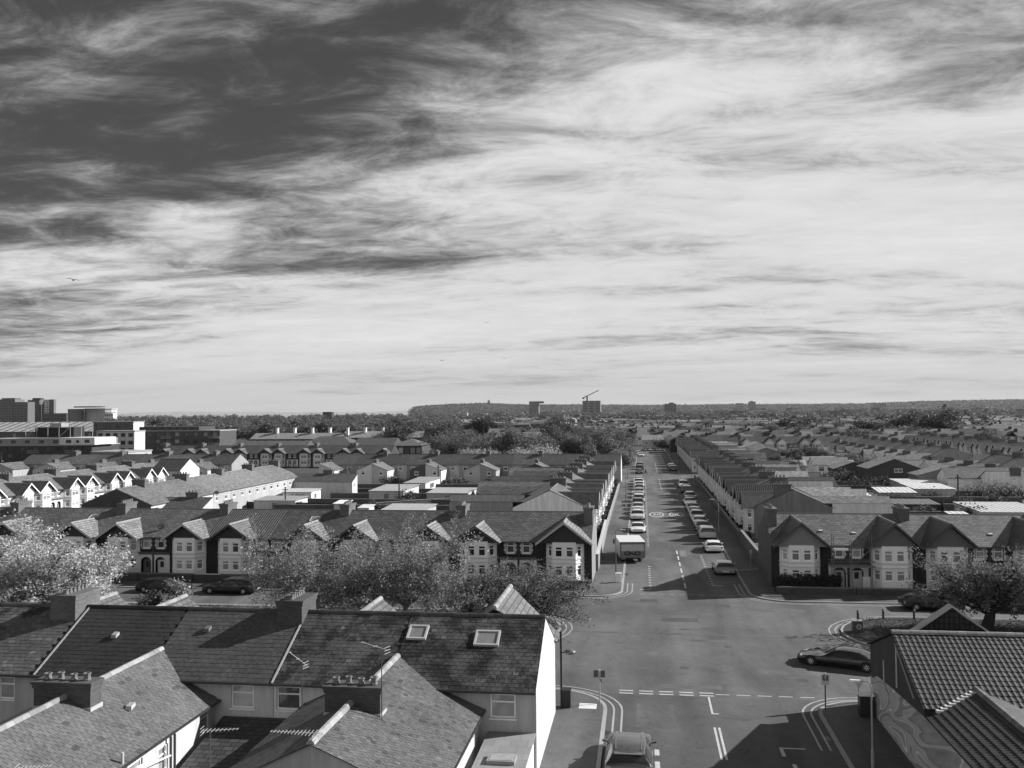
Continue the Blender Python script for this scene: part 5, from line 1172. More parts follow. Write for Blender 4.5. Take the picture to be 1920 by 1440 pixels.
for k in range(9):
    yy = 112+12*k; garden_wall('brick boundary wall between the eastern gardens', 33+RG.uniform(-1, 3), yy, 62+RG.uniform(-3, 4), yy+RG.uniform(-1, 1), 1.1, .10)['group'] = 'eastern garden boundary walls'
# front garden walls and a hedge
for i, (xl, xr, mir) in enumerate(FB):
    garden_wall('low front garden wall, %s from the corner house beside the lorry' % ORD[i] if i else 'low front garden wall of the corner house beside the lorry', xl+.05, 88.1, xr-.05, 88.1, .75, .06, th=.3)['group'] = 'front garden walls, lorry side'
for i, (xl, xr, mir, bc) in enumerate(EB):
    garden_wall('low front garden wall, %s from the hedged corner' % ORD[i] if i else 'low front garden wall under the clipped hedge', xl+.05, 87.9, xr-.05, 87.9, .55, .07, th=.3)['group'] = 'front garden walls, hedge side'
for i in range(13): garden_wall('low street wall on the lorry side, %s from the white end gable' % ORD[i], -5.1, 121.7+6.3*i, -5.1, 127.7+6.3*i, .75, .16)['group'] = 'long street front walls, lorry side'
for i in range(17): garden_wall('low street wall on the shaded side, %s from the rendered gable' % ORD[i], 12.5, 124.4+6.3*i, 12.5, 130.4+6.3*i, .8, .12)['group'] = 'long street front walls, shaded side'
garden_wall('tall side garden wall behind the hedged corner house', 12.3, 101.3, 12.3, 122.5, 1.5, .09)
gate_t = thing('garden_sign', 'pale board leaning by the scaffolded house door', 'board', (20.3, 89.6, Z_PAVE)); m = MB(); m.box(-.35, .35, -.03, .03, .15, 1.35); obj('board', m.mesh('board', PAINT), gate_t, .55); m = MB(); m.box(-.3, -.24, -.02, .02, 0, .15); m.box(.24, .3, -.02, .02, 0, .15); obj('leg', m.mesh('leg', PAINT), gate_t, .4)
# scaffold on the second house
st = thing('scaffold', 'tube scaffold with a plank deck against the house beside the hedged corner', 'scaffold', (19.3, 90.2, Z_PAVE))
for x in (-1.9, -.3, 1.5):
    for y in (-.7, .2):
        m = MB(); m.tube((x, y, 0), (x, y, 5.2 if x != -.3 else 4.6), .035, n=5); obj('standard', m.mesh('standard', METAL), st, .16)
for z in (2.2, 2.75, 4.0):
    for y in (-.7, .2): m = MB(); m.tube((-2.2, y, z), (1.8, y, z), .03, n=5); obj('ledger', m.mesh('ledger', METAL), st, .16)
for a, b in (((-1.9, -.72, .2), (-.3, -.72, 2.2)), ((-.3, -.72, 2.2), (1.5, -.72, 4.0))): m = MB(); m.tube(a, b, .03, n=5); obj('brace', m.mesh('brace', METAL), st, .18)
for q in range(4): m = MB(); m.box(-2.2, 1.8, -.68+q*.22, -.48+q*.22, 2.22, 2.27); obj('plank', m.mesh('plank', PAINT), st, .22)
m = MB(); m.box(-1.9, -.6, -.85, -.72, 3.75, 3.95); obj('board', m.mesh('board', PAINT), st, .85)

# ------------------------------------------------------------------ apartments and the skyline to the west
def block(label, x0, x1, y0, dep, z, rows, cols, wall, top=None, top_z=0, name='apartment_block', brick=True, balc=(), white_from=None, pane=.05, side=None):
    t = thing(name, label, 'building', ((x0+x1)/2, y0, 0)); h = (x1-x0)/2; m = MB(); ops = []
    zs = z/rows
    for r in range(rows):
        for c in range(cols): u = (c+.5)*2*h/cols; ops.append((u-.9, u+.9, r*zs+zs*.28, r*zs+zs*.80))
    m.panel((-h, 0), (h, 0), 0, z, ops, .25); m.panel((h, 0), (h, dep), 0, z); m.panel((h, dep), (-h, dep), 0, z); m.panel((-h, dep), (-h, 0), 0, z)
    obj('wall', m.mesh('wall', BRICK if brick else RENDER), t, wall)
    m = MB(); m.box(-h-.2, h+.2, -.2, dep+.2, z, z+.35); obj('roof', m.mesh('roof', CONC), t, .30)
    if side: m = MB(); m.panel((h+.01, 0), (h+.01, dep), 0, z); obj('flank', m.mesh('flank', RENDER), t, side)
    for k, o in enumerate(ops):
        q = MB(); q.quad((-h+o[0], .22, o[2]), (-h+o[1], .22, o[2]), (-h+o[1], .22, o[3]), (-h+o[0], .22, o[3])); obj('window', q.mesh('window', GLASS), t, pane*RND.uniform(.6, 2.2))
        if (k % cols) in balc:
            q = MB(); q.box(-h+o[0]-1.2, -h+o[1]+1.2, -.9, -.02, o[2]-.75, o[2]-.6); q.box(-h+o[0]-1.2, -h+o[1]+1.2, -.9, -.84, o[2]+.05, o[2]+.15)
            for b in range(9): u = -h+o[0]-1.2+(o[1]-o[0]+2.4)*b/8; q.box(u-.03, u+.03, -.9, -.84, o[2]-.6, o[2]+.05)
            obj('balcony', q.mesh('balcony', METAL), t, .3)
    if top:
        (ta, tb, tz, tc, tn) = top; m = MB(); tops = [((i+.5)*(tb-ta)/tn-.9, (i+.5)*(tb-ta)/tn+.9, z+.35+tz*.25, z+.35+tz*.75) for i in range(tn)]
        m.panel((ta, -.15), (tb, -.15), z+.35, z+.35+tz, tops, .2); m.panel((tb, -.15), (tb, dep-1), z+.35, z+.35+tz); m.panel((tb, dep-1), (ta, dep-1), z+.35, z+.35+tz); m.panel((ta, dep-1), (ta, -.15), z+.35, z+.35+tz); m.quad((ta, -.15, z+.35+tz), (tb, -.15, z+.35+tz), (tb, dep-1, z+.35+tz), (ta, dep-1, z+.35+tz)); obj('top_storey', m.mesh('top_storey', RENDER), t, tc)
        for o in tops: q = MB(); q.quad((ta+o[0], .03, o[2]), (ta+o[1], .03, o[2]), (ta+o[1], .03, o[3]), (ta+o[0], .03, o[3])); obj('window', q.mesh('window', GLASS), t, .08)
    return t
def bx_px(xa, xb, Y): return at_y(xa, 830, Y)[0], at_y(xb, 830, Y)[0]
a, b = bx_px(-40, 172, 280); hh = (b-a)/2
block('dark brick apartment block with a white top storey and balconies', a, b, 280, 16, 6.6, 3, 9, .05, top=(-hh, hh, 2.0, .26, 8), balc=(4, 7))
m_ = thing('apartment_block', 'white-clad apartment wing standing on the dark brick block', 'building', (at_y(145, 830, 279.6)[0], 279.6, 6.95)); m = MB(); wa = (at_y(178, 830, 279.6)[0]-at_y(112, 830, 279.6)[0])/2
m.panel((-wa, -.2), (wa, -.2), 0, 2.3, [(2.2, 4.2, .5, 1.6), (wa-.4, wa+.8, .6, 1.5), (2*wa-3.6, 2*wa-1.8, .6, 1.7)], .2); m.panel((wa, -.2), (wa, 12), 0, 2.3); m.quad((-wa, -.2, 2.3), (wa, -.2, 2.3), (wa, 12, 2.3), (-wa, 12, 2.3)); m.panel((-wa, 12), (-wa, -.2), 0, 2.3); obj('wall', m.mesh('wall', RENDER), m_, .62)
for u0, u1, c, e in ((2.2, 4.2, .5, 1.6), (wa-.4, wa+.8, .6, 1.5), (2*wa-3.6, 2*wa-1.8, .6, 1.7)): q = MB(); q.quad((-wa+u0, .0, c), (-wa+u1, .0, c), (-wa+u1, .0, e), (-wa+u0, .0, e)); obj('window', q.mesh('window', GLASS), m_, .06)
# roof plant and scaffold frame
m = MB(); m.box(-7, 7, 2, 8, 0, 3.2); pl = thing('plant_room', 'black plant room with a scaffold frame on the apartment roof', 'plant room', (at_y(95, 800, 284)[0], 284, 9.3)); obj('wall', m.mesh('wall', RENDER), pl, .03); m = MB(); m.box(-1.5, 2.5, 1.9, 6, 3.2, 4.6); obj('hatch', m.mesh('hatch', RENDER), pl, .3)
for x in (-9, -5, -1, 3, 7, 11, 15): m = MB(); m.tube((x, 0, 0), (x, 0, 3.6), .09, n=4); obj('pole', m.mesh('pole', METAL), pl, .3)
m = MB(); m.tube((-9, 0, 3.4), (15, 0, 3.4), .09, n=4); m.tube((-9, 0, 0), (-5, 0, 3.4), .08, n=4); m.tube((3, 0, 0), (7, 0, 3.4), .08, n=4); obj('rail', m.mesh('rail', METAL), pl, .3)
a, b = bx_px(171, 240, 268); block('plain grey brick annexe in front of the white apartment front', a, b, 268, 14, 4.9, 2, 3, .20, side=.4)
a, b = bx_px(181, 252, 305); block('white apartment front with dark windows beside the brick blocks', a, b, 305, 7, 10.6, 4, 5, .5, brick=False, side=.62)
a, b = bx_px(252, 412, 322); block('long dark brick apartment block with stacked balconies', a, b, 322, 14, 10.3, 4, 9, .07, balc=(0, 3, 8), top=(-(b-a)/2+2, (b-a)/2-8, 1.3, .06, 8))
a, b = bx_px(175, 250, 345); block('low grey block with a bright flank behind the apartments', a, b, 345, 8, 13.5, 4, 4, .12, brick=False, side=.55)
def long_roof(label, pxa, pxb, Y, ze, zr, dep, wall, roof, n=10, name='school_building', cat='building', ribs=False, hip=0):
    x0, x1 = at_y(pxa, 820, Y)[0], at_y(pxb, 820, Y)[0]; t = thing(name, label, cat, (x0, Y, 0)); w_ = x1-x0; m = MB(); ops = [((i+.5)*w_/n-.8, (i+.5)*w_/n+.8, ze*.45, ze*.85) for i in range(n)]
    m.panel((0, 0), (w_, 0), 0, ze, ops, .2); m.panel((w_, dep), (0, dep), 0, ze); 
    if hip == 0: m.poly([(w_, 0, 0), (w_, dep, 0), (w_, dep, ze), (w_, dep/2, zr), (w_, 0, ze)]); m.poly([(0, 0, ze), (0, dep/2, zr), (0, dep, ze), (0, dep, 0), (0, 0, 0)])
    else: m.panel((w_, 0), (w_, dep), 0, ze); m.panel((0, dep), (0, 0), 0, ze)
    obj('wall', m.mesh('wall', BRICK), t, wall); m = MB(); o = .5
    m.poly([(-o, -o, ze-.1), (w_+o, -o, ze-.1), (w_-hip, dep/2, zr), (hip, dep/2, zr)]); m.poly([(w_+o, dep+o, ze-.1), (-o, dep+o, ze-.1), (hip, dep/2, zr), (w_-hip, dep/2, zr)])
    if hip: m.poly([(w_+o, -o, ze-.1), (w_+o, dep+o, ze-.1), (w_-hip, dep/2, zr)]); m.poly([(-o, dep+o, ze-.1), (-o, -o, ze-.1), (hip, dep/2, zr)])
    r = obj('roof', m.mesh('roof', SLATE), t, roof)
    for q in ops: k = MB(); k.quad((q[0], .18, q[2]), (q[1], .18, q[2]), (q[1], .18, q[3]), (q[0], .18, q[3])); obj('window', k.mesh('window', GLASS), t, RND.choice((.1, .3, .5)))
    if ribs:
        for i in range(18): u = (i+.5)*w_/18; k = MB(); k.slab((u-.5, 0, ze+.15), (u+.5, 0, ze+.15), (u+3, dep/2-.2, zr+.05), (u+2, dep/2-.2, zr+.05), .08); obj('roof_light', k.mesh('roof_light', GLASS), r, .12)
    return t
long_roof('factory shed with a long pale ribbed roof behind the apartments', -60, 222, 470, 7.5, 12.5, 36, .10, .45, 8, 'factory_shed', ribs=True, hip=6)
long_roof('long low school roof above the white-bayed terrace', 425, 570, 330, 3.8, 6.2, 14, .08, .13, 12)
long_roof('school wing with a hipped dark roof behind the white-bayed terrace', 560, 660, 345, 4.2, 7.4, 16, .06, .12, 7, hip=6)
long_roof('school hall with a broad pale-edged roof behind the white-bayed terrace', 660, 735, 340, 4.0, 6.8, 18, .06, .10, 5)
long_roof('pale long roof with a row of thin chimneys behind the school', 470, 640, 420, 4.4, 7.0, 12, .1, .3, 12)
long_roof('second pale long roof behind the school', 640, 790, 425, 4.8, 7.6, 12, .1, .32, 10)
long_roof('brick hall with a hipped roof beside the park trees', 735, 790, 318, 5.0, 7.2, 14, .07, .16, 5, hip=5)
long_roof('brick shed with a long grey roof beyond the park trees', 930, 1012, 460, 3.6, 6.0, 14, .1, .26, 6)
long_roof('long low hall with a pale roof beyond the park trees', 962, 1050, 350, 3.0, 4.6, 12, .1, .3, 5)
for i in range(8):
    p = at_y(520+i*33, 810, 426+(i % 2)*4); o = thing('chimney_stack', 'thin pale chimney on the long roofs behind the school', 'chimney', (p[0], p[1], 5.8), 0, 'thin chimneys behind the school'); m = MB(); m.box(-.5, .5, -.9, .9, 0, 3.4); obj('stack', m.mesh('stack', RENDER), o, .6); m = MB(); m.box(-.65, .65, -1.05, 1.05, 3.4, 3.7); obj('cap', m.mesh('cap', STONE), o, .4)
def tower(label, pxa, pxb, ytop, D, color, floors=8, cols=6, dep=None, name='tower_block', ybase=778, cap=None, side=None, round_=False):
    d0 = ray(pxa, ytop); d1 = ray(pxb, ytop); Y = D; x0, x1 = d0.x*Y/d0.y, d1.x*Y/d1.y; zt = H_CAM+d0.z*Y/d0.y; w_ = x1-x0; dep = dep or w_*.7; t = thing(name, label, 'building', (x0, Y, 0)); m = MB(); zs = zt/floors; ops = []
    for r in range(floors):
        for c in range(cols): u = (c+.5)*w_/cols; q = w_/cols*.32; ops.append((u-q, u+q, r*zs+zs*.3, r*zs+zs*.75))
    if round_:
        n = 14; pts = [(w_/2+w_/2*math.cos(2*PI*k/n), dep/2+dep/2*math.sin(2*PI*k/n)) for k in range(n)]; m.prism(pts, 0, zt)
        for r in range(floors): m.prism([(w_/2+(p[0]-w_/2)*1.04, dep/2+(p[1]-dep/2)*1.04) for p in pts], r*zs+zs*.8, r*zs+zs)
        obj('wall', m.mesh('wall', RENDER), t, color)
    else:
        m.panel((0, 0), (w_, 0), 0, zt, ops, w_*.02); m.panel((w_, 0), (w_, dep), 0, zt); m.panel((w_, dep), (0, dep), 0, zt); m.panel((0, dep), (0, 0), 0, zt); m.quad((0, 0, zt), (w_, 0, zt), (w_, dep, zt), (0, dep, zt)); obj('wall', m.mesh('wall', RENDER), t, color)
        m = MB(); 
        for o in ops: m.quad((o[0], w_*.018, o[2]), (o[1], w_*.018, o[2]), (o[1], w_*.018, o[3]), (o[0], w_*.018, o[3]))
        obj('windows', m.mesh('windows', GLASS), t, .06)['kind'] = 'stuff'
    if side: m = MB(); m.panel((w_+.05, 0), (w_+.05, dep), 0, zt); obj('flank', m.mesh('flank', RENDER), t, side)
    if cap: m = MB(); m.box(w_*cap[0], w_*cap[1], dep*.2, dep*.8, zt, zt+cap[2]); obj('roof_house', m.mesh('roof_house', RENDER), t, color*.6)
    return t, x0, w_, zt
tower('broad grey apartment tower on the western skyline', -8, 28, 749, 1300, .16, 10, 6, cap=(.2, .9, 2)); tower('grey middle apartment tower on the western skyline', 25, 52, 754, 1280, .13, 9, 4)
tower('tall apartment tower with a bright white corner on the western skyline', 52, 74, 750, 1320, .12, 11, 4, cap=(.3, 1.0, 3)); tower('white slab tower with stepped balconies on the western skyline', 73, 92, 753, 1330, .8, 10, 3, cap=(-.1, 1.1, 3), side=.9)
tower('dark slender tower beside the white slab on the western skyline', 92, 101, 749, 1325, .15, 11, 2); tower('low dark block between the skyline towers and the curved building', 78, 125, 775, 1250, .10, 3, 8)
tower('rounded glass building with a curved brim on the western skyline', 122, 150, 767, 1200, .18, 4, 5, round_=True); tower('curved white building with a wing-like roof on the western skyline', 148, 205, 766, 1210, .5, 5, 8, round_=True)
t, x0, w_, zt = tower('low stepped white terrace beside the curved building', 195, 212, 775, 1205, .6, 3, 4)
cr_ = thing('canopy_roof', 'thin curved canopy roof over the rounded skyline building', 'roof', (at_y(168, 764, 1205)[0], 1205, at_y(168, 764, 1205)[2])); m = MB(); m.prism([(22*math.cos(2*PI*k/16), 14*math.sin(2*PI*k/16)) for k in range(16)], 0, 1.6); obj('brim', m.mesh('brim', RENDER), cr_, .1)
tower('round-cornered tower block left of the crane on the horizon', 992, 1010, 752.5, 2600, .22, 9, 4, cap=(.8, 1.5, -6)); t, x0, w_, zt = tower('broad tower block under the crane on the horizon', 1092, 1126, 751.5, 2500, .20, 9, 3, side=.3); tower('tower block with a roof hut right of the crane on the horizon', 1246, 1268, 757, 2500, .18, 6, 4, cap=(.4, .8, 3))
tower('small grey tower far right on the horizon', 1404, 1417, 753, 4200, .25, 6, 3, cap=(.3, .6, 3)); tower('low pale block beside the small grey tower', 1380, 1394, 756, 4200, .35, 4, 4); tower('pale grey block with slots far right on the horizon', 1640, 1662, 756, 4300, .3, 4, 5); tower('square church tower on the headland', 914.5, 918.5, 750.5, 4400, .2, 3, 1)
tower('flat dark hall on the western horizon', 605, 622, 772.5, 1500, .05, 2, 4)
# crane
ct = thing('tower_crane', 'luffing tower crane above the broad tower block', 'crane', (x0+w_*.25, 2510, zt)); s3 = 1.55
m = MB(); m.box(-2, 2, -2, 2, 0, 11); obj('mast', m.mesh('mast', METAL), ct, .10); m = MB(); m.obox((-10, -1.2, 6.5), (42, 0, 21), (0, 2.4, 0), (-.9, 0, 1.8)); obj('jib', m.mesh('jib', METAL), ct, .12); m = MB(); m.box(-13, -8, -2, 2, 5, 9.5); obj('counterweight', m.mesh('counterweight', METAL), ct, .08); m = MB(); m.tube((-10, 0, 8), (-1, 0, 16), .5, n=4); m.tube((-1, 0, 16), (2, 0, 11), .6, n=4); obj('frame', m.mesh('frame', METAL), ct, .1)
# scattered far white buildings
rg = random.Random(77); m = MB(); tn = []
for _ in range(260):
    px = rg.uniform(830, 1920); Y = rg.uniform(1700, 4200); py = 768; d = ray(px, py); X = d.x*Y/d.y; w_ = rg.uniform(10, 60); h = rg.uniform(6, 13)+ (max(0, (Y-3000))*.006); m.box(X, X+w_, Y, Y+12, 0, h); tn += [rg.uniform(.5, 3.4)]*6
o = struct('distant_buildings', m.mesh('distant_buildings', TONE, tone=tn), .14, 'stuff'); tag(o, 'scatter of pale far buildings below the hills', 'buildings')
# ------------------------------------------------------------------ vehicles
def crom(A, k):
    """Catmull-Rom refinement of rows of A by factor k"""
    A = np.asarray(A, float); n = len(A); out = []
    for i in range(n-1):
        p0, p1, p2, p3 = A[max(i-1, 0)], A[i], A[i+1], A[min(i+2, n-1)]
        for q in range(k):
            t = q/k; out.append(.5*((2*p1)+(-p0+p2)*t+(2*p0-5*p1+4*p2-p3)*t*t+(-p0+3*p1-3*p2+p3)*t**3))
    out.append(A[-1]); return np.array(out)
CARS = {}
SHAPES = {
 # t, half width, belt, top, top half width (fractions of half width)
 'hatch': dict(L=5.0, W=2.16, H=1.24, ws=(4, 5), rg=(7, 8), st=[(0, .72, .42, .44, .6), (.03, .88, .55, .58, .7), (.10, .96, .63, .68, .76), (.20, 1, .68, .74, .8), (.29, 1, .71, .78, .82), (.45, 1, .73, 1.17, .72), (.62, 1, .74, 1.21, .71), (.84, .99, .76, 1.16, .67), (.945, .95, .78, .84, .74), (.975, .92, .70, .74, .74), (1, .80, .45, .48, .6)]),
 'suv': dict(L=5.3, W=2.24, H=1.40, ws=(4, 5), rg=(7, 8), st=[(0, .72, .50, .52, .6), (.03, .90, .66, .69, .7), (.10, .97, .74, .80, .78), (.20, 1, .78, .85, .82), (.28, 1, .80, .88, .84), (.42, 1, .83, 1.30, .76), (.60, 1, .85, 1.37, .75), (.88, .99, .88, 1.30, .70), (.965, .96, .90, .98, .76), (.985, .93, .80, .86, .76), (1, .82, .50, .53, .6)]),
 'saloon': dict(L=5.6, W=2.18, H=1.18, ws=(4, 5), rg=(7, 8), st=[(0, .70, .40, .42, .6), (.03, .86, .52, .55, .7), (.10, .95, .60, .65, .76), (.20, 1, .65, .71, .8), (.30, 1, .68, .75, .82), (.44, 1, .71, 1.13, .72), (.58, 1, .72, 1.17, .71), (.72, .99, .73, 1.10, .68), (.86, .97, .76, .82, .76), (.97, .92, .72, .77, .76), (1, .82, .45, .48, .6)]),
 'van': dict(L=5.2, W=2.20, H=1.52, ws=(3, 4), rg=(7, 8), st=[(0, .74, .48, .50, .6), (.03, .90, .64, .67, .7), (.10, .97, .74, .80, .78), (.17, 1, .80, .88, .84), (.32, 1, .84, 1.42, .78), (.50, 1, .86, 1.50, .78), (.70, 1, .86, 1.50, .78), (.93, .99, .88, 1.44, .75), (.98, .97, .88, .96, .80), (.99, .94, .75, .80, .78), (1, .86, .48, .50, .6)]),
}
def car_template(kind):
    if kind in CARS: return CARS[kind]
    S = SHAPES[kind]; L_, W, st = S['L'], S['W'], S['st']; rows = []
    for t, hwf, zb, zt, thw in st:
        hw = W/2*hwf; zs = .2 if 0 < t < 1 else .28
        rows.append([(hw*.90, zs), (hw*.985, zs+.14), (hw, (zb+zs)/2+.06), (hw*.965, zb), (hw*(thw*.92+.04) if zt-zb > .2 else hw*(.9), zt-.05 if zt-zb > .2 else zb+(zt-zb)*.6), (hw*thw*.82, zt-.005), (hw*thw*.42, zt+.025), (0, zt+.032)])
    A = np.array(rows); n_s, n_p = A.shape[:2]
    ts = np.array([s[0] for s in st])
    KS, KP = 3, 2
    G = crom(A.reshape(n_s, -1), KS).reshape(-1, n_p, 2); G = np.stack([crom(G[i], KP) for i in range(len(G))]); Ty = crom(ts[:, None], KS)[:, 0]
    ns, np_ = G.shape[:2]; Y = (Ty-.5)*L_
    full = np.zeros((ns, 2*np_-1, 3))
    for j in range(np_): full[:, j, 0] = G[:, j, 0]; full[:, j, 2] = G[:, j, 1]; full[:, 2*np_-2-j, 0] = -G[:, j, 0]; full[:, 2*np_-2-j, 2] = G[:, j, 1]
    full[:, :, 1] = Y[:, None]; J = 2*np_-2
    def patch(i, j):
        jj = min(j, J-1-j); s = i/KS
        w0, w1 = S['ws']; r0_, r1_ = S['rg']
        if jj >= 4*KP+0 and w0*KS+0 < i+.5 < w1*KS: return 'windscreen'
        if jj >= 4*KP and r0_*KS+0 < i+.5 < r1_*KS: return 'rear_window'
        if jj in range(3*KP, 4*KP) and (w0+.67)*KS <= i < (r0_+.34)*KS:
            if i in (int((w1+r0_)/2*KS+.1),): return 'body'
            return 'side_window'
        return 'body'
    groups = {}
    for i in range(ns-1):
        for j in range(J): groups.setdefault((patch(i, j), 0 if patch(i, j) != 'side_window' else (1 if j < J/2 else 2)), []).append((i, j))
    T = []; V = full.reshape(-1, 3); nc = J+1
    for (nm, _), cells in groups.items():
        F = [(i*nc+j, i*nc+j+1, (i+1)*nc+j+1, (i+1)*nc+j) for i, j in cells]
        if nm == 'body': F += [tuple(range(nc))[::-1], tuple((ns-1)*nc+k for k in range(nc))]
        used = sorted({v for f in F for v in f}); mp = {v: k for k, v in enumerate(used)}
        me = bpy.data.meshes.new(nm); me.from_pydata(V[used].tolist(), [], [tuple(mp[v] for v in f) for f in F]); me.materials.append(CAR if nm == 'body' else CARGLASS); me.polygons.foreach_set('use_smooth', [len(p.vertices) == 4 for p in me.polygons])
        T.append((nm, me, 'paint' if nm == 'body' else .03, []))
    hw = W/2
    m = MB(); m.box(-hw*.9, hw*.9, -L_*.47, L_*.47, .17, .30); T.append(('underbody', m.mesh('underbody', RUBBER), .015, []))
    for sx in (-1, 1):
        for t in (.175, .80):
            y = (t-.5)*L_; R = .335
            def ring(x0, x1, r0_, r1_, n=18):
                q = MB(); c = [(math.cos(2*PI*k/n), math.sin(2*PI*k/n)) for k in range(n)]
                for k in range(n):
                    a, b = c[k], c[(k+1) % n]; q.quad((x0, y+a[0]*r1_, R+a[1]*r1_), (x0, y+b[0]*r1_, R+b[1]*r1_), (x1, y+b[0]*r1_, R+b[1]*r1_), (x1, y+a[0]*r1_, R+a[1]*r1_)); q.quad((x1, y+a[0]*r1_, R+a[1]*r1_), (x1, y+b[0]*r1_, R+b[1]*r1_), (x1, y+b[0]*r0_, R+b[1]*r0_), (x1, y+a[0]*r0_, R+a[1]*r0_))
                return q
            xo = sx*(hw+.012); q = ring(sx*(hw-.22), xo, .20, R); tyre = ('tyre', q.mesh('tyre', RUBBER), .02, [])
            q = MB(); xr = sx*(hw+.004)
            for k in range(7):
                a = 2*PI*k/7; q.hexa([(xr, y+.03*math.cos(a+1.57), R+.03*math.sin(a+1.57)), (xr, y-.03*math.cos(a+1.57), R-.03*math.sin(a+1.57)), (xr, y+.20*math.cos(a-.12), R+.20*math.sin(a-.12)), (xr, y+.20*math.cos(a+.12), R+.20*math.sin(a+.12))], [(xr+sx*.01, y+.03*math.cos(a+1.57), R+.03*math.sin(a+1.57)), (xr+sx*.01, y-.03*math.cos(a+1.57), R-.03*math.sin(a+1.57)), (xr+sx*.01, y+.20*math.cos(a-.12), R+.20*math.sin(a-.12)), (xr+sx*.01, y+.20*math.cos(a+.12), R+.20*math.sin(a+.12))])
            rim = ('rim', q.mesh('rim', RIM), .55, []); q = MB(); n = 18
            q.poly([(sx*(hw+.002), y+(R+.06)*math.cos(2*PI*k/n), max(.2, R+(R+.06)*math.sin(2*PI*k/n))) for k in range(n)]); T.append(('wheel_arch', q.mesh('wheel_arch', RUBBER), .012, []))
            q = MB(); q.poly([(sx*(hw+.0035), y+.2*math.cos(2*PI*k/n), R+.2*math.sin(2*PI*k/n)) for k in range(n)]); T.append(('wheel', q.mesh('wheel', RUBBER), .02, [tyre, rim]))
        zb = st[2][2]; q = MB(); yF = -L_/2
        q.hexa([(sx*hw*.50, yF+.085, zb-.17), (sx*hw*.86, yF+.22, zb-.15), (sx*hw*.86, yF+.40, zb-.13), (sx*hw*.5, yF+.3, zb-.13)], [(sx*hw*.50, yF+.16, zb-.03), (sx*hw*.89, yF+.34, zb-.01), (sx*hw*.89, yF+.60, zb+.0), (sx*hw*.52, yF+.36, zb+.0)]); T.append(('headlight', q.mesh('headlight', LAMPG), .75, []))
        zr = st[8][2]; q = MB(); q.box(sx*hw*.80-.11, sx*hw*.80+.11, L_/2-.16, L_/2-.06, zr-.24, zr-.02); T.append(('tail_light', q.mesh('tail_light', LAMPG), .25, []))
        q = MB(); ym = (st[S['ws'][0]][0]+.055-.5)*L_; zm = st[4][2]; q.hexa([(sx*hw*.97, ym, zm), (sx*(hw+.19), ym-.02, zm+.01), (sx*(hw+.19), ym+.13, zm+.02), (sx*hw*.97, ym+.12, zm)], [(sx*hw*.97, ym, zm+.06), (sx*(hw+.18), ym+.0, zm+.12), (sx*(hw+.18), ym+.12, zm+.12), (sx*hw*.97, ym+.12, zm+.07)]); T.append(('mirror', q.mesh('mirror', CAR), 'paint', []))
    q = MB(); q.box(-.33, .33, -L_/2-.012, -L_/2+.05, .36, .47); T.append(('number_plate', q.mesh('number_plate', PAINT), .7, [])); q = MB(); q.box(-.33, .33, L_/2-.05, L_/2+.012, .38, .49); T.append(('number_plate', q.mesh('number_plate', PAINT), .6, []))
    q = MB(); q.box(-hw*.55, hw*.55, -L_/2+.005, -L_/2+.09, .46, .56); T.append(('grille', q.mesh('grille', RUBBER), .02, []))
    if kind == 'suv':
        for sx in (-1, 1): q = MB(); q.tube((sx*hw*.56, -.6, 1.40), (sx*hw*.52, L_*.33, 1.37), .022, n=5); T.append(('roof_rail', q.mesh('roof_rail', METAL), .12, []))
        q = MB(); q.tube((0, L_*.30, 1.36), (0, L_*.33, 1.45), .012, n=4); T.append(('aerial', q.mesh('aerial', RUBBER), .02, []))
        q = MB(); q.box(-hw*.58, hw*.58, L_*.365, L_*.42, 1.29, 1.325); T.append(('spoiler', q.mesh('spoiler', CAR), 'paint', []))
    CARS[kind] = T; return T
def put_car(kind, label, x, y, rz, paint, group=None, name='parked_car', lamps=None):
    t = thing(name, label, 'car', (x, y, 0.0), rz, group)
    def rec(tree, par):
        for nm, me, c, kids in tree:
            o = obj(nm, me, par, paint if c == 'paint' else c); rec(kids, o)
    rec(car_template(kind), t); return t
PAINTS = {'white': .82, 'silver': .42, 'grey': .16, 'black': .012, 'dark': .04, 'pale': .55}
Lr = [(131.6, 'saloon', 'white', 0), (146.5, 'suv', 'pale', 0), (152.6, 'saloon', 'white', 0), (159, 'hatch', 'silver', 0), (165.6, 'suv', 'dark', 0), (172.5, 'van', 'silver', 0), (180.5, 'saloon', 'black', 0), (188.5, 'hatch', 'silver', 0), (198.5, 'saloon', 'dark', 0), (206, 'hatch', 'white', 0), (213, 'suv', 'white', 0), (221, 'hatch', 'silver', 0)]
for i, (yy, k, c, r) in enumerate(Lr):
    put_car(k, ('white saloon parked just beyond the box lorry' if i == 0 else '%s car parked beyond the box lorry, %s in its line' % ({'pale': 'pale grey', 'dark': 'dark'}.get(c, c), ORD[i])), -.82+RND.uniform(-.08, .08), yy, r+RND.uniform(-.012, .012), PAINTS[c]*RND.uniform(.9, 1.05), 'cars parked in line beyond the lorry')
Rr = [(99.5, 'hatch', 'grey', PI), (114.5, 'hatch', 'white', PI), (126.0, 'van', 'silver', PI), (133.6, 'hatch', 'dark', 0), (140.3, 'saloon', 'silver', 0), (146.5, 'suv', 'silver', 0), (152.8, 'hatch', 'grey', 0), (159.5, 'saloon', 'silver', 0), (169.5, 'saloon', 'white', 0), (179, 'suv', 'grey', 0), (193, 'van', 'black', PI), (206.5, 'van', 'white', 0)]
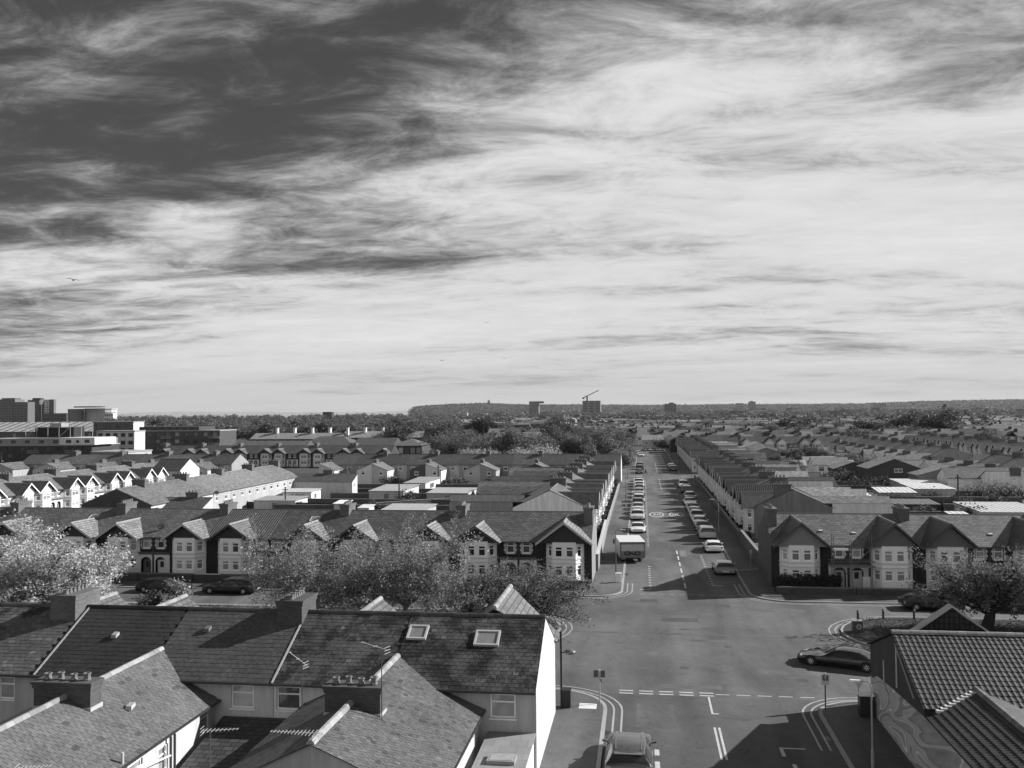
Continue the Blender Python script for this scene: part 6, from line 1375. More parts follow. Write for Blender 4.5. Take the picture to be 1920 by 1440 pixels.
for i, (yy, k, c, r) in enumerate(Rr):
    put_car(k, ('grey hatchback parked nearest the junction on the shaded side', 'white hatchback parked alone beyond the grey hatchback', 'silver people carrier at the head of the shaded-side line')[i] if i < 3 else '%s car in the shaded-side line behind the silver people carrier, %s back' % (c, ORD[i-3]), 8.28+(.5 if i > 8 else 0)+RND.uniform(-.08, .08), yy, r+RND.uniform(-.012, .012), PAINTS[c]*RND.uniform(.9, 1.05), 'cars parked in line on the shaded side')
for i, (x, yy, k, c, r) in enumerate([(-.9, 250, 'hatch', 'dark', 0), (-.8, 266, 'suv', 'black', PI), (-.8, 277, 'van', 'grey', PI), (-.6, 342, 'saloon', 'white', .1), (-1.4, 352, 'van', 'white', .2), (8.4, 262, 'van', 'black', PI), (8.3, 276, 'hatch', 'silver', PI), (6.5, 383, 'hatch', 'silver', PI/2), (3.6, 385, 'van', 'white', PI/2), (12, 381, 'saloon', 'dark', PI/2)]):
    put_car(k, '%s car beyond the side road in the long street, %s of those far cars' % ({'pale': 'pale'}.get(c, c), ORD[i]), x, yy, r, PAINTS[c], 'far cars in the long street')
put_car('suv', 'silver-grey sport utility car parked by the double lines below the white flank wall', -.8, 45.2, PI, .05, None)
put_car('saloon', 'black saloon turning out of the side road beside the mural building', 12.94, 64.14, -PI/2-.40, .008, None, name='moving_car')
put_car('hatch', 'black hatchback parked in front of the pale bay windows, behind the small bush', -45.4, 83.7, PI/2, .008, None); put_car('suv', 'black estate car parked behind the black hatchback by the bay-fronted terrace', -38.6, 83.8, -PI/2, .01, None)
put_car('hatch', 'black car parked behind the bollard verge under the spreading tree', 24.0, 82.9, PI/2, .01, None); put_car('saloon', 'dark car parked beyond the spreading tree by the grey-gabled terrace', 32.0, 82.9, -PI/2, .02, None)
# --- box lorry
lt = thing('box_lorry', 'white box lorry with a roller rear door parked by the corner house', 'lorry', (-1.2, 104.0, 0), rad(7)); BW, BL, BZ0, BZ1 = 1.42, 5.6, .6, 2.35
m = MB(); m.box(-BW, BW, 0, BL, BZ0, BZ1); obj('box_body', m.mesh('box_body', PAINT), lt, .6)
m = MB(); m.box(-BW+.02, BW-.02, -.03, 0, BZ0, BZ1-.03); rd = obj('rear_frame', m.mesh('rear_frame', PAINT), lt, .14)
m = MB(); nsl = 10
for k in range(nsl): z = BZ0+.18+k*(BZ1-BZ0-.45)/nsl; m.box(-BW+.18, BW-.14, -.052, -.03, z, z+(BZ1-BZ0-.45)/nsl-.015)
obj('roller_door', m.mesh('roller_door', PAINT), lt, .5)
m = MB(); m.box(-BW+.15, BW-.1, -.06, -.045, BZ0+.02, BZ0+.75); tl_ = obj('tail_lift', m.mesh('tail_lift', METAL), lt, .16)
# the dark flourish across the tail lift: two loops joined by a wavy stroke
m = MB(); pts = []
for k in range(25): a = 2*PI*k/24; pts.append((-.58+.30*math.cos(a), .17*math.sin(a)))
def stroke(m, pts, z0, w_, y):
    for (xa, za), (xb, zb) in zip(pts, pts[1:]):
        d = Vector((xb-xa, 0, zb-za)); n_ = Vector((-d.z, 0, d.x)).normalized()*w_
        m.quad((xa-n_.x, y, z0+za-n_.z), (xb-n_.x, y, z0+zb-n_.z), (xb+n_.x, y, z0+zb+n_.z), (xa+n_.x, y, z0+za+n_.z))
stroke(m, pts, BZ0+.50, .07, -.066); stroke(m, [(x+1.12, z) for x, z in pts], BZ0+.50, .07, -.066); stroke(m, [(-.40+.1*k, -.10*math.cos(k*1.26)-.04) for k in range(8)], BZ0+.50, .075, -.067)
obj('emblem', m.mesh('emblem', PAINT), tl_, .015)
m = MB(); m.box(-.95, .95, .3, BL+1.7, .42, .72); obj('chassis', m.mesh('chassis', METAL), lt, .02)
m = MB(); m.hexa([(-1.1, BL+.15, .45), (1.1, BL+.15, .45), (1.1, BL+2.0, .45), (-1.1, BL+2.0, .45)], [(-1.0, BL+.15, 1.95), (1.0, BL+.15, 1.95), (.95, BL+1.35, 1.9), (-.95, BL+1.35, 1.9)]); cb_ = obj('cab', m.mesh('cab', CAR), lt, .8)
m = MB(); m.quad((-.9, BL+1.86, 1.05), (.9, BL+1.86, 1.05), (.88, BL+1.5, 1.75), (-.88, BL+1.5, 1.75)); obj('windscreen', m.mesh('windscreen', CARGLASS), cb_, .03)
for sx in (-1, 1):
    m = MB(); m.box(sx*1.45-.09, sx*1.45+.09, BL+.9, BL+1.05, 1.25, 1.75); obj('mirror', m.mesh('mirror', RUBBER), lt, .03)
    for y in (1.3, BL+1.0):
        m = MB(); m.tube((sx*.75, y, .40), (sx*1.08, y, .40), .40, n=16); wh = obj('wheel', m.mesh('wheel', RUBBER), lt, .02); m = MB(); m.tube((sx*1.08, y, .40), (sx*1.10, y, .40), .2, n=12); obj('rim', m.mesh('rim', RIM), wh, .4)
    m = MB(); m.box(sx*1.0-.2, sx*1.0+.2, -.02, .05, .45, .62); obj('tail_light', m.mesh('tail_light', LAMPG), lt, .2)
# ------------------------------------------------------------------ trees and shrubs
HAZE = 1.8e-5
def leaf_mesh(name, centers, n_per, spread, size, seed, flat=.5, tone=(.55, 1.5), updir=None):
    rg = np.random.default_rng(seed); C = np.repeat(np.asarray(centers), n_per, axis=0); n = len(C)
    P = C+rg.normal(0, 1, (n, 3))*np.asarray(spread)
    a = rg.normal(0, 1, (n, 3)); a /= np.linalg.norm(a, axis=1, keepdims=True); a[:, 2] *= flat
    b = rg.normal(0, 1, (n, 3)); b -= a*(a*b).sum(1, keepdims=True)/np.maximum((a*a).sum(1, keepdims=True), 1e-6); b /= np.linalg.norm(b, axis=1, keepdims=True)
    a /= np.linalg.norm(a, axis=1, keepdims=True)
    s = size*rg.uniform(.55, 1.45, (n, 1)); L_ = a*s; Wd = b*s*rg.uniform(.35, .6, (n, 1))
    V = np.stack([P-L_, P-Wd*.9+L_*.1, P+L_, P+Wd*.9+L_*.1], 1).reshape(-1, 3)
    me = bpy.data.meshes.new(name); me.vertices.add(4*n); me.vertices.foreach_set('co', V.astype(np.float32).ravel())
    me.loops.add(4*n); me.loops.foreach_set('vertex_index', np.arange(4*n, dtype=np.int32)); me.polygons.add(n)
    me.polygons.foreach_set('loop_start', np.arange(0, 4*n, 4, dtype=np.int32)); me.polygons.foreach_set('loop_total', np.full(n, 4, np.int32)); me.update(calc_edges=True)
    clump = np.repeat(rg.uniform(.75, 1.25, len(centers)), n_per)
    at = me.attributes.new('tone', 'FLOAT', 'FACE'); at.data.foreach_set('value', (rg.uniform(*tone, n)*clump).astype(np.float32)); me.materials.append(LEAF)
    return me
def skeleton(height, radius, trunk_h, n_limb, n_twig, seed, low=.25, spread=1.0, squash=1.0, trunk_r=.3):
    """returns (bark MB, tips)"""
    rg = random.Random(seed); m = MB(); tips = []
    lean = Vector((rg.uniform(-.3, .3), rg.uniform(-.3, .3), trunk_h)); m.tube((0, 0, -.1), tuple(lean), trunk_r*1.25, trunk_r*.8, 8)
    for i in range(n_limb):
        a = 2*PI*(i+rg.uniform(-.3, .3))/n_limb; up_ = rg.uniform(low, 1.0); R = radius*rg.uniform(.55, .98)*math.sqrt(max(.08, 1-(up_-.35)**2*1.2))
        end = Vector((math.cos(a)*R, math.sin(a)*R*squash, trunk_h*.6+(height-trunk_h*.6)*up_*rg.uniform(.8, .98)))
        mid = lean.lerp(end, .5)+Vector((rg.uniform(-.5, .5), rg.uniform(-.5, .5), rg.uniform(.1, .7)))
        st_ = lean*rg.uniform(.75, 1.0)
        m.tube(st_, mid, trunk_r*.45, trunk_r*.26, 6); m.tube(mid, end, trunk_r*.26, trunk_r*.07, 5)
        for k in range(n_twig):
            t = rg.uniform(.3, 1.05); base = (st_.lerp(mid, t*2) if t < .5 else mid.lerp(end, (t-.5)*2))
            d = Vector((rg.gauss(0, 1), rg.gauss(0, 1)*squash, rg.gauss(.35, .6))).normalized()*radius*rg.uniform(.14, .40)*spread; tp = base+d
            if tp.z < trunk_h*.5: tp.z = trunk_h*.5+rg.uniform(0, .6)
            m.tube(base, tp, trunk_r*.09, trunk_r*.03, 4, False); tips.append(tuple(tp)); tips.append(tuple(base.lerp(tp, .6)))
    return m, tips
def tree(label, x, y, height, radius, trunk_h=1.8, n_limb=11, n_twig=16, n_per=26, spread=.42, size=.20, color=.10, seed=1, name='street_tree', low=.25, squash=1.0, trunk_r=.26, z=.1, tone=(.5, 1.5), shoots=0, bark=.07, group=None, cat='tree'):
    t = thing(name, label, cat, (x, y, z), 0, group); m, tips = skeleton(height, radius, trunk_h, n_limb, n_twig, seed, low, 1.0, squash, trunk_r)
    rg = random.Random(seed+99)
    for _ in range(shoots):
        b = Vector(rg.choice(tips)); 
        if b.z < height*.55: continue
        e = b+Vector((rg.gauss(0, .25), rg.gauss(0, .25), rg.uniform(1.0, 2.4))); m.tube(b, e, .03, .012, 4, False)
        for q in range(4): tips.append(tuple(b.lerp(e, .35+.2*q)))
    obj('trunk', m.mesh('trunk', BARK), t, bark); obj('crown', leaf_mesh('crown', tips, n_per, (spread, spread, spread*.75), size, seed, tone=tone), t, color); return t
# three bushy trees on the left-hand verge
tree('widest bushy tree on the verge with upright shoots, before the bay-fronted terrace', -25.8, 72.6, 6.0, 7.6, 1.4, 20, 24, 30, .27, .09, .27, 3, low=.12, squash=.55, shoots=60, bark=.22)
tree('bushy tree on the verge with bare shoots at its top, next to the widest one', -19.0, 73.0, 6.4, 6.6, 1.5, 19, 24, 30, .27, .09, .26, 5, low=.12, squash=.6, shoots=70, bark=.22)
tree('low dark-leaved tree at the nose of the verge beside the junction', -10.0, 71.4, 3.9, 6.4, 0.9, 17, 22, 40, .26, .095, .15, 8, low=.1, squash=.6)
tree('pale blossoming tree on the verge at the far side of the dark chimney stack', -49.4, 70.5, 7.6, 7.4, 1.5, 18, 24, 62, .30, .11, .48, 12, low=.08, squash=.6, tone=(.35, 1.6))
tree('second pale blossoming tree behind the first on the verge', -55.5, 74.0, 7.2, 6.5, 1.6, 13, 16, 50, .36, .12, .45, 13, low=.15, squash=.7, tone=(.4, 1.6))
tree('spreading dark tree with a forked trunk on the bollard verge', 25.6, 74.9, 5.4, 5.3, 1.6, 16, 22, 40, .26, .095, .19, 15, low=.28, squash=.8, trunk_r=.42, bark=.03)
tree('spreading dark tree on the bollard verge beyond the forked one', 33.5, 75.5, 5.8, 5.0, 1.9, 13, 16, 24, .36, .13, .15, 16, low=.3, trunk_r=.35)
def shrub(label, x, y, h, r, color, seed, n_per=22, size=.14, name='shrub', group=None, spread=None, upright=False, z=Z_PAVE):
    rg = random.Random(seed); t = thing(name, label, 'shrub', (x, y, z), 0, group); m = MB(); tips = []
    for i in range(16):
        a = rg.uniform(0, 2*PI); q = rg.uniform(.2, 1)*r*(.6 if upright else 1); e = Vector((math.cos(a)*q, math.sin(a)*q, h*rg.uniform(.35, 1.0)*(1 if upright else math.sqrt(max(.15, 1-(q/r)**2*.7))))); m.tube((0, 0, 0), e*.6, .04, .03, 4, False); m.tube(e*.6, e, .03, .01, 4, False); tips += [tuple(e), tuple(e*.8), tuple(e*.6)]
        if upright: tips += [tuple(e*.4), tuple(e*.9)]
    sp = spread or max(.22, r*.2); obj('stem', m.mesh('stem', BARK), t, .06); obj('foliage', leaf_mesh('foliage', tips, n_per, (sp, sp, sp*.8), size, seed), t, color); return t
shrub('small pale bush with upright stems on the verge by the black hatchback', -39.6, 75.8, 2.3, 1.7, .26, 31, 26, .13, upright=True, spread=.28)
shrub('dark low bush beside the pale upright bush on the verge', -42.2, 75.6, 1.6, 1.3, .10, 32, 26, .13)
shrub('round clipped bush in the side garden of the hedged corner house', 13.6, 103.5, 2.0, 1.6, .10, 33, 40, .15); shrub('feathery pale bush below the round clipped bush', 13.2, 98.5, 1.7, 1.1, .22, 34, 24, .12)
# clipped hedge in the shade
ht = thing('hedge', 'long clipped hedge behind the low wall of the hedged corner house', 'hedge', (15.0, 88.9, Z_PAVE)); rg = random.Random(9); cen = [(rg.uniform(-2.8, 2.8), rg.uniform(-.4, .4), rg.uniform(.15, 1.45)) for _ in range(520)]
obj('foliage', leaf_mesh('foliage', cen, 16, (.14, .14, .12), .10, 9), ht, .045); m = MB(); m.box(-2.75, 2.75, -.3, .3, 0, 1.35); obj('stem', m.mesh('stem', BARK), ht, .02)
# gardens
GS = [(640, 905, 3.2, 2.8, .14, 'leafy tree beside the lone white rear gable'), (735, 908, 1.6, 2.4, .16, 'wide pale bush before the rear-winged terrace'), (850, 912, 1.5, 2.6, .08, 'dark bush beside the low pale shed'), (765, 945, 2.2, 2.4, .08, 'dark bush in front of the broad garage'),
      (700, 960, 1.5, 1.6, .09, 'small bush behind the terrace ridge'), (560, 945, 1.2, 2.0, .1, 'low bush over the dark garden fence'), (30, 885, 2.0, 4.0, .09, 'dark hedge-like bush below the sunlit gable'),
      (1580, 910, 3.0, 3.4, .09, 'tall dark shrub before the broad brick gable'), (1615, 920, 3.2, 4.2, .055, 'large dark round shrub in the eastern gardens'), (1662, 918, 2.4, 3.0, .06, 'dark shrub beside the white-roofed garden shed'), (1540, 908, 1.5, 3.2, .06, 'low dark hedge behind the terrace backs'),
      (1730, 900, 1.6, 3.6, .08, 'dark hedge before the long white house'), (1850, 935, 3.2, 4.2, .22, 'pale feathery shrub near the large pale shed'), (1900, 935, 2.0, 3.2, .09, 'dark shrub beyond the pale feathery shrub'), (1640, 948, 1.2, 3.0, .10, 'ragged low bush on the eastern garden wall'), (1745, 938, 1.4, 3.0, .11, 'ragged bush beside the bright-roofed garages'),
      (1820, 980, 2.6, 2.8, .13, 'light-leaved small tree behind the grey-gabled terrace'), (1690, 955, 1.0, 2.2, .09, 'low weeds along the eastern garden wall'), (1575, 870, 2.6, 3.4, .10, 'tree beside the white cottage'), (1605, 872, 2.8, 3.2, .035, 'dark evergreen behind the broad brick gable'), (1525, 842, 4.6, 5.2, .06, 'rounded dark tree by the far gabled houses'),
      (1795, 925, 2.4, 2.2, .09, 'thin bush by the garden telegraph pole')]
for i, (px, py, h, r, c, lab) in enumerate(GS):
    p = at_z(px, py, 0); shrub(lab, p[0], p[1], h, r, c, 200+i, 22, .22 if p[1] < 200 else .34, name='garden_shrub')
RG = random.Random(4)
for i in range(72):
    west = i % 3 == 0; x = RG.uniform(-62, -27) if west else RG.uniform(34, 66); yy = RG.uniform(106, 228)
    if any(a-2.6 < x < b+2.6 and c-2.6 < yy < d+2.6 for a, b, c, d in OBR): continue
    shrub('scrubby bush among the %s gardens' % ('western' if west else 'eastern'), x, yy, RG.uniform(.7, 2.3), RG.uniform(.8, 2.6), RG.uniform(.06, .12), 300+i, 14, .2, name='garden_shrub', group='scrub in the %s gardens' % ('western' if west else 'eastern'))
# front garden plants along the long street
for i in range(26):
    left = i % 2 == 0; yy = 124+8.2*(i//2)+RG.uniform(-1, 1); shrub('small front-garden bush along the long street, %s side' % ('lorry' if left else 'shaded'), -6.1 if left else 13.4, yy, RG.uniform(.6, 1.0), .55, .06, 400+i, 16, .12, name='garden_shrub', group='front-garden bushes, %s side' % ('lorry' if left else 'shaded'))
# park trees beyond the side road
PK = [(-58, 292, 9.5, 9, .075), (-47, 300, 11.5, 10, .075), (-36, 296, 9.0, 9, .085), (-66, 318, 10, 9, .06), (-30, 262, 5.2, 9, .19), (-45, 258, 4.6, 7, .17), (-17, 330, 12.0, 9, .075), (-9.5, 318, 10.5, 7.5, .07), (-21, 306, 8.5, 7, .08), (-7, 296, 7.0, 5, .09), (-30, 372, 13, 10, .05), (-26, 335, 11, 8, .07), (-6.5, 272, 4.5, 3.4, .12)]
PL = ['rounded leafy park tree beside the brick hall', 'tallest of the park trees beside the brick hall', 'leafy park tree between the brick hall and the pale bushes', 'dark park tree behind the brick hall', 'wide pale blossoming park bush tree', 'smaller pale blossoming park tree', 'great spreading park tree beside the long street', 'leafy park tree leaning over the long street pavement', 'park tree beneath the great spreading one', 'small park tree at the pavement of the long street', 'dark evergreen-like tree behind the park', 'park tree behind the great spreading one', 'thin young tree at the corner of the side road']
for i, (x, yy, h, r, c) in enumerate(PK):
    tree(PL[i], x, yy, h, r, 1.8, 13, 15, 30, .85, .27, c*1.8, 500+i, name='park_tree', low=.12, squash=.85, trunk_r=.4, z=.1)
# trees among the far roofs (copies of four crowns)
protos = []
for k in range(4):
    m, tips = skeleton(8, 6, 1.5, 12, 10, 700+k, .1); tm = m.mesh('trunk', BARK); protos.append((tm, leaf_mesh('crown', tips, 26, (.95, .95, .75), .40, 700+k)))
RG = random.Random(31)
def far_tree(x, y, s, c, label, group, sz=None):
    t = thing('far_tree', label, 'tree', (x, y, 0), RG.uniform(0, 6.28), group, scale=(s, s, sz or s*RG.uniform(.75, 1.0))); tm, cm = RG.choice(protos); obj('trunk', tm, t, .05); obj('crown', cm, t, c)
for i in range(46):
    yy = RG.uniform(385, 720); x = yy*RG.uniform(-.02, .36); far_tree(x, yy, RG.uniform(.6, 1.15), RG.uniform(.08, .14), 'small dark tree standing among the far roofs', 'trees among the far roofs')
for i in range(60):
    yy = RG.uniform(430, 640); x = -yy*RG.uniform(.20, .62); far_tree(x, yy, RG.uniform(1.0, 1.7), RG.uniform(.09, .15), 'tree in the broad wooded belt behind the apartments and the school', 'trees of the wooded belt')
for i in range(30):
    yy = RG.uniform(250, 372); x = RG.uniform(36, 66); far_tree(x, yy, RG.uniform(.25, .6), RG.uniform(.08, .15), 'small garden tree behind the far shaded terrace', 'garden trees behind the far shaded terrace')
for px, yy, s, c, lab in ((905, 640, 1.9, .025, 'very dark rounded tree standing above the far belt'), (1052, 420, 1.7, .03, 'very dark dense tree beside the great park trees'), (1490, 560, 1.8, .05, 'large round tree among the eastern far roofs'), (1625, 520, 1.3, .03, 'dark round tree among the eastern far roofs'), (1760, 560, 2.2, .075, 'broad pale tree among the eastern far roofs'), (1690, 600, 2.0, .06, 'broad tree beside the pale one among the eastern far roofs')):
    p = at_y(px, 800, yy); far_tree(p[0], yy, s, c, lab, None)
# the wooded distance, one mass
def wood(name, label, n, pxr, yr, hr, color, seed, n_leaf=55, lsize=2.2, k=1.0):
    rg = np.random.default_rng(seed); C = []; 
    for _ in range(n):
        Y = rg.uniform(*yr); d = ray(rg.uniform(*pxr), 780); X = d.x*Y/d.y; h = rg.uniform(*hr); r = h*rg.uniform(.5, .9)
        q = rg.normal(0, 1, (n_leaf, 3)); q /= np.linalg.norm(q, axis=1, keepdims=True); q *= rg.uniform(.55, 1.0, (n_leaf, 1)); q[:, 2] = np.abs(q[:, 2])
        C.append(np.stack([X+q[:, 0]*r, Y+q[:, 1]*r, h*(.15+.8*q[:, 2])], 1))
    C = np.concatenate(C); me = leaf_mesh(name, C, 1, (.3, .3, .3), lsize, seed, flat=.35, tone=(.75, 1.25)); o = struct(name, me, color, 'stuff'); tag(o, label, 'trees'); return o
wood('wooded_belt', 'dense wooded belt stretching behind the apartments', 460, (200, 860), (560, 1100), (7, 13), .12, 61, 170, .95)
wood('far_woods', 'far dark woods below the hills', 900, (200, 1930), (1100, 2600), (8, 15), .12, 62, 110, 1.7)
for P, D in HILLW[:2]:
    o = struct('hillside_woods', leaf_mesh('hillside_woods', P, 9, (D*.0012, D*.0012, D*.0004), D*.0006, 63, flat=.3, tone=(.75, 1.25)), .12, 'stuff'); tag(o, 'tree-covered slope of the far headland' if D < 5000 else 'tree-covered slopes of the far hills', 'trees')
wood('scattered_greenery', 'scattered greenery between the distant rooftops', 420, (860, 1930), (560, 1300), (4, 8), .11, 64, 110, .7)

# ------------------------------------------------------------------ the air
m = MB(); m.box(-13000, 13000, -450, 13500, -3.0, 120.0); me = m.mesh('haze', None)
hm = bpy.data.materials.new('haze_air'); hm.use_nodes = True; nt = hm.node_tree; nt.nodes.clear(); ho = nt.nodes.new('ShaderNodeOutputMaterial'); hv = nt.nodes.new('ShaderNodeVolumePrincipled'); hv.inputs['Color'].default_value = (.92, .92, .92, 1); hv.inputs['Density'].default_value = HAZE; hv.inputs['Anisotropy'].default_value = 0.2
nt.links.new(hv.outputs[0], ho.inputs['Volume']); me.materials.append(hm); o = struct('haze', me, .5, 'stuff'); tag(o, 'thin haze over the whole town and coast', 'haze')
# ------------------------------------------------------------------ street furniture
def lamp_post(label, x, y, h, arm, color=.10, head=.6, name='street_lamp', z=Z_PAVE, group=None, rz=0.0):
    t = thing(name, label, 'street lamp', (x, y, z), rz, group); s = 1 if arm > 0 else -1; m = MB(); m.tube((0, 0, 0), (0, 0, h*.22), .075, n=8); m.tube((0, 0, h*.22), (0, 0, h-.2), .045, .038, n=7); obj('pole', m.mesh('pole', METAL), t, color)
    m = MB(); a = [(0, h-.22), (s*.03, h-.08), (s*.14, h), (arm*.55, h+.03)]
    for (xa, za), (xb, zb) in zip(a, a[1:]): m.tube((xa, 0, za), (xb, 0, zb), .034, n=6)
    obj('bracket', m.mesh('bracket', METAL), t, color); m = MB(); x0, x1 = arm*.5, arm; m.hexa([(x0, -.07, h), (x1, -.11, h+.01), (x1, .11, h+.01), (x0, .07, h)], [(x0, -.06, h+.07), (x1-.05*s, -.08, h+.08), (x1-.05*s, .08, h+.08), (x0, .06, h+.07)]); obj('lamp_head', m.mesh('lamp_head', METAL), t, head); return t
lamp_post('street lamp with a pale head beside the box lorry and the corner house', -2.85, 97.3, 4.4, 1.0, .10, .6); lamp_post('street lamp with a pale head in front of the mural', 10.5, 45.8, 4.05, -1.0, .3, .7)
lamp_post('street lamp on the shaded pavement beside the silver people carrier', 10.3, 131.0, 4.4, -1.1, .3, .7); lamp_post('street lamp on the shaded pavement near the side road', 11.0, 216, 4.4, -1.0, .12, .4)
lamp_post('dark street lamp on the lorry-side pavement, halfway down the line of cars', -3.2, 176.0, 4.4, .3, .05, .1); lamp_post('dark street lamp on the lorry-side pavement just before the side road', -3.6, 228.0, 4.4, .4, .05, .1); lamp_post('street lamp beyond the side road on the park pavement', -3.4, 270.0, 4.6, .9, .1, .6); lamp_post('thin street lamp beyond the side road on the shaded pavement', 10.8, 284.0, 4.6, -.6, .08, .2)
# lamp on the white flank wall
t = thing('wall_lamp', 'dark lamp column with an oval head against the white flank wall', 'street lamp', (-4.72, 53.05, Z_PAVE)); m = MB(); m.tube((0, 0, 0), (0, 0, 4.3), .06, n=8); obj('pole', m.mesh('pole', METAL), t, .012)
m = MB(); m.tube((0, 0, 3.12), (.2, 0, 3.14), .035, n=6); obj('bracket', m.mesh('bracket', METAL), t, .012); m = MB(); m.lathe((.52, 0, 3.02), [(.05, 0), (.24, .05), (.34, .13), (.32, .21), (.16, .28), (.02, .30)], 12); obj('lamp_head', m.mesh('lamp_head', METAL, smooth=True), t, .10)
# signs
def sign(label, x, y, h, plates, color=.2, lean=0.0, z=Z_PAVE):
    t = thing('sign_post', label, 'sign', (x, y, z)); m = MB(); m.tube((0, 0, 0), (lean, 0, h), .04, n=7); obj('pole', m.mesh('pole', METAL), t, color)
    m = MB(); m.lathe((lean, 0, h), [(.055, 0), (.055, .03), (.01, .05)], 8); obj('cap', m.mesh('cap', METAL), t, .5)
    for (x0, x1, z0, z1, yo, c, kid) in plates:
        m = MB(); m.box(x0, x1, yo-.015, yo+.015, z0, z1); p = obj('sign_plate', m.mesh('sign_plate', METAL), t, c)
        for (a, b, c0, c1, cc) in kid: m = MB(); m.box(a, b, yo-.021, yo-.0155, c0, c1); obj('sign_panel', m.mesh('sign_panel', METAL), p, cc)
    return t
sign('backs of two small sign plates on a post by the double lines', -2.6, 54.1, 1.9, [(-.34, -.06, 1.48, 1.88, .05, .06, []), (.06, .32, 1.48, 1.88, .05, .07, []), (.02, .12, 1.22, 1.38, .05, .03, [])], .3)
sg = sign('parking sign plate on a dark post at the mural corner', 10.05, 54.7, 1.95, [(-.22, .22, 1.32, 1.92, -.05, .55, [(-.15, .17, 1.56, 1.85, .12, )])], .07)
me = text_mesh('T', .24); me.materials.append(LINE); o = obj('sign_letter', me, sg, .75, loc=(.01, -.074, 1.70), rot=(PI/2, 0, 0))
sign('plain thin sign post on the lorry-side pavement by the cars', -2.6, 148.0, 1.9, [(-.16, .16, 1.5, 1.9, -.04, .4, [])], .25); sign('pale sign post on the shaded pavement by the white hatchback', 11.2, 101.0, 1.9, [(-.15, .15, 1.55, 1.9, -.04, .3, [])], .2)
for i, (x, yy) in enumerate(((10.6, 139), (10.9, 158), (11.2, 184))): sign('thin grey post on the shaded pavement, %s beyond the people carrier' % ORD[i], x, yy, 1.9, [(-.14, .14, 1.6, 1.9, -.04, .15, [])], .18)
t = thing('warning_sign', 'white triangular sign leaning beside the mural wall', 'sign', (12.15, 56.0, Z_PAVE)); m = MB(); m.poly([(-.32, 0, 1.3), (.32, 0, 1.3), (0, 0, .75)]); m.poly([(.32, .02, 1.3), (-.32, .02, 1.3), (0, .02, .75)]); obj('plate', m.mesh('plate', METAL), t, .7); m = MB(); m.tube((0, .03, 0), (0, .03, 1.3), .03, n=6); obj('pole', m.mesh('pole', METAL), t, .2)
# cabinets, bollards, bins
def cabinet(label, x, y, w_, d, h, c, top, cat='cabinet', name='utility_cabinet', z=Z_PAVE, rz=0):
    t = thing(name, label, cat, (x, y, z), rz); m = MB(); m.box(-w_/2, w_/2, -d/2, d/2, 0, h); obj('body', m.mesh('body', METAL), t, c); m = MB(); m.box(-w_/2-.03, w_/2+.03, -d/2-.03, d/2+.03, h, h+.05); obj('lid', m.mesh('lid', METAL), t, top)
    for s in (-1, 1): m = MB(); m.box(s*w_*.25-w_*.22, s*w_*.25+w_*.22, -d/2-.012, -d/2, h*.08, h*.92); obj('door', m.mesh('door', METAL), t, c*1.1)
    return t
cabinet('tall black cabinet with a pale lid against the mural wall', 12.0, 53.6, .75, .6, 1.15, .02, .75); cabinet('black wheeled bin beside the white flank wall', -4.45, 53.3, .48, .5, .95, .012, .015, 'bin', 'wheeled_bin'); cabinet('white feeder box on the pavement corner by the lorry', -2.45, 92.0, .55, .4, .85, .75, .7)
ft = cabinet('utility box painted with a pale flower at the nose of the bollard verge', 15.9, 73.4, 1.0, .7, 1.15, .06, .45, z=.11); ft.scale = (.72, .72, .72)
m = MB()
for k in range(6):
    a = 2*PI*k/6; c = (.08+.2*math.cos(a), .6+.2*math.sin(a)); m.poly([(c[0]+.12*math.cos(2*PI*q/8), -.368, c[1]+.10*math.sin(2*PI*q/8)) for q in range(8)])
obj('flower_painting', m.mesh('flower_painting', PAINT), ft, .32); m = MB(); m.poly([(.08+.08*math.cos(2*PI*q/8), -.374, .6+.08*math.sin(2*PI*q/8)) for q in range(8)]); obj('flower_centre', m.mesh('flower_centre', PAINT), ft, .03)
for i, (x, yy) in enumerate(((16.8, 77.3), (18.9, 78.0), (21.3, 78.2))):
    t = thing('bollard', ('black bollard nearest the flower-painted box', 'middle black bollard on the verge edge', 'black bollard furthest from the flower-painted box')[i], 'bollard', (x, yy, .1), 0, 'bollards on the verge'); m = MB(); m.lathe((0, 0, 0), [(.085, 0), (.085, .66), (.095, .67), (.095, .70), (.085, .71), (.085, .78), (.05, .81)], 10); obj('post', m.mesh('post', METAL), t, .012); m = MB(); m.lathe((0, 0, .66), [(.097, 0), (.097, .03)], 10); obj('band', m.mesh('band', METAL), t, .4)
def pole(label, px, py, h, name='telegraph_pole'):
    p = at_z(px, py, 0); t = thing(name, label, 'telegraph pole', (p[0], p[1], Z_PAVE)); m = MB(); m.tube((0, 0, 0), (0, 0, h), .15, .11, 7); obj('pole', m.mesh('pole', BARK), t, .05); m = MB(); m.box(-.5, .5, -.05, .05, h-.5, h-.38); obj('crossarm', m.mesh('crossarm', BARK), t, .05); m = MB(); m.tube((0, 0, h-.1), (0, 0, h+.08), .16, n=7); obj('cap', m.mesh('cap', METAL), t, .03)
for a in (('telegraph pole beside the long white garage', 748.5, 945, 4.6), ('telegraph pole before the rear-winged terrace', 822, 914, 4.8), ('telegraph pole by the dark round shrub of the eastern gardens', 1690, 914, 4.6), ('telegraph pole before the bright-roofed garages', 1797, 948, 5.2), ('telegraph pole below the sunlit gable by the apartments', 2, 900, 7.0), ('thin telegraph pole over the western dark fence', 535, 958, 4.0), ('thin telegraph pole by the white cottage', 1510, 872, 6.0)): pole(*a)
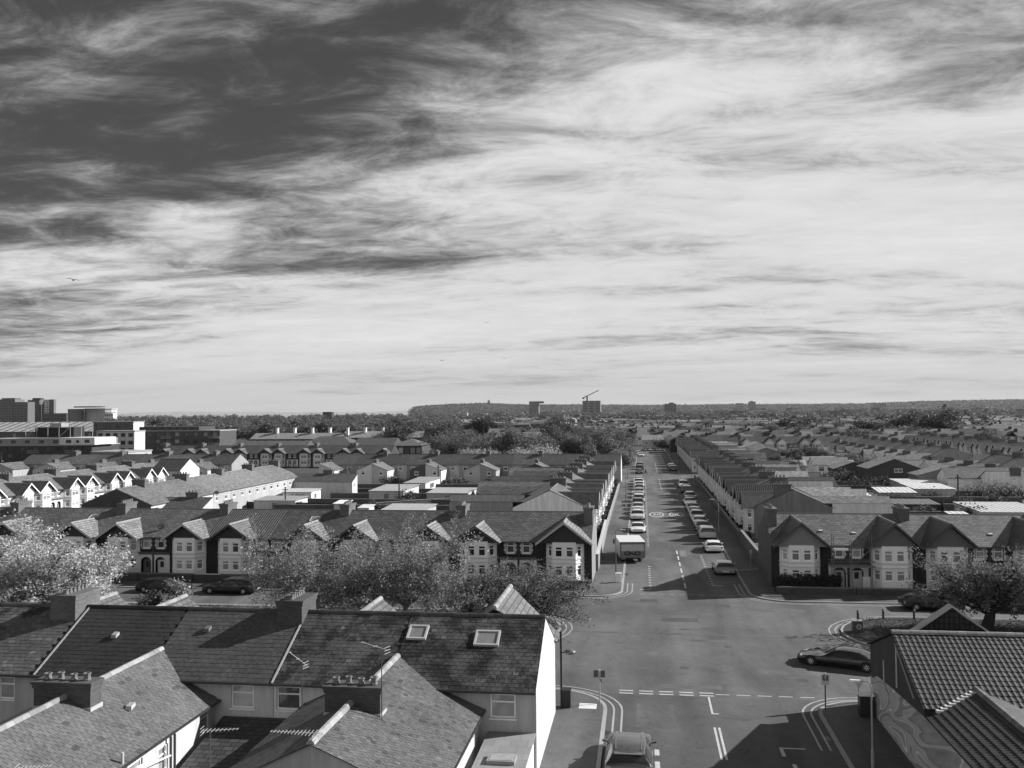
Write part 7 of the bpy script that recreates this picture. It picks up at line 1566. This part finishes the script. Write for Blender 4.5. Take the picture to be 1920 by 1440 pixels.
# satellite dishes and roof vents on the facing terraces
def dish(label, x, y, z): 
    t = thing('satellite_dish', label, 'satellite dish', (x, y, z)); m = MB(); n = 14
    for k in range(n):
        a, b = 2*PI*k/n, 2*PI*(k+1)/n
        for r0_, r1_ in ((0, .22), (.22, .42)): m.quad(*[(r*math.cos(q), -.06-r*r*.5*-1, .0+r*.8*math.sin(q)) for r, q in ((r0_, a), (r1_, a), (r1_, b), (r0_, b))])
    obj('dish', m.mesh('dish', METAL), t, .12); m = MB(); m.tube((0, -.35, .0), (0, .1, -.25), .02, n=5); m.tube((0, 0, 0), (0, .12, -.75), .03, n=5); obj('arm', m.mesh('arm', METAL), t, .3)
dish('dark satellite dish above the eaves between two gables, seventh house from the lorry corner', -50.3, 92.0, 5.1); dish('satellite dish on the terrace seen from behind', -67.6, 141, 4.2)
for i, (x, yy) in enumerate(((16.9, 92.9), (19.9, 92.6), (29.5, 92.6), (32.2, 92.6))):
    t = thing('roof_vent', 'small pale vent on the grey-gabled terrace roof', 'vent', (x, yy, 4.1+(yy-91)*.45+.15), 0, 'vents on the grey-gabled terrace roof'); m = MB(); m.hexa([(-.2, -.1, 0), (.2, -.1, 0), (.2, .14, .1), (-.2, .14, .1)], [(-.18, -.08, .1), (.18, -.08, .1), (.18, .14, .17), (-.18, .14, .17)]); obj('cowl', m.mesh('cowl', STONE), t, .5); m = MB(); m.box(-.17, .17, -.1, -.095, .01, .08); obj('grille', m.mesh('grille', METAL), t, .02)
# wheelie bins along the front gardens of the long street
for i in range(12):
    cabinet('dark wheeled bin in a front garden of the long street, lorry side', -5.8, 124.5+6.3*i, .55, .55, .8, .03, .03, 'bin', 'wheeled_bin')['group'] = 'front-garden bins, lorry side'
for i in range(12):
    cabinet('dark wheeled bin in a front garden of the long street, shaded side', 13.2, 128+6.3*i, .55, .55, .8, .03, .05, 'bin', 'wheeled_bin')['group'] = 'front-garden bins, shaded side'

# ------------------------------------------------------------------ a person crossing the long street
def person():
    t = thing('person', 'person in dark clothes striding across the long street by the side road', 'person', (.75, 244.6, 0.0), rad(70)); S = .82
    J = {'pel': ((0, 0, .95), .15), 'ch': ((0, -.05, 1.30), .17), 'nk': ((0, -.08, 1.50), .06), 'hd': ((0, -.12, 1.66), .10), 'tp': ((0, -.12, 1.76), .07), 'ls': ((.20, -.06, 1.42), .07), 'le': ((.26, .16, 1.20), .05), 'lh': ((.25, .05, .98), .04), 'rs': ((-.20, -.06, 1.42), .07), 're': ((-.26, -.22, 1.20), .05), 'rh': ((-.25, -.42, 1.08), .04),
         'lk': ((.10, -.28, .56), .085), 'la': ((.10, -.36, .10), .055), 'lt': ((.10, -.54, .05), .05), 'rk': ((-.10, .16, .50), .085), 'ra': ((-.10, .50, .16), .055), 'rt': ((-.10, .42, .02), .05), 'lp': ((.10, -.02, .92), .11), 'rp': ((-.10, .0, .92), .11)}
    Ed = [('pel', 'ch'), ('ch', 'nk'), ('nk', 'hd'), ('hd', 'tp'), ('ch', 'ls'), ('ls', 'le'), ('le', 'lh'), ('ch', 'rs'), ('rs', 're'), ('re', 'rh'), ('pel', 'lp'), ('lp', 'lk'), ('lk', 'la'), ('la', 'lt'), ('pel', 'rp'), ('rp', 'rk'), ('rk', 'ra'), ('ra', 'rt')]
    ks = list(J); me = bpy.data.meshes.new('body'); me.from_pydata([J[k][0] for k in ks], [(ks.index(a), ks.index(b)) for a, b in Ed], [])
    bm = bmesh.new(); bm.from_mesh(me); ly = bm.verts.layers.skin.verify(); bm.verts.ensure_lookup_table()
    for i, k in enumerate(ks): bm.verts[i][ly].radius = (J[k][1], J[k][1]*(.8 if k in ('ch', 'pel') else 1)); bm.verts[i][ly].use_root = k == 'pel'
    bm.to_mesh(me); bm.free(); o = bpy.data.objects.new('body', me); col.objects.link(o); o.modifiers.new('skin', 'SKIN'); sb = o.modifiers.new('sub', 'SUBSURF'); sb.levels = sb.render_levels = 1
    bpy.context.view_layer.update(); e = bpy.data.meshes.new_from_object(o.evaluated_get(bpy.context.evaluated_depsgraph_get())); bpy.data.objects.remove(o, do_unlink=True)
    e.name = 'body'; e.materials.clear(); e.materials.append(FABRIC); e.materials.append(SKIN)
    for p in e.polygons: p.use_smooth = True
    b = obj('body', e, t, .018); h = MB(); h.lathe((0, -.11, 1.64), [(.10, .0), (.115, .06), (.10, .13), (.04, .16)], 10); hh = obj('hair', h.mesh('hair', FABRIC, smooth=True), b, .012); t.scale = (1.15, 1.15, S)
person()
# ------------------------------------------------------------------ gulls
def gull(label, px, py, D, span, bank, rz):
    d = ray(px, py); s = D/d.length; t = thing('gull', label, 'bird', (d.x*s, d.y*s, H_CAM+d.z*s), rz); t.rotation_euler = (0, bank, rz); m = MB(); m.lathe((0, 0, 0), [(.02, -.26), (.07, -.16), (.085, 0), (.06, .14), (.02, .25)], 8)
    b = obj('body', m.mesh('body', FABRIC, smooth=True), t, .06, rot=(PI/2, 0, 0)); h = span/2
    for sx in (-1, 1):
        m = MB(); z = [(0, 0), (.45, .16), (1.0, .02)]
        for (a, za), (c, zc) in zip(z, z[1:]): m.hexa([(sx*a*h, -.13+.1*a, za*h), (sx*c*h, -.13+.12*c, zc*h), (sx*c*h, .10-.02*c, zc*h), (sx*a*h, .12, za*h)], [(sx*a*h, -.13+.1*a, za*h+.025), (sx*c*h, -.13+.12*c, zc*h+.012), (sx*c*h, .10-.02*c, zc*h+.012), (sx*a*h, .12, za*h+.025)])
        obj('wing', m.mesh('wing', FABRIC), t, .05)
gull('gull gliding alone with drooped wing high over the apartments', 137, 525, 110, 1.45, rad(11), .1); gull('small gull gliding highest over the park trees', 913, 604.5, 190, 1.3, rad(-6), .2); gull('small gull gliding low over the park trees', 828, 676, 190, 1.3, rad(8), -.2); gull('distant gull gliding to the right of the low one', 946, 672, 230, 1.5, rad(5), .3)
